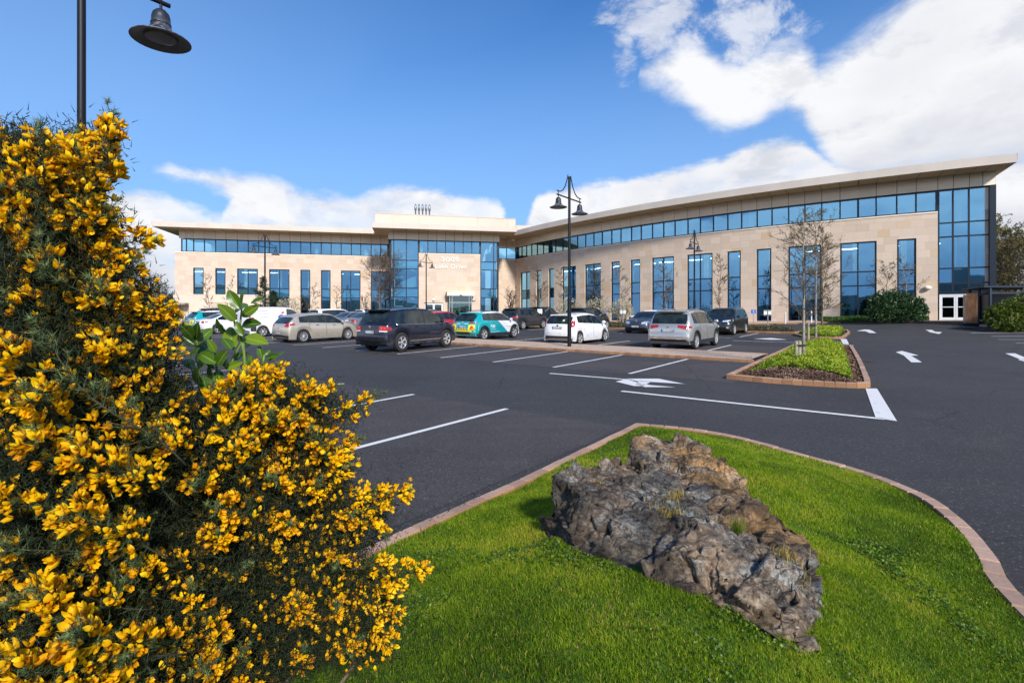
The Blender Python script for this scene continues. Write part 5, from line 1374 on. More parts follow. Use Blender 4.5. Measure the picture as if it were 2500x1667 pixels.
decal(mb, [(-.42, 1.16), (-.06, 1.12), (.0, 1.30), (-.26, 1.32)], 'right', .012, 0); decal(mb, [(-.26, 1.33), (.0, 1.32), (.03, 1.40), (-.18, 1.41)], 'right', .012, 1); decal(mb, [(-.18, 1.42), (.03, 1.41), (.05, 1.50), (-.08, 1.52)], 'right', .012, 2)
decal(mb, [(-.22, 1.34), (-.05, 1.335), (-.04, 1.36), (-.20, 1.365)], 'right', .014, 2)
build('flag_emblem', mb, [M_DECB, M_DECW, M_REDR], c)
mb = MB(); decal(mb, [(-1.75, .36), (-1.15, .36), (-1.35, .62), (-1.75, .78), (-2.05, .74), (-2.05, .36)], 'right', .011); 
mb2 = MB(); decal(mb2, [(-.75, .52), (.1, .50), (.1, .56), (-.7, .58)], 'right', .011); build('side_moulding', mb2, M_CLAD, c)
mb3 = MB(); decal(mb3, [(-2.1, .36), (-1.72, .36), (-1.76, .78), (-2.1, .74)], 'right', .011); build('corner_bumper', mb3, M_CLAD, c)
def livery(root):
    bvh, decal, hw = root_bvh[root.name]
    side_text(root, 'NBI', -1.02 + .22, .66, .24, M_DECW); side_text(root, 'national broadband', -.80, .56, .055, M_DECW); side_text(root, 'Building a connected Ireland', -.80, .42, .065, M_DECW)
    side_text(root, 'www.nbi.ie', .58, .66, .09, M_DECG)
    mb = MB()
    for k in range(9):
        a = 2 * math.pi * k / 9; cx, cz_ = -.52, 1.02
        if cz_ + .1 * math.sin(a) > 1.06: continue
        decal(mb, [(cx + .05 * math.cos(a) - .012, cz_ - .06 + .05 * math.sin(a)), (cx + .10 * math.cos(a), cz_ - .06 + .10 * math.sin(a) - .012), (cx + .10 * math.cos(a) + .012, cz_ - .06 + .10 * math.sin(a) + .012)], 'right', .012)
    build('star_emblem', mb, M_DECGR, root)
    mb = MB(); q = .0
    for sd in (1, -1):
        decal(mb, [(sd * .46, .58), (sd * .88, .55), (sd * .88, .84), (sd * .52, .86), (sd * .42, .80)], 'rear', .012, 0)
        decal(mb, [(sd * .52, .62), (sd * .68, .60), (sd * .76, .72), (sd * .62, .82), (sd * .54, .72)], 'rear', .015, 1)
    decal(mb, [(-.46, .56), (.46, .56), (.46, .63), (-.46, .63)], 'rear', .012, 0)
    for k in range(5): decal(mb, [(-.40 + k * .18, .565), (-.31 + k * .18, .565), (-.27 + k * .18, .625), (-.36 + k * .18, .625)], 'rear', .015, 1)
    decal(mb, [(-.84, .48), (.84, .48), (.84, .54), (-.84, .54)], 'rear', .016, 0)
    build('chevron_marking', mb, [M_YEL, M_REDR], root)
    mb = MB()
    for sd in (1, -1): decal(mb, [(sd * .66, .60), (sd * .82, .60), (sd * .84, .68), (sd * .66, .69)], 'rear', .022)
    build('indicator', mb, M_AMBER, root)
    mb = MB(); decal(mb, [(-.42, .875), (-.14, .875), (-.14, .905), (-.42, .905)], 'rear', .012); decal(mb, [(.14, .875), (.42, .875), (.42, .905), (.14, .905)], 'rear', .012); build('rear_lettering', mb, M_DECW, root)
c = make_car('kona', 'teal', 'teal and white crossover marked NBI with yellow and red chevrons beside the walkway', group=GR); livery(c); park_px(c, 'kona', 1181.5, 831)
c2 = copy_tree(c); c2['label'] = 'teal and white crossover far left, half hidden behind the white saloon and gorse'; x, y = lot(15.3 + 2.1, -42.5); place(c2, x, y, HS)
c = make_car('fiesta', 'white', 'small white hatchback directly behind the tall black lamp post', group=GR); park_px(c, 'fiesta', 1415, 841.5)
mb = MB(); root_bvh[c.name][1](mb, [(-.22, 1.10), (-.32, 1.10), (-.32, 1.18), (-.22, 1.18)], 'rear', .01); build('window_sticker', mb, simple('sticker', (.55, .75, .25), .6), c)
c = make_car('suv_b', 'silver', 'silver grey crossover with roof rails, rightmost car beside the buff walkway', group=GR); park_px(c, 'suv_b', 1699, 854)
mb = MB(); d_ = root_bvh[c.name][1]; d_(mb, [(-.86, .52), (.86, .52), (.86, .545), (-.86, .545)], 'rear', .01); d_(mb, [(-.80, .46), (.80, .46), (.78, .475), (-.78, .475)], 'rear', .012); build('chrome_strip', mb, M_CHROME, c)
c = make_car('suv_c', 'charcoal', 'dark grey crossover in the far row with its tail lights to the camera', group=GR); park_px(c, 'suv_c', 1277, 804.8)
c = make_car('bmw', 'slate', 'blue grey hatchback facing the camera with twin grilles', group=GR); park_px(c, 'bmw', 1533.5, 812.3, HS + math.pi, 'fr')
mb = MB(); d_ = root_bvh[c.name][1]
for sd in (1, -1): d_(mb, [(sd * .03, .63), (sd * .26, .64), (sd * .28, .73), (sd * .24, .765), (sd * .03, .765)], 'front', .014)
build('kidney_grille', mb, M_CLAD, c)
c = make_car('suv_d', 'black', 'black off-roader facing the camera at the right end of the far row', group=GR); park_px(c, 'suv_d', 1792, 818.4, HS + math.pi, 'fl')
mb = MB(); d_ = root_bvh[c.name][1]; d_(mb, [(-.42, .80), (.42, .80), (.42, .83), (-.42, .83)], 'front', .012); build('grille_bar', mb, M_CHROME, c)
mb = MB()
for sd in (1, -1): d_(mb, [(sd * .62, .42), (sd * .74, .42), (sd * .74, .52), (sd * .62, .52)], 'front', .014)
build('fog_lamp', mb, M_HEAD, c)
# the rows further back, mostly roofs and windows between the nearer cars
def back(kind, paint, s, t, label, rev=False, **k):
    c = make_car(kind, paint, label, group=GR, **k); park(c, s, t, rev); return c
back('suv_c', 'black', 39.6, -28.4, 'black off-roader parked beyond the dark grey crossover', reg=None)
back('suv_c', 'black', 31.7, -19.1, 'black off-roader half hidden behind the small white hatchback', reg=None)
back('hatch_a', 'red', 21.2, -24.0, 'bright red car nosing out between the navy off-roader and the teal crossover', reg=None, H=1.6)
back('suv_b', 'silver', 21.3, -28.3, 'silver car with pale roof rails hidden behind the large navy off-roader', reg=None)
back('saloon', 'grey', 21.2, -30.9, 'grey saloon between the beige hatchback and the navy off-roader', reg=None)
back('saloon', 'bluegrey', 21.5, -33.4, 'pale blue grey car behind the roof of the beige hatchback', reg=None)
back('suv_b', 'white', 21.3, -36.0, 'white car just right of the panel van', reg=None, rail=None)
back('saloon', 'blue', 31.7, -51.0, 'dark blue estate in the far row in front of the left wing', reg=None)
back('suv_c', 'charcoal', 31.7, -38.6, 'dark off-roader in the far row behind the red car', reg=None)
back('hatch_a', 'black', 31.9, -36.0, 'black hatchback in the far row by the entrance', reg=None)
back('fiesta', 'white', 31.7, -45.2, 'white hatchback in the far row behind the grey saloon', reg=None)
back('suv_c', 'black', 20.8, -55.0, 'black estate whose roof shows above the white saloon', reg=None)
c = make_car('saloon', 'bluegrey', 'blue grey saloon standing crosswise at the far left behind the gorse', group=GR, reg=None); place(c, -33.2, 46.8, HS + math.pi / 2 + .35)
c = make_car('bmw', 'white', 'white car in front of the curved wing behind the blue grey hatchback', group=GR, reg=None); x, y = lot(39.5 + 2.2, -17.5); place(c, x, y, HS + math.pi / 2)

# ---------------------------------------------------------------- lamp posts
M_POST = simple('black_post_paint', (0.004, 0.005, 0.009), 0.5, 0.0, spec=.3, var=.2)
def m_bell():
    m, n = newmat('weathered_lamp_metal'); g = n.node('ShaderNodeTexCoord', out='Object'); a = n.noise(g, 9.0, 6, 0.7)
    z = n.node('ShaderNodeSeparateXYZ', {0: g}, out=2)
    c = n.mix(n.mul(n.smooth(a, 0.42, 0.62), n.smooth(z, -.10, -.30)), (0.028, 0.032, 0.045), (0.22, 0.23, 0.26)); finish(n, c, 0.45, 0.4); return m
M_BELL = m_bell(); M_BELLIN = simple('lamp_reflector', (0.16, 0.14, 0.12), 0.45, 0.5, var=.2, vscale=8); M_LENS = simple('lamp_lens', (0.20, 0.19, 0.17), 0.15, 0.2)
def lamp_post(x, y, z0, H, label, ang=HS, tw=1.0):
    root = empty('lamp_post', (x, y, z0), ang); tag(root, label, 'lamp post', 'bell lamp posts of the car park')
    mb = MB(); mb.tube([(0, 0, -.1), (0, 0, 2.05)], .085 * tw, 16); mb.tube([(0, 0, 2.05), (0, 0, 2.10), (0, 0, 2.10), (0, 0, H)], [.085 * tw, .062 * tw ** .5, .060 * tw ** .5, .056 * tw ** .5], 16)
    build('pole', mb, M_POST, root, smooth=True, sharp=40)
    ha = H - .92; mb = MB(); mb.tube([(-.97, 0, ha), (.97, 0, ha)], .030, 10); build('arm', mb, M_POST, root, smooth=True, sharp=40)
    for sd in (1, -1):
        mb = MB(); pts = [(.97 * sd, 0, ha + .16), (.86 * sd, 0, ha + .15), (.68 * sd, 0, ha + .17), (.48 * sd, 0, ha + .28), (.32 * sd, 0, ha + .48), (.20 * sd, 0, ha + .72), (.13 * sd, 0, ha + .90), (.11 * sd, 0, ha + .98)]
        mb.tube(pts, .022, 8); mb.tube([(.86 * sd, 0, ha - .12), (.86 * sd, 0, ha + .15)], .018, 8); mb.tube([(.05 * sd, 0, ha + .86), (.12 * sd, 0, ha + .86)], .014, 6)
        build('brace', mb, M_POST, root, smooth=True, sharp=50)
        M = Matrix.Translation((0, 0, 0))
        bl = MB(); bl.lathe([(.001, 0), (.06, -.012), (.098, -.055), (.112, -.11), (.115, -.19), (.124, -.195), (.124, -.212), (.116, -.217), (.145, -.29), (.19, -.345), (.28, -.385), (.36, -.415), (.362, -.425)], 28)
        b = build('lamp_shade', bl, M_BELL, root, smooth=True, sharp=60); b.location = (.86 * sd, 0, ha - .10)
        il = MB(); il.lathe([(.361, -.426), (.28, -.405), (.20, -.38), (.19, -.40), (.188, -.405)], 28); i_ = build('reflector', il, M_BELLIN, b, smooth=True, sharp=60)
        ll = MB(); ll.lathe([(.188, -.402), (.12, -.415), (.001, -.42)], 24); build('lens', ll, M_LENS, b, smooth=True)
    return root
g = G(1390, 845.5, .1); lamp_post(g[0], g[1], gz(*g) + .1, EYE + (HOR - 432) / F0 * g[1] - gz(*g) - .1, 'tall black twin bell lamp post standing on the buff walkway behind the small white hatchback')
lamp_post(-.8408 * 6.4, 6.4, gz(-5.3, 6.4), 7.0, 'near black lamp post cropped by the top of the picture, rising behind the gorse', tw=.62)
x, y = -19.3, 40.0; lamp_post(x, y, gz(x, y) + .1, 7.3, 'black twin bell lamp post in front of the left wing')
x, y = -9.2, 54.9; lamp_post(x, y, gz(x, y) + .1, 7.3, 'black twin bell lamp post in front of the entrance lettering')
x, y = 13.75, 38.6; lamp_post(x, y, gz(x, y) + .1, 7.3, 'black twin bell lamp post in front of the curved wing')

# ---------------------------------------------------------------- signs and bollards
M_GALV = simple('galvanised_post', (0.36, 0.38, 0.40), 0.45, 0.6, var=.15)
M_SBLUE = simple('sign_blue', (0.015, 0.09, 0.42), 0.4); M_SWHITE = simple('sign_white', (0.78, 0.78, 0.78), 0.45)
def px_at(px, D): return (px - 1250) / F0 * D, D
def wheelchair_sign(px, D, label):
    x, y = px_at(px, D); z = gz(x, y) + .1; root = empty('disabled_parking_sign', (x, y, z)); tag(root, label, 'sign', 'blue parking signs at the facade')
    mb = MB(); mb.tube([(0, .02, 0), (0, .02, 1.2)], .025, 8); build('post', mb, M_GALV, root)
    mb = MB(); mb.box(-.21, .21, -.012, 0, .92, 1.25); bd = build('sign_board', mb, M_SBLUE, root)
    mb = MB(); y_ = -.016
    def disc(cx, cz, r, n_=10): mb.face([(cx + r * math.cos(2 * math.pi * k / n_), y_, cz + r * math.sin(2 * math.pi * k / n_)) for k in range(n_)])
    def seg(a, b, w):
        d = Vector((b[0] - a[0], b[1] - a[1])).normalized(); q = (-d.y * w, d.x * w)
        mb.face([(a[0] + q[0], y_ - .0005, a[1] + q[1]), (a[0] - q[0], y_ - .0005, a[1] - q[1]), (b[0] - q[0], y_ - .0005, b[1] - q[1]), (b[0] + q[0], y_ - .0005, b[1] + q[1])])
    disc(-.02, 1.19, .026); seg((-.02, 1.165), (-.01, 1.08), .014); seg((-.01, 1.085), (.05, 1.08), .012); seg((.05, 1.085), (.075, 1.0), .012); seg((-.02, 1.13), (.04, 1.125), .009)
    for k in range(9):
        a, b = R(150 + k * 24), R(150 + (k + 1) * 24); cx, cz_, r = .0, 1.035, .062
        seg((cx + r * math.cos(a), cz_ + r * math.sin(a)), (cx + r * math.cos(b), cz_ + r * math.sin(b)), .008)
    build('wheelchair_symbol', mb, M_SWHITE, bd)
wheelchair_sign(1839.5, 44.6, 'blue wheelchair parking sign on a post right of the black off-roader')
wheelchair_sign(1477.6, 53.0, 'blue wheelchair parking sign among the white blossom shrubs')
def back_sign(px, D, w, h, top, label):
    x, y = px_at(px, D); z = gz(x, y) + .1; root = empty('sign_post', (x, y, z)); tag(root, label, 'sign', 'white signs on grey posts seen from behind')
    H = EYE + (HOR - top) / F0 * D - z
    mb = MB(); mb.tube([(0, -.03, -.05), (0, -.03, H + .04)], .038, 10); build('post', mb, M_GALV, root, smooth=True, sharp=40)
    mb = MB(); mb.box(-w / 2, w / 2, 0, .012, H - h, H); bd = build('sign_board', mb, M_SWHITE, root)
    for k in (.12, .88):
        mb = MB(); mb.box(-w / 2 + .02, w / 2 - .02, -.02, -.002, H - h * k - .018, H - h * k + .018); build('rail', mb, M_JOINT, bd)
back_sign(1874, 36.2, .52, .36, 757.5, 'white sign board on a grey post in the planting bed right of the island')
back_sign(1521, 42.5, .42, .34, 756.5, 'white sign board on a grey post left of the blue grey hatchback')
x, y = px_at(1318, 44.0); root = empty('notice_post', (x, y, gz(x, y) + .1)); tag(root, 'small white notice on a short post beside the dark grey crossover', 'sign')
mb = MB(); mb.box(-.2, .2, 0, .02, 1.05, 1.42); build('notice', mb, M_SWHITE, root); mb = MB(); mb.tube([(0, .03, 0), (0, .03, 1.3)], .025, 8); build('post', mb, M_GALV, root)
for px, D, lb in ((1917.5, 43.2, 'slim white bollard in front of the stone pier left of the island trees'), (1981, 42.2, 'white bollard right of the island tree trunk by the window')):
    x, y = px_at(px, D); mb = MB(); mb.lathe([(.055, 0), (.055, .88), (.06, .89), (.06, .93), (.035, .97), (.001, .975)], 12)
    o = build('bollard', mb, M_SWHITE, smooth=True, sharp=40); o.location = (x, y, gz(x, y) + .1); tag(o, lb, 'bollard', 'white bollards on the pavement')
# drain cover in the lane
x, y = G(2117, 883); mb = MB(); 
for k in range(6): plate(mb, [(x - .2 + k * .07, y - .2), (x - .155 + k * .07, y - .2), (x - .155 + k * .07, y + .2), (x - .2 + k * .07, y + .2)], .006, 5)
o = build('drain_grate', mb, simple('rusty_iron', (0.075, 0.035, 0.028), 0.8)); tag(o, 'rusty drain grate in the lane beside the planted island', 'drain')

# ---------------------------------------------------------------- plants
def m_leaf(name, stops, rough=0.5, spec=0.4, trans=0.25, attr=True):
    m, n = newmat(name)
    t = n.node('ShaderNodeAttribute', attribute_name='tone', out=2)
    c = n.ramp(t, stops)
    p = n.node('ShaderNodeBsdfPrincipled', {'Base Color': c, 'Roughness': rough, 'Specular IOR Level': spec})
    tr = n.node('ShaderNodeBsdfTranslucent', {'Color': c}); mx_ = n.node('ShaderNodeMixShader', {0: trans, 1: p, 2: tr})
    n.node('ShaderNodeOutputMaterial', {'Surface': mx_}, out=None); return m
def m_bark(name, a, b, sc=14.0):
    m, n = newmat(name); g = n.node('ShaderNodeTexCoord', out='Object'); mp_ = n.node('ShaderNodeMapping', {'Vector': g, 'Scale': (1, 1, .35)})
    nz = n.noise(mp_, sc, 6, 0.7); finish(n, n.ramp(nz, [(0.35, a), (0.62, b)]), 0.85, 0, nz, 0.5, 0.01); return m
M_BIRCH = m_bark('lichened_bark', (0.13, 0.105, 0.075), (0.34, 0.31, 0.25)); M_BARK = m_bark('brown_bark', (0.065, 0.045, 0.032), (0.17, 0.125, 0.09)); M_TWIG = simple('twig_bark', (0.11, 0.075, 0.050), 0.85, var=.3)
M_BUD = m_leaf('opening_buds', [(0, (0.13, 0.095, 0.035)), (.6, (0.22, 0.20, 0.055)), (1, (0.30, 0.30, 0.10))], .7, .3)
M_LEAFD = m_leaf('dark_evergreen_leaves', [(0, (0.012, 0.035, 0.012)), (.6, (0.028, 0.075, 0.020)), (1, (0.075, 0.14, 0.04))], .35, .5, .12)
M_LEAFY = m_leaf('yellow_green_leaves', [(0, (0.025, 0.050, 0.006)), (.5, (0.075, 0.12, 0.012)), (1, (0.26, 0.26, 0.02))], .45, .4, .25)
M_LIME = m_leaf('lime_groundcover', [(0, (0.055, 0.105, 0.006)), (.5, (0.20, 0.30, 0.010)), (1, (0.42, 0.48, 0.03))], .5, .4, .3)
M_BLOSS = m_leaf('cream_blossom', [(0, (0.22, 0.20, 0.09)), (.5, (0.50, 0.45, 0.30)), (1, (0.74, 0.68, 0.52))], .7, .3, .3)
M_CONIF = m_leaf('conifer_needles', [(0, (0.010, 0.022, 0.010)), (.6, (0.030, 0.055, 0.022)), (1, (0.06, 0.095, 0.04))], .6, .3, .1)
M_DRY = m_leaf('dead_leaf_litter', [(0, (0.045, 0.022, 0.013)), (.5, (0.15, 0.085, 0.055)), (1, (0.36, 0.25, 0.18))], .8, .2, .05)
M_BEDP = m_leaf('dark_bed_leaves', [(0, (0.035, 0.025, 0.018)), (.5, (0.07, 0.075, 0.03)), (1, (0.13, 0.12, 0.06))], .7, .3, .1)
NP = np.random.RandomState(3)
def rand_unit(k, rs=NP):
    v = rs.normal(size=(k, 3)); return v / np.linalg.norm(v, axis=1)[:, None]
def leaf_quads(P, size, rs, asp=.45, up=None, jit=.35, tone=None):
    """small folded leaves (two triangles sharing a midrib) at points P"""
    k = len(P); a = rand_unit(k, rs)
    if up is not None: a = a + np.asarray(up); a /= np.linalg.norm(a, axis=1)[:, None]
    b = np.cross(a, rand_unit(k, rs)); b /= np.linalg.norm(b, axis=1)[:, None] + 1e-9
    s = size * (1 + jit * rs.uniform(-1, 1, k))[:, None]; c = np.cross(a, b)
    v0 = P - a * s * .5; v2 = P + a * s * .5; v1 = P + b * s * asp * .5 + c * s * .10; v3 = P - b * s * asp * .5 + c * s * .10
    V = np.stack([v0, v1, v2, v3], 1).reshape(-1, 3); i = np.arange(k)[:, None] * 4
    Fa = np.concatenate([i + [0, 1, 2], i + [0, 2, 3]]); t = rs.uniform(0, 1, k) if tone is None else tone
    return V, Fa, np.repeat(t, 4)
def join_arr(parts):
    Vs, Fs, Ts = [], [], []; o_ = 0
    for V, Fa, T in parts: Vs.append(V); Fs.append(Fa + o_); Ts.append(T); o_ += len(V)
    return np.concatenate(Vs), np.concatenate(Fs), np.concatenate(Ts)
def sprays(P, D, size, rs, per=5, asp=.45, tone=None):
    """a whorl of leaves about every twig end P with direction D"""
    k = len(P); idx = np.repeat(np.arange(k), per)
    base = P[idx] + rs.normal(size=(k * per, 3)) * size * .35
    t = (rs.uniform(0, 1, k)[idx] * .6 + rs.uniform(0, .4, k * per)) if tone is None else tone[idx] * .7 + rs.uniform(0, .3, k * per)
    return leaf_quads(base, size, rs, asp, up=D[idx] * .9, tone=np.clip(t, 0, 1))
def blobcloud(lobes, k, rs, shell=.55):
    """points spread through the outer part of several lobes"""
    w = np.array([l[3] * l[4] * l[5] for l in lobes]) ** .66; w /= w.sum(); ch = rs.choice(len(lobes), k, p=w)
    L = np.array(lobes); d = rand_unit(k, rs); r = (shell + (1 - shell) * rs.uniform(0, 1, k) ** .6)[:, None]
    nz = np.array([mnoise.noise((d_[0] * 2.2 + c, d_[1] * 2.2, d_[2] * 2.2)) for d_, c in zip(d, ch)])[:, None]
    return L[ch, :3] + d * r * (1 + .35 * nz) * L[ch, 3:], d
def shrub(name, x, y, z, lobes, k, size, mat, label, cat='shrub', group=None, seed=1, per=5, asp=.45, stems=6, bark=None):
    rs = np.random.RandomState(seed); root = empty(name, (x, y, z)); tag(root, label, cat, group)
    P, D = blobcloud(lobes, k, rs); P[:, 2] = np.maximum(P[:, 2], .03)
    V, Fa, T = sprays(P, D, size, rs, per, asp)
    link('foliage', fast_mesh('foliage', V, Fa, mat, attr=T), root)
    mb = MB(); rr = random.Random(seed)
    for l in lobes:
        for _ in range(stems):
            t = (l[0] + rr.uniform(-.8, .8) * l[3], l[1] + rr.uniform(-.8, .8) * l[4], l[2] + rr.uniform(.1, .8) * l[5]); b = (rr.uniform(-.12, .12) + l[0] * .25, rr.uniform(-.1, .1) + l[1] * .25, -.05)
            mid = tuple((a + c) / 2 + rr.uniform(-.08, .08) for a, c in zip(b, t)); mb.tube([b, mid, t], [.022, .014, .005], 5)
    build('stems', mb, bark or M_BARK, root, smooth=True); return root
def branch_tree(name, x, y, z, H, label, seed=1, r0=.06, lean=(0, 0), first=.2, spread=.32, nb=26, sub=7, twig=5, bark=None, budn=2, buds=None, cat='tree', group=None, droop=0.0, elev=(.2, .9), leader=1.0, budsize=.05, kink=.05, twr=.0035, multi=1):
    rr = random.Random(seed); rs = np.random.RandomState(seed); root = empty(name, (x, y, z)); tag(root, label, cat, group)
    tk = MB(); cr = MB(); tips = []; tdir = []
    for mstem in range(multi):
        off = (rr.uniform(-.15, .15), rr.uniform(-.15, .15)) if multi > 1 else (0, 0); hh = H * (rr.uniform(.75, 1) if multi > 1 else 1); ln = (lean[0] + (rr.uniform(-.25, .25) if multi > 1 else 0), lean[1] + (rr.uniform(-.2, .2) if multi > 1 else 0))
        n_ = 14; T = []
        for i in range(n_ + 1):
            t = i / n_; T.append(Vector((off[0] + ln[0] * H * t ** 1.3 + kink * H * .1 * math.sin(t * 9 + seed) * t, off[1] + ln[1] * H * t ** 1.3 + kink * H * .1 * math.cos(t * 7 + seed * 2) * t, hh * t * (leader if t > .8 else 1) - .06 * (i == 0))))
        tk.tube(T, [max(.006, r0 * (1 - .88 * (i / n_) ** .8) * (1.25 if i == 0 else 1)) / (multi ** .5) for i in range(n_ + 1)], 10)
        for b in range(nb // multi):
            t = first + (1 - first) * ((b + rr.random()) / (nb // multi)); t = min(.985, t); p = T[int(t * n_)].lerp(T[min(n_, int(t * n_) + 1)], t * n_ - int(t * n_))
            az_ = rr.uniform(0, 2 * math.pi); e_ = rr.uniform(*elev) ; prof_ = math.sin(math.pi * min(1, (t - first) / (1 - first) * .8 + .22)) ; Lb = H * spread * (.45 + .75 * prof_) * rr.uniform(.6, 1.15)
            d = Vector((math.cos(az_) * math.cos(e_), math.sin(az_) * math.cos(e_), math.sin(e_))); pts = [p]; q = p.copy(); m_ = 6
            for k in range(m_): 
                d = (d + Vector((rr.uniform(-.18, .18), rr.uniform(-.18, .18), rr.uniform(-.12, .16) - droop * (k / m_)))).normalized(); q = q + d * Lb / m_; pts.append(q.copy())
            rb = max(.005, r0 * .30 * (1 - t * .5)); cr.tube(pts, [rb * (1 - .8 * k / m_) for k in range(m_ + 1)], 5, cap=False)
            for s_i in range(sub):
                k = rr.uniform(1.0, m_); pb = pts[int(k)].lerp(pts[min(m_, int(k) + 1)], k - int(k)); ds = (d + Vector((rr.uniform(-1, 1), rr.uniform(-1, 1), rr.uniform(-.6, .9) - droop))).normalized(); Ls = Lb * rr.uniform(.18, .42); q = pb; ps = [pb]
                for _ in range(3): ds = (ds + Vector((rr.uniform(-.3, .3), rr.uniform(-.3, .3), rr.uniform(-.2, .25) - droop * .5))).normalized(); q = q + ds * Ls / 3; ps.append(q.copy())
                cr.tube(ps, [twr * 1.7, twr * 1.3, twr, twr * .7], 3, cap=False)
                for _ in range(twig):
                    j = rr.randint(1, 3); dt = (ds + Vector((rr.uniform(-1, 1), rr.uniform(-1, 1), rr.uniform(-.8, .9) - droop))).normalized(); Lt = Ls * rr.uniform(.2, .5)
                    e1 = ps[j] + dt * Lt; cr.tube([ps[j], ps[j] + dt * Lt * .5 + Vector((0, 0, rr.uniform(-.02, .02))), e1], [twr, twr * .8, twr * .5], 3, cap=False)
                    for _b in range(budn): f_ = rr.random(); tips.append(ps[j].lerp(e1, f_)); tdir.append(dt)
    build('trunk', tk, bark or M_BIRCH, root, smooth=True); crn = build('crown', cr, M_TWIG, root, smooth=True)
    if tips and buds is not False:
        V, Fa, Tn = leaf_quads(np.array([tuple(p) for p in tips]), budsize, rs, .55, up=np.array([tuple(d) for d in tdir]) * .8); link('leaves', fast_mesh('leaves', V, Fa, buds or M_BUD, attr=Tn), root)  # these are the opening buds, built as small leaf shapes
    return root
GT = 'slender bare trees of the grounds'
# island trees with stakes
M_STAKE = simple('weathered_stake', (0.30, 0.27, 0.19), 0.9, var=.3, vscale=12); M_TIE = simple('rubber_tie', (0.015, 0.015, 0.016), 0.7)
x, y = G(1962, 882, .22); TA = (x, y)
branch_tree('slender_tree', x, y, I1h(x, y), EYE + (HOR - 528) / F0 * y - gz(x, y) - .15, 'leafless slender tree tied to two stakes on the near planted island', seed=4, r0=.052, nb=38, first=.24, spread=.24, sub=8, twig=6, group=GT, twr=.0032, budsize=.035, budn=1, kink=.02)
def stakes(x, y, z, offs, label, hgt=.8):
    root = empty('tree_stake', (x, y, z)); tag(root, label, 'tree stake', 'tree stakes on the islands')
    for dx, dy in offs:
        mb = MB(); mb.tube([(dx, dy, -.05), (dx, dy, hgt), (dx, dy, hgt + .01)], [.052, .050, .035], 9); build('post', mb, M_STAKE, root, smooth=True, sharp=45)
    mb = MB(); mb.tube([(min(o[0] for o in offs), offs[0][1] - .05, hgt - .12), (0, -.07, hgt - .11), (.07, -.03, hgt - .11)], .022, 6); build('tie', mb, M_TIE, root)
stakes(x, y, I1h(x, y), [(-.24, -.05), (-.12, .0)], 'pair of pale round stakes beside the near island tree', .58)
x, y = G(1992, 832, .2); branch_tree('slender_tree', x, y, I1h(x, y) , 5.9, 'leafless tree with lichened trunk at the far end of the near island', seed=9, r0=.060, nb=32, first=.28, spread=.22, sub=8, twig=6, group=GT, twr=.004, budsize=.045, budn=1, kink=.02)
stakes(x - .05, y, I1h(x, y), [(-.32, -.05)], 'single pale stake beside the middle island tree', .95)
x, y = G(2007, 805, .15); branch_tree('slender_tree', x, y, gz(x, y) + .1, 6.4, 'dense twiggy tree growing on the far planted island', seed=17, r0=.072, nb=36, first=.18, spread=.20, sub=9, twig=7, group=GT, bark=M_BARK, twr=.006, budsize=.06, budn=2, kink=.02)
# trees in front of the facades (photograph column, distance, top row, ...)
for i, (px, D, top, lx, sp, nb_, lab) in enumerate([
    (512, 61, 668, -.10, .16, 16, 'thin leaning tree in front of the left end of the left wing'),
    (562, 62, 672, .02, .10, 8, 'very thin sapling between the second and third windows of the left wing'),
    (762, 60, 700, .02, .26, 14, 'small spreading bare tree in front of the narrow windows of the left wing'),
    (822, 62, 700, .0, .14, 12, 'small upright bare tree right of the narrow windows of the left wing'),
    (1316, 52, 656, .0, .17, 18, 'small bare tree beside the dark grey crossover'),
    (1382, 50, 655, -.11, .17, 16, 'thin bare tree leaning left behind the small white hatchback'),
    (1453, 48, 644, -.01, .15, 16, 'upright thin tree between the blossom shrubs'),
    (1536, 45, 640, -.24, .14, 16, 'strongly leaning pale tree beside the blue grey hatchback'),
    (1628, 44, 640, -.06, .18, 18, 'bare tree with bowed crown behind the silver crossover'),
    (1758, 42, 622, -.01, .13, 22, 'slim twiggy tree behind the black off-roader'),
    (2162, 41, 638, .0, .22, 14, 'bare young tree rising behind the dark rounded shrub'),
    (2210, 39, 628, .0, .20, 14, 'bare young tree with a stake in front of the narrow right window')]):
    x, y = px_at(px, D); z = gz(x, y) + .1; H = EYE + (HOR - top) / F0 * D - z
    branch_tree('young_tree', x, y, z, H, lab, seed=30 + i, r0=.055, lean=(lx, 0), nb=nb_ + 8, first=.22, spread=sp * 1.15, sub=7, twig=4, group=GT, twr=.009, budsize=.075, budn=1, bark=M_BIRCH if i % 3 else M_BARK, kink=.25)
x, y = px_at(927, 61); branch_tree('bare_tree', x, y, gz(x, y) + .1, EYE + (HOR - 628) / F0 * 61 - gz(x, y), 'wide bare tree in front of the stair tower glazing', seed=77, r0=.13, nb=46, first=.22, spread=.40, sub=10, twig=5, group=GT, bark=M_BARK, elev=(.35, 1.1), twr=.010, budsize=.06, budn=1)
x, y = px_at(1247, 62); branch_tree('bare_shrub', x, y, gz(x, y) + .1, 4.0, 'fan shaped leafless shrub in the corner by the curved wing', seed=81, r0=.12, nb=44, first=.05, spread=.32, sub=6, twig=4, cat='shrub', bark=M_TWIG, elev=(.9, 1.35), twr=.011, budn=0, buds=False, multi=8)
x, y = px_at(892, 62); branch_tree('bare_shrub', x, y, gz(x, y) + .1, 3.2, 'low leafless shrub left of the wide bare tree', seed=83, r0=.08, nb=30, first=.05, spread=.3, sub=5, twig=4, cat='shrub', bark=M_TWIG, elev=(.8, 1.35), twr=.011, budn=0, buds=False, multi=6)
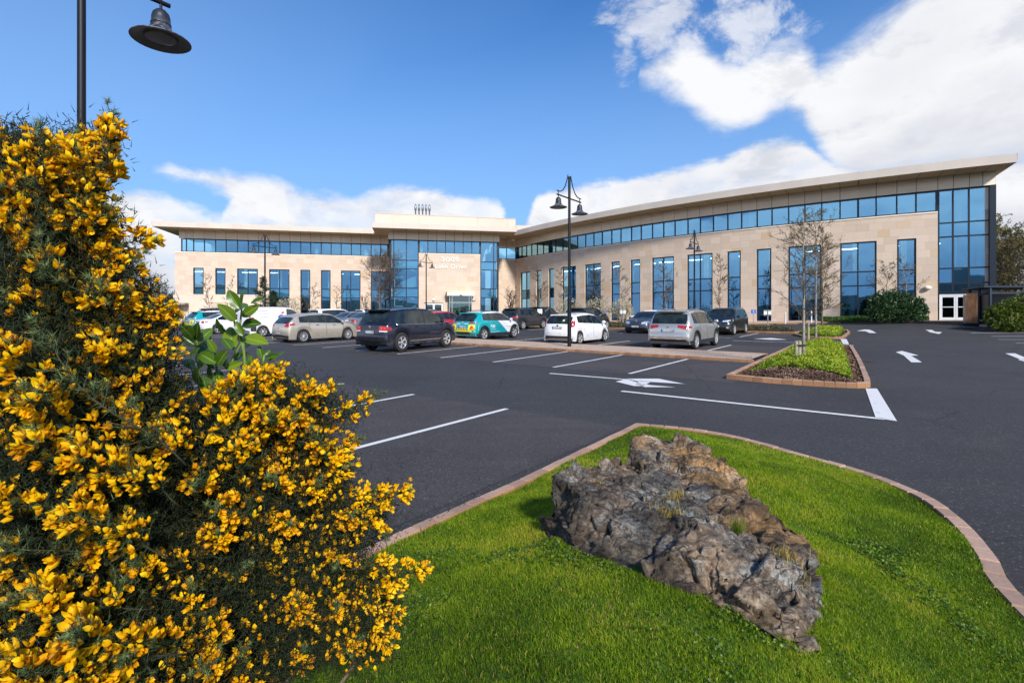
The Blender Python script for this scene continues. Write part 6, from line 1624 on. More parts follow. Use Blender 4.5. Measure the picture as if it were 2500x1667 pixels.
# blossom shrubs
for i, (px, D, w, h, lab) in enumerate([(704, 55, 1.25, 2.9, 'cream blossoming shrub in front of the left wing beside the dark conifer'), (1389, 47, 1.15, 2.4, 'cream blossoming shrub behind the tall lamp post'),
        (1458, 45, 1.15, 2.5, 'wide cream blossoming shrub left of the blue wheelchair sign'), (1518, 44, .95, 2.4, 'cream blossoming shrub right of the blue wheelchair sign')]):
    x, y = px_at(px, D); z = gz(x, y) + .1; shrub('blossom_shrub', x, y, z, [(0, 0, h * .62, w, w * .8, h * .36), (w * .5, 0, h * .5, w * .6, w * .5, h * .3), (-w * .5, .1, h * .52, w * .6, w * .5, h * .3)], 620, .085, M_BLOSS, lab, group='cream blossoming shrubs', seed=50 + i, per=3, asp=.9, stems=9)
# evergreens
def conifer(px, D, top, w, lab, seed):
    x, y = px_at(px, D); z = gz(x, y) + .1; H = EYE + (HOR - top) / F0 * D - z; rs = np.random.RandomState(seed); root = empty('conifer', (x, y, z)); tag(root, lab, 'tree', 'dark evergreens')
    P = []; Dn = []
    for k in range(46):
        t = .12 + .88 * (k / 46); L_ = w * (1 - t) ** .8 + .12; a = rs.uniform(0, 6.28)
        for j in range(16): f_ = rs.uniform(.15, 1); P.append((L_ * f_ * math.cos(a) + rs.normal() * .06, L_ * f_ * math.sin(a) + rs.normal() * .06, H * t + L_ * f_ * .35 + rs.normal() * .05)); Dn.append((math.cos(a), math.sin(a), .5))
    V, Fa, T = sprays(np.array(P), np.array(Dn), .22, rs, 5, .16); link('crown', fast_mesh('crown', V, Fa, M_CONIF, attr=T), root)
    mb = MB(); mb.tube([(0, 0, -.1), (0, 0, H * .95)], [.09, .015], 8); build('trunk', mb, M_BARK, root)
conifer(642, 58, 676, 1.6, 'dark green young conifer behind the lamp post of the left wing', 5)
conifer(668, 60, 712, 1.3, 'shorter dark conifer right of the tall one at the left wing', 6)
M_PINE = M_CONIF
rs_ = random.Random(8)
for i, (px, D, top, w, lab) in enumerate([(412, 85, 697, 2.6, 'dark pine outside the left end of the building'), (437, 92, 716, 1.6, 'smaller pine touching the left corner of the building')]):
    x, y = px_at(px, D); z = gz(x, y); H = EYE + (HOR - top) / F0 * D - z
    root = shrub('pine_tree', x, y, z, [(rs_.uniform(-w, w) * .6, rs_.uniform(-1, 1), H * rs_.uniform(.35, .85), w * .45, w * .45, H * .16) for _ in range(9)], 900, .34, M_CONIF, lab, 'tree', 'dark evergreens', 90 + i, 6, .14, 3)
for i, (px, D, H, lab) in enumerate([(352, 95, 9.0, 'bare tree far left beside the gorse'), (385, 100, 8.5, 'bare tree left of the dark pine'), (322, 90, 9, 'bare tree far left showing between gorse sprays')]):
    x, y = px_at(px, D); branch_tree('distant_tree', x, y, gz(x, y), H, lab, seed=120 + i, r0=.13, nb=34, first=.25, spread=.3, sub=7, twig=4, group='bare trees beyond the building', bark=M_BARK, elev=(.4, 1.2), twr=.018, budsize=.12, budn=1)
for i, (px, D, top, sp, lab) in enumerate([(2428, 66, 545, .26, 'budding tree just right of the glass tower'), (2466, 62, 520, .26, 'tallest budding tree right of the glass tower'), (2505, 56, 540, .28, 'budding tree cut by the right edge of the picture'), (2445, 78, 590, .3, 'thin budding tree between the two tall ones right of the tower'), (2550, 60, 560, .3, 'budding tree beyond the right edge')]):
    x, y = px_at(px, D); z = gz(x, y); H = EYE + (HOR - top) / F0 * D - z
    branch_tree('budding_tree', x, y, z, H, lab, seed=140 + i, r0=.17, nb=46, first=.16, spread=sp, sub=10, twig=6, group='budding trees right of the building', bark=M_BARK, elev=(.45, 1.25), twr=.013, budsize=.17, budn=3, multi=2)
x, y = px_at(2190, 38.2); z = gz(x, y) + .15
shrub('evergreen_shrub', x, y, z, [(-1.15, 0, 1.1, .95, .8, 1.15), (-.1, .1, 1.25, 1.1, .9, 1.05), (1.1, 0, 1.0, 1.0, .8, .85), (.3, -.3, .7, 1.5, .7, .7), (-1.5, -.2, .6, .7, .6, .6)], 3600, .15, M_LEAFD, 'large dark evergreen shrub against the right end of the stone wall', seed=61, per=6, stems=5)
x, y = px_at(2462, 31.0); z = gz(x, y) + .05
shrub('laurel_hedge', x, y, z, [(-.55, 0, .85, .7, .7, .8), (.3, .1, 1.0, .8, .8, .95), (1.3, .1, 1.15, .9, .9, 1.05), (2.4, .3, 1.1, 1.1, .9, 1.0), (0, -.4, .5, 1.4, .6, .5)], 3400, .15, M_LEAFY, 'yellow green laurel hedge in front of the dark shelter', 'hedge', seed=63, per=6, stems=5)
# grass verge along the wall on the right and its ground cover
def tuftfield(name, pts, mat, size, asp, label=None, kind='stuff', up=1.6, tone=None):
    V, Fa, T = leaf_quads(np.array(pts), size, NP, asp, up=np.array([[0, 0, up]]), tone=tone); o = link(name, fast_mesh(name, V, Fa, mat, attr=T)); tag(o, label, None, None, kind); return o
vp = []; mbv = []
rr = random.Random(3)
ua, ub = RW.u(2000), RW.u(2262)
for _ in range(9000):
    u = rr.uniform(ua, ub); k = rr.random(); lim = 3.6 * min(1, (u - ua) / 1.5 + .3) * min(1, (ub - u) / 2.5 + .25); p = RW.at(u, .15 + k * lim)
    vp.append((p.x, p.y, gz(p.x, p.y) + .14 + .22 * math.sin(math.pi * min(1, k)) * (1 + .4 * mnoise.noise((p.x, p.y, 0))) + rr.uniform(-.04, .06)))
M_VERGE = m_leaf('verge_grass', [(0, (0.02, 0.05, 0.012)), (.6, (0.05, 0.12, 0.015)), (1, (0.12, 0.20, 0.03))], .6, .3, .2)
tuftfield('verge_grass', vp, M_VERGE, .20, .30)
mb = MB()
for i in range(12):
    a, b = ua + (ub - ua) * i / 12, ua + (ub - ua) * (i + 1) / 12
    la, lb_ = [3.4 * min(1, (u - ua) / 1.5 + .3) * min(1, (ub - u) / 2.5 + .25) for u in (a, b)]
    for k0, k1 in ((0.02, .35), (.35, .7), (.7, 1.0)):
        q = []
        for u, l_, k in ((a, la, k1), (b, lb_, k1), (b, lb_, k0), (a, la, k0)):
            p = RW.at(u, .02 + k * l_); q.append((p.x, p.y, gz(p.x, p.y) + .11 + .20 * math.sin(math.pi * min(1, k * .95))))
        mb.face(q)
tag(build('verge_ground', mb, M_TURF, smooth=True, merge=.01), kind='structure')
# lime ground cover on the islands
def cover(poly, hf, k, name, keep, mat, size, lift, seed=1, asp=.5, tonef=None, up=.9):
    rr = random.Random(seed); xs_ = [p[0] for p in poly]; ys_ = [p[1] for p in poly]; pts = []; tn = []
    while len(pts) < k:
        x, y = rr.uniform(min(xs_), max(xs_)), rr.uniform(min(ys_), max(ys_)); d = pdist(poly, x, y)
        if d < .04: 
            continue
        nz = mnoise.noise((x * 2.2, y * 2.2, seed)) + .5 * mnoise.noise((x * 6, y * 6, seed)); s_, t_ = unlot(x, y)
        if not keep(s_, t_, d, nz, rr): continue
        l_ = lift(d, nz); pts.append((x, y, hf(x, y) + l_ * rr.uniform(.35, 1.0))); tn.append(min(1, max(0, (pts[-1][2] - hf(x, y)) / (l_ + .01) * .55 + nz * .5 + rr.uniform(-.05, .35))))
    return tuftfield(name, pts, mat, size, asp, up=up, tone=np.array(tn))
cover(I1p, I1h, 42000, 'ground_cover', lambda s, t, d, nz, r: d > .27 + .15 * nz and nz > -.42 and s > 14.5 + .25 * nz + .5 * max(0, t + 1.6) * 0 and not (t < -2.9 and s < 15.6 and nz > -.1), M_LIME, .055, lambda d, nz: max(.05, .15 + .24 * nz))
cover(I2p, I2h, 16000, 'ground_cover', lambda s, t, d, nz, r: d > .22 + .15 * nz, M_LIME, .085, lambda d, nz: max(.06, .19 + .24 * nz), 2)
cover(I1p, I1h, 9000, 'leaf_litter', lambda s, t, d, nz, r: s < 14.9 or d < .4, M_DRY, .045, lambda d, nz: .035 + .02 * nz, 3, .7, up=.2)
cover(I3p, I3h, 9000, 'bed_plants', lambda s, t, d, nz, r: d > .15, M_BEDP, .12, lambda d, nz: .22 + .2 * nz, 4, .4)
cover(I4p, I4h, 9000, 'bed_plants', lambda s, t, d, nz, r: d > .15 and t > -42, M_BEDP, .12, lambda d, nz: .22 + .2 * nz, 5, .4)

# ---------------------------------------------------------------- timber shelter at the right edge
M_STEEL = simple('dark_blue_steel', (0.022, 0.032, 0.055), 0.45, 0.2); M_TIMB = m_bark('cedar_boards', (0.20, 0.085, 0.035), (0.36, 0.17, 0.075), 5.0); M_TIMBG = m_bark('grey_boards', (0.16, 0.13, 0.11), (0.27, 0.22, 0.18), 5.0)
sx, sy = px_at(2403, 33.5); sz = gz(sx, sy) + .1; sh = empty('smoking_shelter', (sx, sy, sz)); tag(sh, 'dark steel shelter with a cedar board screen at the right edge', 'shelter')
ztop = EYE + (HOR - 700) / F0 * 33.5 - sz
# frame: front beam to the right, side beam going back to the left
ex = Vector((1, -.10, 0)).normalized(); ey = Vector((.42, .9, 0)).normalized()
def sp(a, b, z): v = ex * a + ey * b; return (v.x, v.y, z)
for (a, b) in ((0.35, 0), (2.3, 0), (4.2, 0), (0.35, 3.4), (4.2, 3.4), (.35, 1.7)):
    mb = MB(); v = sp(a, b, 0); mb.box(v[0] - .06, v[0] + .06, v[1] - .06, v[1] + .06, 0, ztop - .02); build('post', mb, M_STEEL, sh)
for (a0_, b0_, a1_, b1_, z) in ((-.1, -.1, 4.5, -.1, ztop), (-.1, -.1, -.1, 3.6, ztop), (-.1, 3.6, 4.5, 3.6, ztop), (.35, .0, 4.2, .0, ztop - .42)):
    mb = MB(); A = Vector(sp(a0_, b0_, z)); B = Vector(sp(a1_, b1_, z)); mb.tube([A, B], .065, 4); build('beam', mb, M_STEEL, sh)
mb = MB(); q = [sp(-.1, -.1, ztop + .04), sp(4.5, -.1, ztop + .04), sp(4.5, 3.6, ztop + .04), sp(-.1, 3.6, ztop + .04)]; mb.face(q); mb.face([(p[0], p[1], p[2] + .03) for p in q]); build('roof_sheet', mb, M_STEEL, sh)
mb = MB()
for k in range(3): A = Vector(sp(.38, .1 + k * 1.6, .1)); B = Vector(sp(.38, 1.6 + k * 1.6 if k < 2 else 3.4, .1)); 
mb.face([sp(.4, 0.0, .1), sp(.4, 3.4, .1), sp(.4, 3.4, ztop - .5), sp(.4, 0, ztop - .5)]); mb.face([sp(.4, 3.4, .1), sp(4.2, 3.4, .1), sp(4.2, 3.4, ztop - .3), sp(.4, 3.4, ztop - .3)]); build('back_panel', mb, simple('dark_sheet', (0.008, 0.010, 0.014), .4), sh)
# board screen in front
g = px_at(2351, 33.0); g2 = px_at(2386, 32.4); v0 = Vector((g[0] - sx, g[1] - sy)); v1 = Vector((g2[0] - sx, g2[1] - sy)); zb_, zt_ = .22, EYE + (HOR - 716) / F0 * 32.7 - sz
mb = MB(); mg = MB(); nb_ = 9
for k in range(nb_):
    a, b = v0.lerp(v1, (k + .06) / nb_), v0.lerp(v1, (k + .94) / nb_); q = (mg if k < 2 else mb); nn = Vector((v1 - v0)).normalized(); nn = Vector((nn.y, -nn.x)) * .03
    P_ = [a, b, b - nn, a - nn]; q.prism([(p.x, p.y) for p in reversed(P_)], zb_, zt_ + (0 if k > 1 else -.08))
build('board_screen', mb, M_TIMB, sh); build('board_screen', mg, M_TIMBG, sh, )
mb = MB(); mb.box(v0.x - .05, v1.x + .6, v0.y - .05, v0.y + .25, 0, .18); build('plinth', mb, M_STEEL, sh)

# ---------------------------------------------------------------- person walking along the access road
def person(x, y, z, hd, label):
    V = {'pelvis': (0, 0, .93), 'waist': (0, 0, 1.08), 'chest': (.01, 0, 1.32), 'neck': (.01, 0, 1.47), 'chin': (.03, 0, 1.54), 'head': (.03, 0, 1.62), 'crown': (.02, 0, 1.70),
         'hipl': (0, .09, .90), 'kneel': (.16, .10, .50), 'ankl': (.10, .10, .09), 'toel': (.24, .10, .04), 'hipr': (0, -.09, .90), 'kneer': (.02, -.10, .50), 'ankr': (-.22, -.10, .12), 'toer': (-.10, -.10, .04),
         'shl': (.0, .18, 1.42), 'elbl': (-.10, .24, 1.14), 'wrl': (.04, .25, .93), 'hl': (.08, .25, .86), 'shr': (.0, -.18, 1.42), 'elbr': (-.02, -.24, 1.14), 'wrr': (.20, -.22, 1.02), 'hr': (.26, -.22, .99)}
    Rr = dict(pelvis=.14, waist=.125, chest=.15, neck=.055, chin=.07, head=.095, crown=.06, hipl=.095, kneel=.062, ankl=.042, toel=.035, hipr=.095, kneer=.062, ankr=.042, toer=.035, shl=.065, elbl=.045, wrl=.032, hl=.03, shr=.065, elbr=.045, wrr=.032, hr=.03)
    E_ = [('pelvis', 'waist'), ('waist', 'chest'), ('chest', 'neck'), ('neck', 'chin'), ('chin', 'head'), ('head', 'crown'), ('pelvis', 'hipl'), ('hipl', 'kneel'), ('kneel', 'ankl'), ('ankl', 'toel'), ('pelvis', 'hipr'), ('hipr', 'kneer'), ('kneer', 'ankr'), ('ankr', 'toer'),
          ('chest', 'shl'), ('shl', 'elbl'), ('elbl', 'wrl'), ('wrl', 'hl'), ('chest', 'shr'), ('shr', 'elbr'), ('elbr', 'wrr'), ('wrr', 'hr')]
    ks = list(V); me = bpy.data.meshes.new('body'); me.from_pydata([V[k] for k in ks], [(ks.index(a), ks.index(b)) for a, b in E_], [])
    o = bpy.data.objects.new('person', me); COL.objects.link(o); md = o.modifiers.new('skin', 'SKIN'); sv = me.skin_vertices[0].data
    for i, k in enumerate(ks): sv[i].radius = (Rr[k], Rr[k] * (1.25 if k in ('chest', 'waist', 'pelvis') else 1)); sv[i].use_root = k == 'pelvis'
    o.modifiers.new('sub', 'SUBSURF').levels = 2; o.modifiers['sub'].render_levels = 2
    dg = bpy.context.evaluated_depsgraph_get(); m2_ = bpy.data.meshes.new_from_object(o.evaluated_get(dg)); bpy.data.objects.remove(o)
    m_, n = newmat('person_clothes'); g_ = n.node('ShaderNodeTexCoord', out='Object'); s_ = n.node('ShaderNodeSeparateXYZ', {0: g_}, out=None); zz_ = s_.outputs[2]; ay = n.m('ABSOLUTE', s_.outputs[1])
    c = n.mix(n.m('GREATER_THAN', zz_, .95), (0.02, 0.022, 0.035), (0.78, 0.74, 0.74)); c = n.mix(n.m('GREATER_THAN', zz_, 1.47), c, (0.55, 0.33, 0.25)); c = n.mix(n.m('GREATER_THAN', n.sub(zz_, n.mul(s_.outputs[0], .9)), 1.56), c, (0.07, 0.025, 0.018))
    c = n.mix(n.mul(n.m('GREATER_THAN', ay, .20), n.m('LESS_THAN', zz_, 1.08)), c, (0.55, 0.33, 0.25)); finish(n, c, .8)
    m2_.materials.clear(); m2_.materials.append(m_); m2_.polygons.foreach_set('use_smooth', [True] * len(m2_.polygons))
    p = link('person', m2_); p.location = (x, y, z); p.rotation_euler = (0, 0, hd); tag(p, label, 'person'); return p
x, y = px_at(1699, 45.0); person(x, y, gz(x, y) + .03, R(160), 'person in a white top walking behind the silver crossover')

# ---------------------------------------------------------------- the boulder on the lawn
def wpt(px, py, Y, dz=0.0): return Vector(((px - 1250) / F0 * Y, Y, EYE + (HOR - py) / F0 * Y + dz))
RIM = [wpt(*p) for p in [(1327, 1195, 3.38), (1343, 1152, 3.6), (1400, 1131, 3.78), (1455, 1128, 3.88), (1510, 1118, 4.02), (1545, 1086, 4.3), (1588, 1063, 4.5), (1640, 1065, 4.55), (1695, 1078, 4.5), (1716, 1096, 4.38), (1760, 1115, 4.28), (1797, 1150, 4.08), (1830, 1190, 3.88), (1852, 1236, 3.66), (1902, 1260, 3.42), (1958, 1300, 3.12), (1974, 1342, 2.92), (1977, 1420, 2.62), (1979, 1505, 2.40)]]
def foot(px, py, Y):
    for _ in range(30):
        x = (px - 1250) / F0 * Y; Y = .5 * Y + .5 * (EYE - lawn_h(x, Y) - .01) / ((py - HOR) / F0)
    return wpt(px, py, Y)
FRONT = [foot(*p) for p in [(1342, 1312, 3.26), (1362, 1336, 3.15), (1400, 1346, 3.1), (1480, 1378, 2.93), (1560, 1408, 2.80), (1620, 1428, 2.71), (1700, 1458, 2.59), (1780, 1492, 2.47), (1860, 1536, 2.35), (1930, 1582, 2.24), (1972, 1600, 2.20)]]
INNER = [wpt(*p) for p in [(1345, 1205, 3.28), (1420, 1212, 3.22), (1500, 1238, 3.12), (1560, 1262, 3.05), (1380, 1170, 3.5), (1430, 1172, 3.62), (1482, 1162, 3.74), (1560, 1178, 3.72), (1600, 1148, 3.98), (1680, 1128, 4.15), (1640, 1100, 4.34), (1640, 1240, 3.25),
        (1752, 1178, 3.8), (1790, 1240, 3.45), (1742, 1258, 3.22), (1832, 1300, 3.08), (1900, 1328, 2.94), (1664, 1268, 3.0), (1702, 1272, 2.93), (1752, 1332, 2.70), (1802, 1345, 2.72), (1640, 1332, 2.76), (1700, 1372, 2.62), (1768, 1402, 2.50), (1840, 1446, 2.42), (1900, 1486, 2.34), (1945, 1500, 2.32), (1872, 1372, 2.76), (1935, 1400, 2.62)]]
INNER += [wpt(1690, 1200, 3.5, -.07), wpt(1624, 1294, 3.0, -.05), wpt(1590, 1334, 2.86, -.05), wpt(1856, 1426, 2.52, -.05), wpt(1820, 1392, 2.62, -.01), wpt(1905, 1412, 2.60, -.01), wpt(1700, 1240, 3.3, -.03), wpt(1530, 1215, 3.35, .02), wpt(1610, 1205, 3.6, .03), wpt(1730, 1140, 4.0, .02), wpt(1450, 1290, 3.08, .035), wpt(1660, 1415, 2.66, .06), wpt(1800, 1470, 2.44, .05), wpt(1890, 1300, 3.15, .03)]
cen = Vector((1.12, 3.35))
def push(p, k, z): d = (Vector((p.x, p.y)) - cen).normalized(); return Vector((p.x + d.x * k, p.y + d.y * k, z))
RING = [push(p, .05, .36) for p in RIM]; FB = [push(p, .0, p.z - .08) for p in FRONT]
OUT = RING + list(reversed(FB))                       # footprint outline
RIM = [Vector((p.x, p.y, p.z)) for p in RIM]
NA = 360
def ray_r(a):
    d = Vector((math.cos(a), math.sin(a))); best = .3
    for p, q in zip(OUT, OUT[1:] + OUT[:1]):
        e = Vector((q.x - p.x, q.y - p.y)); den = d.x * e.y - d.y * e.x
        if abs(den) < 1e-9: continue
        w = Vector((p.x, p.y)) - cen; t = (w.x * e.y - w.y * e.x) / den; u = (w.x * d.y - w.y * d.x) / den
        if t > 0 and 0 <= u <= 1: best = max(best, t)
    return best
rads = [ray_r(2 * math.pi * k / NA) for k in range(NA)]
from mathutils.geometry import delaunay_2d_cdt
ALLP = RIM + FRONT + INNER + OUT; nO = len(RIM) + len(FRONT) + len(INNER)
cdt = delaunay_2d_cdt([Vector((p.x, p.y)) for p in ALLP], [(nO + i, nO + (i + 1) % len(OUT)) for i in range(len(OUT))], [], 1, 1e-5)
co = []
for v, ids in zip(cdt[0], cdt[3]): co.append((v.x, v.y, ALLP[ids[0]].z if ids else .4))
bm = bmesh.new(); vs = [bm.verts.new(c) for c in co]
for f in cdt[2]:
    try: bm.faces.new([vs[i] for i in f])
    except ValueError: pass
bmesh.ops.triangulate(bm, faces=bm.faces[:])
for _ in range(5): bmesh.ops.subdivide_edges(bm, edges=[e for e in bm.edges if e.calc_length() > .017], cuts=1); bmesh.ops.triangulate(bm, faces=[f for f in bm.faces if len(f.verts) > 3])
bm.normal_update()
for f in bm.faces:
    if f.normal.z < 0: f.normal_flip()
bm.normal_update()
def vrand(p, s):
    h = math.sin(p.x * 127.1 + p.y * 311.7 + p.z * 74.7 + s * 13.7) * 43758.5453; return h - math.floor(h)
bm.verts.ensure_lookup_table(); nr0 = [v.normal.copy() for v in bm.verts]; dsp = []
for v, n0 in zip(bm.verts, nr0):
    p = v.co; wq = p + Vector((mnoise.noise(p * 2.6), mnoise.noise(p * 2.6 + Vector((9, 0, 0))), mnoise.noise(p * 2.6 + Vector((0, 9, 0))))) * .05; d_ = 0
    for sc, amp in ((3.6, .062), (8.5, .024), (23.0, .011)):
        st = Vector((wq.x * sc * .75 + wq.y * sc * .25, wq.y * sc * .9 - wq.x * sc * .3, wq.z * sc * 1.6)); dd, pp = mnoise.voronoi(st); c0 = pp[0]
        tl = Vector((vrand(c0, 1) - .5, vrand(c0, 2) - .5, vrand(c0, 3) - .5)); d_ += amp * ((vrand(c0, 4) - .5) * 1.1 + tl.dot(st - c0) * 1.9) - amp * .30 * max(0, 1 - (dd[1] - dd[0]) * 12)
    d_ += .004 * mnoise.fractal(p * 9, 1.0, 2.1, 5) + .004 * mnoise.fractal(p * 32, 1.0, 2.1, 4)
    dsp.append((n0 * .85 + Vector((0, 0, .15))) * d_)
for v, d_ in zip(bm.verts, dsp): v.co += d_
VR = [tuple(v.co) for v in bm.verts]; bm.verts.index_update(); FR = [tuple(v.index for v in f.verts) for f in bm.faces]; bm.free(); print('rock faces', len(FR), 'front', [(round(p.x, 2), round(p.y, 2), round(p.z, 2)) for p in FRONT])
def m_rock():
    m, n = newmat('weathered_rock'); g = n.node('ShaderNodeNewGeometry', out=None); P = g.outputs['Position']; px_ = n.node('ShaderNodeSeparateXYZ', {0: P}, out=None)
    st = n.node('ShaderNodeMapping', {'Vector': P, 'Rotation': (.5, .3, .8), 'Scale': (1.0, 2.6, 1.4)})
    a = n.noise(P, 3.2, 9, .68, dist=.5); b = n.noise(st, 6.5, 9, .72, dist=.8); c_ = n.noise(P, 34.0, 7, .75); d = n.noise(P, 1.5, 4, .6)
    v = n.node('ShaderNodeTexVoronoi', {'Vector': n.node('ShaderNodeVectorMath', {0: st, 1: n.node('ShaderNodeVectorMath', {0: n.noise(P, 5.0, 4, .6, out=1), 'Scale': .25}, operation='SCALE')}, operation='ADD'), 'Scale': 7.0}, out=1); vc = n.node('ShaderNodeSeparateColor', {0: v}, out=0)
    base = n.ramp(n.add(n.mul(b, .6), n.mul(c_, .4)), [(.34, (0.012, 0.010, 0.009)), (.45, (0.040, 0.036, 0.033)), (.53, (0.110, 0.098, 0.083)), (.64, (0.33, 0.305, 0.265))])
    blue = n.ramp(c_, [(.34, (0.035, 0.042, 0.045)), (.66, (0.30, 0.33, 0.33))])
    col = n.mix(n.mul(n.smooth(vc, .58, .72), n.smooth(a, .42, .6)), base, blue)
    och = n.ramp(c_, [(.3, (0.16, 0.075, 0.025)), (.55, (0.36, 0.21, 0.085)), (.75, (0.52, 0.38, 0.20))])
    side = n.smooth(n.add(px_.outputs[0], n.mul(px_.outputs[1], .35)), 2.05, 2.75)
    col = n.mix(n.mul(n.smooth(n.add(d, n.mul(b, .5)), .62, .88), n.add(.30, n.mul(side, .7))), col, och)
    col = n.mix(n.mul(n.smooth(n.noise(P, 5.5, 6, .7), .56, .66), .75), col, (0.055, 0.028, 0.014))      # dark moss and rust
    col = n.mix(n.mul(n.smooth(n.noise(st, 15.0, 6, .7), .64, .72), .75), col, (0.52, 0.50, 0.45))          # quartz and lichen
    wv2 = n.node('ShaderNodeVectorMath', {0: st, 1: n.node('ShaderNodeVectorMath', {0: n.noise(P, 4.0, 6, .65, out=1), 'Scale': .35}, operation='SCALE')}, operation='ADD')
    for sc_, wd_, k_ in ((3.2, .035, .85), (9.0, .05, .7)):
        ed = n.node('ShaderNodeTexVoronoi', {'Vector': wv2, 'Scale': sc_}, feature='DISTANCE_TO_EDGE'); col = n.mix(n.mul(n.mul(n.smooth(ed, wd_, .004), n.smooth(a, .40, .52)), k_), col, (0.012, 0.009, 0.008))
    big = n.noise(P, 2.3, 5, .6); lg = n.smooth(n.add(px_.outputs[0], n.mul(px_.outputs[1], .15)), 1.0, 1.5)  # left part of the boulder darkened in colour, standing in for its shaded side
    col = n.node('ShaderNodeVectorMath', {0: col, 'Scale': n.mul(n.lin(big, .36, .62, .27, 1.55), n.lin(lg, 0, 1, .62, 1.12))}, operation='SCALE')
    hgt = n.add(n.mul(b, 1.0), n.mul(c_, .45)); finish(n, col, .78, 0, hgt, .8, .03, .35); return m
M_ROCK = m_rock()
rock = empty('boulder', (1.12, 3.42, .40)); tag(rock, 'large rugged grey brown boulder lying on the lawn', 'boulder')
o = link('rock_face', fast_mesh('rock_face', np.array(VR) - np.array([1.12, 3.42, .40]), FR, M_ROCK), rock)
RB = BVHTree.FromPolygons([Vector(v) for v in VR], FR)

# ---------------------------------------------------------------- lawn blades
M_GRASS = m_leaf('lawn_grass', [(0.0, (0.045, 0.075, 0.003)), (.35, (0.105, 0.195, 0.004)), (.65, (0.245, 0.375, 0.008)), (.86, (0.43, 0.45, 0.022)), (1.0, (0.55, 0.38, 0.12))], .6, .25, .42)
M_GRASS_DRY = m_leaf('dry_grass', [(0, (0.10, 0.085, 0.02)), (.5, (0.36, 0.26, 0.06)), (1, (0.55, 0.42, 0.14))], .7, .3, .3)
rs = np.random.RandomState(21)
LP = np.array([(p[0], p[1]) for p in LAWN_IN])
def inside(P):
    x, y = P[:, 0], P[:, 1]; ins = np.zeros(len(P), bool); n_ = len(LP); j = n_ - 1
    for i in range(n_):
        xi, yi, xj, yj = LP[i][0], LP[i][1], LP[j][0], LP[j][1]
        c = ((yi > y) != (yj > y)) & (x < (xj - xi) * (y - yi) / (yj - yi + 1e-12) + xi); ins ^= c; j = i
    return ins
# height lookup on a fine grid
gx = np.arange(-4.2, 4.6, .06); gy = np.arange(-1.6, 8.4, .06)
HH = np.array([[lawn_h(x, y) if (y > .8 and x > -3.6) else gz(x, y) + .4 for x in gx] for y in gy])
def hlook(P):
    fx = np.clip((P[:, 0] - gx[0]) / .06, 0, len(gx) - 2); fy = np.clip((P[:, 1] - gy[0]) / .06, 0, len(gy) - 2); i = fx.astype(int); j = fy.astype(int); a = fx - i; b = fy - j
    return HH[j, i] * (1 - a) * (1 - b) + HH[j, i + 1] * a * (1 - b) + HH[j + 1, i] * (1 - a) * b + HH[j + 1, i + 1] * a * b
def frac_noise(P, sc, seed, oct_=3):
    r_ = np.random.RandomState(seed); out = np.zeros(len(P)); amp = 1.0
    for o_ in range(oct_):
        N_ = 96; gr = r_.rand(N_, N_); q = P[:, :2] * sc; i = np.floor(q).astype(int); f = q - i; f = f * f * (3 - 2 * f); i0 = i % N_; i1 = (i + 1) % N_
        out += amp * ((gr[i0[:, 0], i0[:, 1]] * (1 - f[:, 0]) + gr[i1[:, 0], i0[:, 1]] * f[:, 0]) * (1 - f[:, 1]) + (gr[i0[:, 0], i1[:, 1]] * (1 - f[:, 0]) + gr[i1[:, 0], i1[:, 1]] * f[:, 0]) * f[:, 1] - .5); amp *= .5; sc *= 2.1
    return out
def blades(k, box, hgt, wid, lean, seed, tone0=.45):
    r_ = np.random.RandomState(seed); P = np.stack([r_.uniform(box[0], box[1], k), r_.uniform(box[2], box[3], k)], 1)
    P = P[inside(P)]; vis = (P[:, 1] > .9) & (np.abs(P[:, 0]) < P[:, 1] * 1.12 + .4); P = P[vis]
    # nothing under the boulder
    rr_ = np.hypot(P[:, 0] - cen.x, P[:, 1] - cen.y); an = (np.arctan2(P[:, 1] - cen.y, P[:, 0] - cen.x) / (2 * math.pi) * NA) % NA; P = P[rr_ > np.array(rads)[an.astype(int) % NA] * .93]; m = len(P)
    n1 = frac_noise(P, .9, 5); n2 = frac_noise(P, 5.0, 6); n3 = frac_noise(P, 2.2, 8)
    bare = frac_noise(P, 1.4, 12) ; dl = np.abs(P[:, 0]) * 0
    h = hgt * (1 + .35 * n2 + .3 * r_.uniform(-1, 1, m)); z = hlook(P); a = r_.uniform(0, 2 * math.pi, m); ln = lean * r_.uniform(.1, 1.3, m)
    ca, sa = np.cos(a), np.sin(a); b = a + r_.uniform(-1.2, 1.2, m); w = wid * r_.uniform(.6, 1.3, m)
    B = np.stack([P[:, 0], P[:, 1], z - .005], 1); wd = np.stack([-np.sin(b) * w / 2, np.cos(b) * w / 2, np.zeros(m)], 1); ld = np.stack([ca, sa, np.zeros(m)], 1)
    up = np.array([0, 0, 1.0]); M1 = B + up * (h * .6)[:, None] + ld * (h * ln * .3)[:, None]; T = B + up * (h * np.clip(1 - ln * .35, .3, 1))[:, None] + ld * (h * ln)[:, None]
    V = np.stack([B - wd, B + wd, M1 + wd * .7, M1 - wd * .7, T], 1).reshape(-1, 3); i = np.arange(m)[:, None] * 5
    Fa = np.concatenate([i + [0, 1, 2], i + [0, 2, 3], i + [3, 2, 4]])
    tone = np.clip(tone0 + .42 * n1 + .24 * n2 + .20 * n3 + r_.normal(0, .13, m), 0, .93); dry = (r_.rand(m) < .045 + .45 * np.clip(n3 - .22, 0, 1)); tone[dry] = r_.uniform(.88, 1.0, dry.sum())
    return V, Fa, np.repeat(tone, 5)
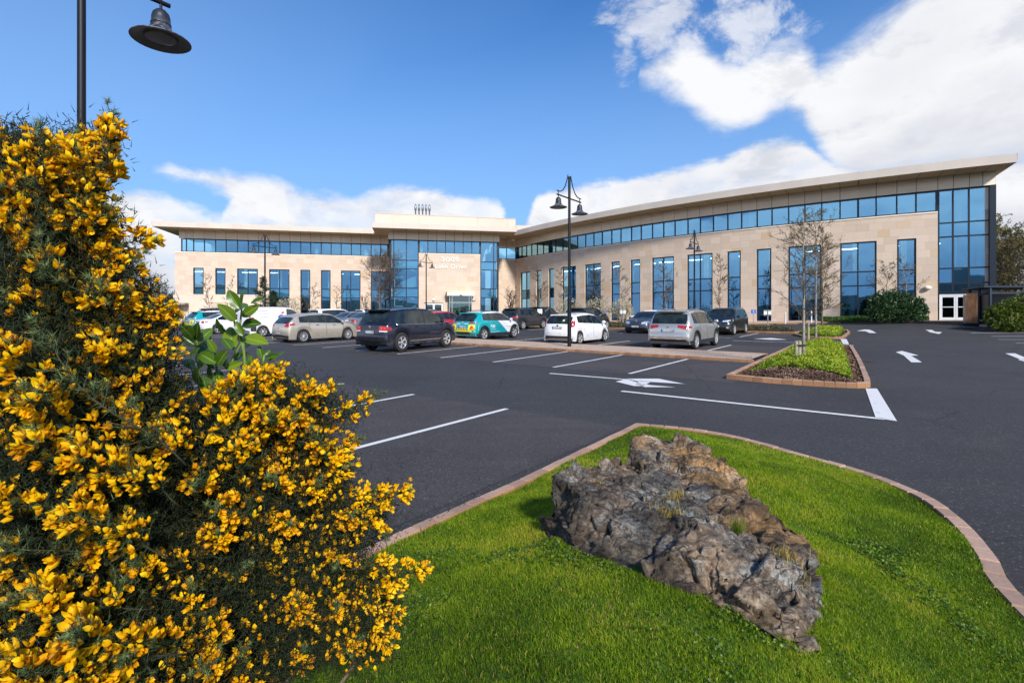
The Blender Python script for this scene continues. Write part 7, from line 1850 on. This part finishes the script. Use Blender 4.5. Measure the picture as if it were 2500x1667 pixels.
parts_ = [blades(300000, (-1.6, 3.0, 1.2, 3.2), .028, .0030, .9, 31, .51), blades(330000, (-2.0, 4.4, 3.0, 5.4), .028, .0040, .8, 32, .55), blades(150000, (-2.5, 4.3, 5.2, 8.3), .028, .0058, .8, 33, .58)]
V, Fa, T = join_arr(parts_); tag(link('lawn_grass', fast_mesh('lawn_grass', V, Fa, M_GRASS, attr=T)), kind='stuff')
print('grass blades', len(T) // 5)
# clover between the blades in the foreground
r_ = np.random.RandomState(44); P = np.stack([r_.uniform(-1.2, 2.8, 52000), r_.uniform(1.3, 3.6, 52000)], 1); P = P[inside(P)]; P = P[frac_noise(P, 1.6, 77) + .10 * r_.normal(size=len(P)) > .36]
rr_ = np.hypot(P[:, 0] - cen.x, P[:, 1] - cen.y); an = (np.arctan2(P[:, 1] - cen.y, P[:, 0] - cen.x) / (2 * math.pi) * NA) % NA; P = P[rr_ > np.array(rads)[an.astype(int) % NA] * .98]
C3 = np.stack([P[:, 0], P[:, 1], hlook(P) + r_.uniform(.012, .030, len(P))], 1); ps = []
for k in range(3):
    a = 2 * math.pi * k / 3 + r_.uniform(0, 6.28, len(P)) * 0 + .5; ps.append(C3 + np.stack([np.cos(a + P[:, 0] * 50) * .0055, np.sin(a + P[:, 0] * 50) * .0055, r_.uniform(-.002, .002, len(P))], 1))
C = np.concatenate(ps); V, Fa, T = leaf_quads(C, .0125, r_, .85, up=None, tone=np.tile(np.clip(.45 + .28 * r_.normal(size=len(P)), 0, 1), 3))
M_CLOV = m_leaf('clover_leaves', [(0, (0.025, 0.060, 0.006)), (.5, (0.075, 0.155, 0.010)), (1, (0.22, 0.32, 0.03))], .5, .4, .3)
tag(link('clover', fast_mesh('clover', V, Fa, M_CLOV, attr=T)), kind='stuff')
# tufts on the boulder and long blades round its foot
def tuft(x, y, k, h, spread, mat, name, label, lean=.8, w=.004, seed=1, tone=(0, 1)):
    hit = RB.ray_cast(Vector((x, y, 3)), Vector((0, 0, -1)))[0]; z = hit.z - .02; r_ = np.random.RandomState(seed); P = r_.normal(size=(k, 2)) * spread; a = r_.uniform(0, 6.28, k); hh = h * r_.uniform(.5, 1.2, k); ln = lean * r_.uniform(.2, 1.2, k)
    Z = []
    for p in P:
        q = RB.ray_cast(Vector((x + p[0], y + p[1], 3)), Vector((0, 0, -1)))[0]; Z.append((q.z if q else z) - .008 - z)
    B = np.stack([P[:, 0], P[:, 1], np.array(Z)], 1); b = a + 1.57 + r_.uniform(-.5, .5, k); wd = np.stack([np.cos(b), np.sin(b), 0 * b], 1) * w / 2; ld = np.stack([np.cos(a), np.sin(a), 0 * a], 1)
    M1 = B + np.array([0, 0, 1]) * (hh * .6)[:, None] + ld * (hh * ln * .3)[:, None]; T = B + np.array([0, 0, 1]) * (hh * np.clip(1 - ln * .45, .15, 1))[:, None] + ld * (hh * ln)[:, None]
    V = np.stack([B - wd, B + wd, M1 + wd * .7, M1 - wd * .7, T], 1).reshape(-1, 3); i = np.arange(k)[:, None] * 5; Fa = np.concatenate([i + [0, 1, 2], i + [0, 2, 3], i + [3, 2, 4]])
    o = link(name, fast_mesh(name, V, Fa, mat, attr=np.repeat(r_.uniform(tone[0], tone[1], k), 5))); o.location = (x, y, z); tag(o, label, 'grass tuft', 'tufts growing on the boulder')
tuft(1.45, 2.70, 260, .075, .045, M_GRASS_DRY, 'grass_tuft', 'yellow straw coloured tuft in a hollow near the right end of the boulder', seed=2)
tuft(1.37, 3.10, 120, .14, .022, M_GRASS, 'grass_tuft', 'tall thin green tuft standing on the right part of the boulder', lean=.35, w=.003, seed=3, tone=(.1, .6))
tuft(.98, 3.22, 200, .07, .05, M_GRASS_DRY, 'grass_tuft', 'dry brown tuft in the crevice at the middle of the boulder', seed=4)
tuft(1.10, 3.42, 140, .05, .035, M_GRASS_DRY, 'grass_tuft', 'small yellowish tuft above the crevice of the boulder', seed=5, tone=(.3, .9))
tuft(.62, 3.62, 120, .03, .03, M_GRASS_DRY, 'grass_tuft', 'tiny dry tuft on the left top of the boulder', seed=6)

# ---------------------------------------------------------------- gorse in flower, left foreground
def m_petal():
    m, n = newmat('gorse_petal'); t = n.node('ShaderNodeAttribute', attribute_name='tone', out=2)
    c = n.ramp(t, [(0, (0.075, 0.030, 0.006)), (.18, (0.26, 0.085, 0.006)), (.32, (0.68, 0.28, 0.004)), (.56, (0.88, 0.46, 0.003)), (1, (0.96, 0.65, 0.006))])
    p = n.node('ShaderNodeBsdfPrincipled', {'Base Color': c, 'Roughness': .5, 'Specular IOR Level': .3}); tr = n.node('ShaderNodeBsdfTranslucent', {'Color': c})
    n.node('ShaderNodeOutputMaterial', {'Surface': n.node('ShaderNodeMixShader', {0: .28, 1: p, 2: tr})}, out=None); return m
M_PETAL = m_petal()
M_SPINE = m_leaf('gorse_spines', [(0, (0.012, 0.020, 0.008)), (.45, (0.030, 0.055, 0.016)), (.8, (0.085, 0.13, 0.035)), (1, (0.20, 0.24, 0.09))], .55, .35, .12)
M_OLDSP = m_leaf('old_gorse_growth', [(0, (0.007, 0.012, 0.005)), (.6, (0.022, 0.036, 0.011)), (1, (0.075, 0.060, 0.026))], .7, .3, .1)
M_GST = simple('gorse_stem', (0.050, 0.040, 0.020), .8, var=.4)
def petal_grid(L_, W_, cup, tip, nu=4, nv=2):
    """rounded petal along +x, width along y, bowl in z; returns verts, quads"""
    V = []; 
    for i in range(nu + 1):
        u = i / nu; w = W_ * (math.sin(math.pi * min(1, u * .80 + .12)) ** .7) * (1 if u < .9 else .75)
        for j in range(nv + 1):
            v = j / nv * 2 - 1; V.append((L_ * u * (1 - .06 * abs(v)), w * v, cup * (1 - v * v) * math.sin(math.pi * min(1, u + .1)) * -1 + tip * u * u))
    Q = [(i * (nv + 1) + j, i * (nv + 1) + j + 1, (i + 1) * (nv + 1) + j + 1, (i + 1) * (nv + 1) + j) for i in range(nu) for j in range(nv)]
    return np.array(V), np.array(Q)
def rotm(ax, a): return np.array(Matrix.Rotation(a, 3, ax))
FV = []; FQ = []; FT = []; o_ = 0
def addp(V, Q, T): 
    global o_
    FV.append(V); FQ.append(Q + o_); FT.append(T); o_ += len(V)
FL = .021
V_, Q_ = petal_grid(FL, .0062, .0035, .004); V1 = V_ @ rotm('X', R(0)).T @ rotm('Y', R(-34)).T + [0.003, 0, .001]; addp(V1, Q_, np.where(V_[:, 0] < .004, .28, .88))     # banner
V_, Q_ = petal_grid(FL * .95, .0046, .0042, -.001); V1 = V_ @ rotm('X', R(62)).T @ rotm('Z', R(9)).T + [.003, .0012, -.0012]; addp(V1, Q_, np.where(V_[:, 0] < .004, .26, .78))
V1 = V_ @ rotm('X', R(-62)).T @ rotm('Z', R(-9)).T + [.003, -.0012, -.0012]; addp(V1, Q_, np.where(V_[:, 0] < .004, .26, .72))
V_, Q_ = petal_grid(FL * .86, .0038, .0035, .0); V1 = V_ @ rotm('X', R(180)).T @ rotm('Y', R(10)).T + [.003, 0, -.002]; addp(V1, Q_, np.full(len(V_), .55))                     # keel
V_, Q_ = petal_grid(.0095, .0045, .003, .0, 2, 2); 
for k in range(2): V1 = V_ @ rotm('X', R(180 * k)).T @ rotm('Y', R(-12 if k == 0 else 12)).T; addp(V1, Q_, np.full(len(V_), .10))                                              # hairy calyx
FV = np.concatenate(FV); FQ = np.concatenate(FQ); FT = np.concatenate(FT)
def place_many(V0, F0_, T0, P, X, up, S, tj):
    """copies of a small mesh at P, pointing along X"""
    k = len(P); X = X / np.linalg.norm(X, axis=1)[:, None]; Z = up - X * (up * X).sum(1)[:, None]; Z /= np.linalg.norm(Z, axis=1)[:, None] + 1e-9; Y = np.cross(Z, X)
    V = P[:, None, :] + S[:, None, None] * (V0[None, :, 0:1] * X[:, None, :] + V0[None, :, 1:2] * Y[:, None, :] + V0[None, :, 2:3] * Z[:, None, :])
    Fa = F0_[None] + (np.arange(k) * len(V0))[:, None, None]; T = np.clip(T0[None] + tj[:, None], 0, 1)
    return V.reshape(-1, 3), Fa.reshape(-1, F0_.shape[1]), T.reshape(-1)
def needles(P, D, L_, w, rs, tone):
    k = len(P); D = D / np.linalg.norm(D, axis=1)[:, None]; S = np.cross(D, rand_unit(k, rs)); S /= np.linalg.norm(S, axis=1)[:, None] + 1e-9; L_ = L_[:, None]
    S2 = np.cross(D, S); a = P + S * w; b = P - S * w * .5 + S2 * w * .87; c = P - S * w * .5 - S2 * w * .87; t = P + D * L_
    V = np.stack([a, b, c, t], 1).reshape(-1, 3); i = np.arange(k)[:, None] * 4; Fa = np.concatenate([i + [0, 1, 3], i + [1, 2, 3], i + [2, 0, 3]]); return V, Fa, np.repeat(tone, 4)
def sprig(seed, L_=.34, flowers=34, top_green=.06, wide=.055):
    """one flowering branch growing along +z: stem, spines, flowers"""
    rs = np.random.RandomState(seed); rr = random.Random(seed); st = MB(); n_ = 10
    ax = [Vector((.03 * math.sin(i * .5 + seed) * (i / n_), .03 * math.cos(i * .6 + seed) * (i / n_), L_ * i / n_)) for i in range(n_ + 1)]
    st.tube(ax, [.0022 * (1 - .6 * i / n_) for i in range(n_ + 1)], 5)
    def on(t): k = min(n_ - 1, int(t * n_)); return ax[k].lerp(ax[k + 1], t * n_ - k)
    NPs, NDs, NL, NT_ = [], [], [], []; fp, fd = [], []; shoots = []
    for k in range(30):
        t = rr.uniform(.12, .97); p = on(t); a = rr.uniform(0, 6.283); e_ = rr.uniform(.35, .9); d = Vector((math.cos(a) * math.cos(e_), math.sin(a) * math.cos(e_), math.sin(e_))); l_ = wide * rr.uniform(.5, 1.3) * (1.15 - .75 * t); shoots.append((p, d, l_, t)); st.tube([p, p + d * l_], [.0014, .0007], 3, cap=False)
    for (p, d, l_, t) in shoots + [(ax[-1], Vector((0, 0, 1)), .012, 1.0)] * 2 + [(on(.9), Vector((0, 0, 1)), .03, .95)]:
        for _ in range(24):
            f_ = rr.random(); q = p + d * l_ * f_; dd = (d * .6 + Vector((rr.uniform(-1, 1), rr.uniform(-1, 1), rr.uniform(-.6, 1)))).normalized(); NPs.append(tuple(q)); NDs.append(tuple(dd)); NL.append(rr.uniform(.008, .021)); NT_.append(min(1, max(0, .30 + .35 * f_ + .25 * (t > .9) + rr.gauss(0, .18))))
    for _ in range(180):
        t = rr.uniform(.05, 1.0); q = on(t); a = rr.uniform(0, 6.283); dd = Vector((math.cos(a), math.sin(a), rr.uniform(.0, .9))); NPs.append(tuple(q)); NDs.append(tuple(dd)); NL.append(rr.uniform(.010, .028)); NT_.append(min(1, max(0, .35 + .3 * t + rr.gauss(0, .15))))
    for _ in range(flowers):
        t = min(.96 - top_green, rr.uniform(.12, 1.0) ** .7); a = rr.uniform(0, 6.283); p = on(t); rad = rr.uniform(.008, wide * .72 * (1.15 - .6 * t)); o3 = Vector((math.cos(a), math.sin(a), 0)); nfl = rr.choice([1, 2, 2, 3])
        for _f in range(nfl): fp.append(tuple(p + o3 * rad + Vector((rr.uniform(-.008, .008), rr.uniform(-.008, .008), rr.uniform(-.010, .010) + rad * .5)))); fd.append(tuple((o3 * rr.uniform(.5, 1) + Vector((rr.uniform(-.35, .35), rr.uniform(-.35, .35), rr.uniform(.15, 1.0)))).normalized()))
    A = needles(np.array(NPs), np.array(NDs), np.array(NL), .0008, rs, np.array(NT_)); sme = fast_mesh('spines', A[0], A[1], M_SPINE, attr=A[2])
    k = len(fp); fme = None
    if k:
        B = place_many(FV, FQ, FT, np.array(fp), np.array(fd), np.tile([0, 0, 1.0], (k, 1)) + rs.normal(size=(k, 3)) * .25, rs.uniform(.62, 1.08, k) * np.where(rs.rand(k) < .18, .62, 1.0), rs.normal(0, .10, k) - (rs.rand(k) < .22) * .28)
        fme = fast_mesh('blossom', B[0], B[1], M_PETAL, smooth=True, attr=B[2])
    return st.mesh('sprig', M_GST, smooth=True), sme, fme
VAR = [sprig(100 + i, L_=[.34, .30, .38, .32, .36, .30, .34, .36][i], flowers=[30, 42, 23, 36, 20, 46, 7, 2][i], top_green=[.06, .0, .10, .04, .12, .0, .2, .25][i]) for i in range(8)]
SIL = [(-60, 330), (0, 290), (25, 318), (60, 300), (95, 330), (140, 345), (185, 320), (235, 262), (262, 252), (275, 300), (270, 380), (262, 430), (215, 470), (240, 500), (305, 500), (315, 560), (250, 610), (300, 600), (362, 590), (330, 640), (362, 650), (358, 700), (395, 740), (425, 790), (440, 800), (430, 850),
       (440, 930), (520, 960), (600, 930), (640, 885), (680, 903), (715, 908), (745, 915), (756, 950), (785, 945), (818, 932), (833, 961), (883, 961), (944, 961), (932, 980), (913, 1000), (883, 1037), (833, 1049), (806, 1030), (802, 1064), (791, 1076), (837, 1095), (840, 1110), (867, 1129), (871, 1156), (886, 1187), (863, 1229), (902, 1206), (940, 1175), (990, 1183), (978, 1229), (955, 1233), (959, 1263), (948, 1294), (925, 1328), (886, 1344), (921, 1374), (959, 1366), (1047, 1374), (1024, 1397), (1013, 1424), (997, 1450), (980, 1520), (985, 1580), (900, 1620), (820, 1600), (640, 1700), (600, 1760), (-60, 1760)]
def in_sil(x, y):
    c = False; j = len(SIL) - 1
    for i in range(len(SIL)):
        xi, yi = SIL[i]; xj, yj = SIL[j]
        if (yi > y) != (yj > y) and x < (xj - xi) * (y - yi) / (yj - yi) + xi: c = not c
        j = i
    return c
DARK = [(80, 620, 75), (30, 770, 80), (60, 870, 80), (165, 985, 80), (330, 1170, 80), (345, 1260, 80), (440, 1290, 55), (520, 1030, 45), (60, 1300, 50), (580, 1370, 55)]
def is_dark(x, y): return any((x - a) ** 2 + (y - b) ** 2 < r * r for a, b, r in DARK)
def gdepth(px, py): return .88 + .66 * min(1.0, max(0.0, (px - 60) / 880)) + .10 * min(1, max(0, (900 - py) / 600)) - .10 * min(1, max(0, (py - 1300) / 350)) * (px < 500)
def ray(px, py, d): return Vector(((px - 1250) / F0 * d, d, EYE + (HOR - py) / F0 * d))
gorse = empty('gorse_bush', (-1.0, 1.35, .42)); tag(gorse, 'large gorse bush covered in bright yellow flowers, left foreground', 'bush'); GI = Matrix.Translation(-Vector(gorse.location))
rr = random.Random(12)
# tips on the outline first, then a spread over the inside
TIPS = [(256, 254, (.22, -.1, 1), 2), (246, 292, (.3, -.1, 1), 5), (225, 345, (.35, -.2, 1), 1), (232, 320, (.35, -.3, .8), 0), (190, 360, (.2, -.3, .9), 5), (262, 390, (.9, -.2, .55), 5), (85, 312, (.1, -.2, 1), 3), (5, 300, (-.1, -.2, 1), 1), (140, 350, (.2, -.2, 1), 1), (300, 500, (.8, -.2, .6), 2), (312, 556, (.95, -.2, .35), 1), (362, 592, (1, -.1, .45), 5), (360, 652, (1, -.1, .4), 0), (330, 700, (.9, -.3, .5), 3), (395, 742, (.9, -.2, .5), 1), (428, 790, (.9, -.2, .5), 5), (436, 835, (.9, -.3, .3), 0), (250, 520, (.5, -.4, .8), 0), (265, 590, (.8, -.4, .5), 3),
        (652, 895, (.3, -.3, 1), 5), (700, 905, (.4, -.3, 1), 1), (740, 935, (.3, -.4, .9), 5), (812, 934, (.7, -.2, .8), 3), (938, 966, (1, -.05, .38), 2), (880, 1040, (1, -.2, .35), 4), (838, 1098, (.9, -.4, .2), 5), (868, 1145, (.9, -.3, .3), 1), (992, 1184, (1, -.1, .35), 5), (945, 1250, (1, -.2, .15), 1), (950, 1290, (.9, -.3, -.05), 3), (1044, 1372, (1, -.1, .15), 5), (985, 1430, (.9, -.3, -.1), 1), (985, 1500, (.9, -.3, -.2), 5), (960, 1560, (.8, -.4, -.3), 1), (870, 1600, (.6, -.5, -.2), 0), (600, 925, (.2, -.4, 1), 5), (540, 955, (0, -.4, 1), 1)]
pts_ = []
while len(pts_) < 58:
    x, y = rr.uniform(-40, 1010), rr.uniform(330, 1690)
    if not in_sil(x, y) or not in_sil(x + 60, y - 10) or not in_sil(x + 10, y - 60): continue
    if (x - 385) ** 2 / 95 ** 2 + (y - 1190) ** 2 / 95 ** 2 < 1: continue
    lim = 95
    if all((x - a) ** 2 + (y - b) ** 2 > lim ** 2 for a, b in pts_): pts_.append((x, y))
    elif rr.random() < .002: pts_.append((x, y))
for (x, y) in pts_:
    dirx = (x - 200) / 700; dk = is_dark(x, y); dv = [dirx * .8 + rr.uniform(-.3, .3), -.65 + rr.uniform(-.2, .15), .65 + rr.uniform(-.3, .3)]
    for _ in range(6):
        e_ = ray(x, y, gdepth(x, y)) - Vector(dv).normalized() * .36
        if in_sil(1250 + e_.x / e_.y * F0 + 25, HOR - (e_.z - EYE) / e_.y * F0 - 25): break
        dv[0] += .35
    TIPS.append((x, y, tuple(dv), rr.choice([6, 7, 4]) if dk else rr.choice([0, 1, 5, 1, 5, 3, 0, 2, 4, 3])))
nspr = 0
for (x, y, dr, var) in TIPS:
    d = gdepth(x, y) + rr.uniform(-.03, .05); tip = ray(x, y, d); dv = Vector(dr).normalized(); stm, spm, flm = VAR[var]; Ls = [.34, .30, .38, .32, .36, .30, .34, .36][var]; sc = rr.uniform(.80, 1.12)
    if nspr < 35: sc *= .86
    q = dv.to_track_quat('Z', 'Y').to_matrix().to_4x4() @ Matrix.Rotation(rr.uniform(0, 6.28), 4, 'Z'); base = tip - dv * Ls * sc
    o = link('sprig', stm, gorse); o.matrix_parent_inverse = GI; o.matrix_basis = Matrix.Translation(base) @ q @ Matrix.Scale(sc, 4); link('spines', spm, o)
    if flm: link('blossom', flm, o)
    nspr += 1
print('sprigs', nspr)
# inner growth: old spines, twigs and scattered flowers deeper in the bush, down to the ground
rs = np.random.RandomState(5); IP = []; ID = []; IT = []; fp = []; fd = []
while len(IP) < 250000:
    x, y = rs.uniform(-60, 1000), rs.uniform(330, 1760)
    if not in_sil(x, y) or not in_sil(x + 28, y) or not in_sil(x, y - 26): continue
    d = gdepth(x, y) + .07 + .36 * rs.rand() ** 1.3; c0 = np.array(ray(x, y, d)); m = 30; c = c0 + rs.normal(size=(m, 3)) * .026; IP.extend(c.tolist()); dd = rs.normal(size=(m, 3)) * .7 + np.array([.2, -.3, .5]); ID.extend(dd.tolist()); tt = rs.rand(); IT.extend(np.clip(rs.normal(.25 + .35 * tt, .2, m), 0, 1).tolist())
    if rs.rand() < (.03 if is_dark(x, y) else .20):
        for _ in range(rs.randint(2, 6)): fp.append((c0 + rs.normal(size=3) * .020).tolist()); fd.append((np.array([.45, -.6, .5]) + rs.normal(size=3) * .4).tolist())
k2 = 30000; low = np.stack([rs.normal(-1.15, .42, k2), rs.normal(1.5, .30, k2), rs.uniform(.40, 1.3, k2)], 1); ok = ~((low[:, 0] > -.9) & (low[:, 2] > 1.3)); IP = np.concatenate([np.array(IP), low]); ID = np.concatenate([np.array(ID), rs.normal(size=(k2, 3)) + [0, 0, .6]]); IT = np.concatenate([np.array(IT), rs.rand(k2) * .6])
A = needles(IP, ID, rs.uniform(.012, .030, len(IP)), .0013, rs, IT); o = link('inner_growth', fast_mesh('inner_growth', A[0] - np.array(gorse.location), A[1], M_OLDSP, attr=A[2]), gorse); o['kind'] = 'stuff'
k = len(fp); B = place_many(FV, FQ, FT, np.array(fp), np.array(fd), np.tile([0, 0, 1.0], (k, 1)) + rs.normal(size=(k, 3)) * .25, rs.uniform(.6, 1.0, k), rs.normal(-.03, .12, k) - (rs.rand(k) < .25) * .3)
o = link('inner_blossom', fast_mesh('inner_blossom', B[0] - np.array(gorse.location), B[1], M_PETAL, smooth=True, attr=B[2]), gorse); o['kind'] = 'stuff'; print('inner flowers', k)
mb = MB(); b0 = Vector((-1.1, 1.5, .35))
for (x, y) in pts_[::2]: 
    e_ = ray(x, y, gdepth(x, y) + .22); mid = b0.lerp(e_, .5) + Vector((rr.uniform(-.1, .1), rr.uniform(0, .15), rr.uniform(-.15, .05))); mb.tube([b0 + Vector((rr.uniform(-.15, .15), rr.uniform(-.1, .1), 0)) - Vector(gorse.location), mid - Vector(gorse.location), e_ - Vector(gorse.location)], [.018, .010, .004], 6)
build('woody_stems', mb, M_BARK, gorse, smooth=True)

# ---------------------------------------------------------------- laurel shoots beside it
def m_laurel():
    m, n = newmat('laurel_leaf'); t = n.node('ShaderNodeAttribute', attribute_name='tone', out=2); uv = n.node('ShaderNodeUVMap', out=0); s_ = n.node('ShaderNodeSeparateXYZ', {0: uv}, out=None)
    av = n.m('ABSOLUTE', n.sub(s_.outputs[1], .5)); rib = n.smooth(av, .035, .012); vein = n.mul(n.smooth(n.m('ABSOLUTE', n.sub(n.m('FRACT', n.sub(n.mul(s_.outputs[0], 8.0), n.mul(av, 5.0))), .5)), .07, .02), .35)
    c = n.ramp(t, [(0, (0.020, 0.060, 0.007)), (.5, (0.060, 0.135, 0.010)), (1, (0.19, 0.28, 0.02))]); c = n.mix(n.m('MAXIMUM', n.mul(rib, .75), vein), c, (0.33, 0.45, 0.08))
    p = n.node('ShaderNodeBsdfPrincipled', {'Base Color': c, 'Roughness': .28, 'Specular IOR Level': .55}); tr = n.node('ShaderNodeBsdfTranslucent', {'Color': c})
    n.node('ShaderNodeOutputMaterial', {'Surface': n.node('ShaderNodeMixShader', {0: .25, 1: p, 2: tr})}, out=None); return m
M_LAUREL = m_laurel(); M_LSTEM = simple('laurel_stem', (0.14, 0.22, 0.04), .5)
lau = empty('laurel_plant', (-1.0, 1.75, .4)); tag(lau, 'young laurel shoots with large glossy green leaves growing out of the gorse', 'shrub')
LMB = []
def leafmesh(base, tip, nrm, wid, seed, droop=.12):
    rr = random.Random(seed); B_ = Vector(base); T_ = Vector(tip); X = (T_ - B_); L_ = X.length; X.normalize(); N_ = Vector(nrm); N_ = (N_ - X * N_.dot(X)).normalized(); Y = N_.cross(X); nu, nv = 12, 6; V = []; Q = []; UV = []
    for i in range(nu + 1):
        u = i / nu; w = wid * L_ * (math.sin(math.pi * min(1, u ** .9 * .98 + .01)) ** .75) + .001
        for j in range(nv + 1):
            v = j / nv * 2 - 1; p = B_ + X * L_ * u + Y * w * v + N_ * (abs(v) * w * .38 - droop * L_ * u * u + .012 * L_ * math.sin(u * 11 + seed) * abs(v)); V.append(tuple(p)); UV.append((u, j / nv))
    for i in range(nu):
        for j in range(nv): a = i * (nv + 1) + j; Q.append((a, a + 1, a + nv + 2, a + nv + 1))
    return V, Q, UV
def z1(x, y): return 380 + x / 4.126, 480 + y / 4.126
def z5(x, y): return 380 + x / 5.88, 730 + y / 5.88
def z8(x, y): return 500 + x / 2.613, 850 + y / 2.613
LV = [(z1, 850, 1130, 720, 940), (z1, 872, 1130, 872, 935), (z1, 872, 1205, 1028, 1100), (z1, 960, 1078, 1106, 1010), (z1, 800, 1250, 638, 1085), (z1, 872, 1290, 1048, 1272), (z1, 745, 1400, 595, 1245), (z1, 885, 1400, 800, 1258), (z1, 775, 1545, 745, 1300), (z1, 765, 1540, 675, 1410), (z1, 885, 1425, 1118, 1462), (z1, 870, 1512, 990, 1438),
      (z1, 425, 1500, 380, 1290), (z1, 445, 1445, 572, 1322), (z1, 412, 1440, 412, 1285), (z1, 375, 1420, 258, 1295), (z1, 415, 1505, 253, 1392), (z1, 590, 1565, 408, 1455), (z1, 600, 1570, 530, 1440), (z1, 790, 1180, 900, 1080),
      (z5, 1540, 860, 1478, 682), (z5, 1560, 800, 1645, 730), (z5, 1590, 860, 1745, 800), (z5, 1700, 870, 1845, 745), (z5, 1500, 1000, 1328, 840), (z5, 640, 700, 480, 830), (z5, 850, 1000, 720, 860), (z5, 870, 920, 600, 760), (z5, 880, 960, 1000, 740), (z5, 1010, 980, 1000, 760), (z5, 1000, 1000, 1225, 910), (z5, 1080, 880, 1320, 770), (z5, 560, 1000, 400, 850), (z5, 330, 860, 210, 740), (z5, 640, 980, 670, 720),
      (z8, 60, 230, 20, 110), (z8, 110, 240, 70, 130), (z8, 150, 250, 210, 175), (z8, 250, 250, 235, 130), (z8, 300, 300, 262, 215), (z8, 80, 290, 130, 200), (z8, 20, 280, -20, 170), (z8, 170, 300, 230, 250), (z8, 330, 260, 285, 60), (z8, -20, 240, -70, 130)]
VV, QQ, UU, TT = [], [], [], []; rl = random.Random(3)
for i, (fn, x0, y0, x1, y1) in enumerate(LV):
    a = fn(x0, y0); b = fn(x1, y1); d = 1.62 + rl.uniform(-.06, .06); B_ = ray(a[0], a[1], d); T_ = ray(b[0], b[1], d + rl.uniform(-.05, .04)); nr = (rl.uniform(-.8, .8), -1.0, rl.uniform(.0, 1.1)); V, Q, UV = leafmesh(B_, T_, nr, rl.uniform(.20, .27), i)
    o_ = len(VV); VV += V; QQ += [tuple(c + o_ for c in q) for q in Q]; UU += UV; TT += [min(1, max(0, rl.gauss(.45, .25)))] * len(V)
me = fast_mesh('leaves', np.array(VV) - np.array(lau.location), QQ, M_LAUREL, smooth=True, attr=TT); ul = me.uv_layers.new(name='UVMap'); ul.data.foreach_set('uv', np.array([UU[v] for q in QQ for v in q], dtype=np.float32).ravel()); link('leaves', me, lau)
for path in ([z1(890, 1560), z1(860, 1450), z1(850, 1300), z1(860, 1200), z1(868, 1120)], [z5(880, 1000), z5(860, 800), z5(790, 560), z5(760, 420)], [z1(880, 1430), z1(800, 1300), z1(790, 1250)], [z5(620, 990), z5(600, 760), z5(590, 640)], [z5(1560, 1100), z5(1545, 900), z5(1560, 800)], [z5(1080, 1000), z5(1120, 830), z5(1240, 620), z5(1270, 590)]):
    mb = MB(); P_ = [ray(x, y, 1.63) - Vector(lau.location) for x, y in path]; P_ = [Vector((rl.uniform(-.05, .05), .05, 0))] + [P_[0] + Vector((0, .02, -.15))] + P_; mb.tube(P_, [.006] * 2 + [.0042 - .002 * k / len(path) for k in range(len(path))], 6); build('stem', mb, M_LSTEM, lau, smooth=True)

# ---------------------------------------------------------------- what the windows look out on: trees and hills behind the camera, and the far skyline
def treeline(name, pts, h, mat, seed, dens=1.0, size=1.2):
    rs = np.random.RandomState(seed); P = []; 
    for (x0, y0), (x1, y1) in zip(pts, pts[1:]):
        L_ = math.hypot(x1 - x0, y1 - y0); 
        for _ in range(int(L_ * 14 * dens)):
            t = rs.rand(); x, y = x0 + (x1 - x0) * t, y0 + (y1 - y0) * t; hh = h * (.55 + .6 * abs(mnoise.noise((x * .07, y * .07, seed)))) + h * .25 * mnoise.noise((x * .3, y * .3, 2)); P.append((x + rs.normal() * 2, y + rs.normal() * 2, gz(x, y) + hh * rs.rand() ** .7))
    V, Fa, T = leaf_quads(np.array(P), size, rs, .8); o = link(name, fast_mesh(name, V, Fa, mat, attr=T)); o['kind'] = 'stuff'; return o
M_WOOD = m_leaf('distant_wood', [(0, (0.03, 0.045, 0.02)), (.6, (0.06, 0.085, 0.03)), (1, (0.12, 0.14, 0.05))], .8, .2, .1)
treeline('wood_behind', [(-90, -60), (-40, -75), (10, -70), (60, -62), (110, -40)], 7, M_WOOD, 3, 1.0, 1.6)
treeline('wood_left', [(-160, 130), (-130, 150), (-95, 160), (-60, 170)], 6, M_WOOD, 5, .8, 1.5)
treeline('wood_right', [(70, 90), (110, 80), (150, 60)], 7, M_WOOD, 6, 1.0, 1.5)
def hills(name, pts, h, col, seed):
    mb = MB(); prev = None
    for i in range(60):
        t = i / 59; k = t * (len(pts) - 1); j = min(int(k), len(pts) - 2); f_ = k - j; x = pts[j][0] * (1 - f_) + pts[j + 1][0] * f_; y = pts[j][1] * (1 - f_) + pts[j + 1][1] * f_
        hh = h * (.6 + .6 * mnoise.noise((t * 4, seed, 0)) + .15 * mnoise.noise((t * 17, seed, 2))) * math.sin(math.pi * min(1, t * 1.0 + .02)) ** .5; d = Vector((x, y)).normalized() * 350
        cur = [(x, y, -2), (x + d.x * .4, y + d.y * .4, max(0, hh)), (x + d.x, y + d.y, max(0, hh) * .7)]
        if prev: mb.face([prev[0], cur[0], cur[1], prev[1]]); mb.face([prev[1], cur[1], cur[2], prev[2]])
        prev = cur
    o = build(name, mb, simple(name + '_cover', col, .95, var=.3, vscale=.01), smooth=True, merge=.01); o['kind'] = 'structure'
hills('hills', [(-900, -600), (-300, -900), (300, -900), (900, -600)], 90, (0.06, 0.085, 0.075), 2)
hills('hills_beyond', [(-1500, 900), (-900, 1300), (-300, 1500)], 38, (0.10, 0.13, 0.15), 4)
hills('hills_right', [(900, 1200), (1400, 900), (1700, 500)], 70, (0.10, 0.13, 0.15), 6)
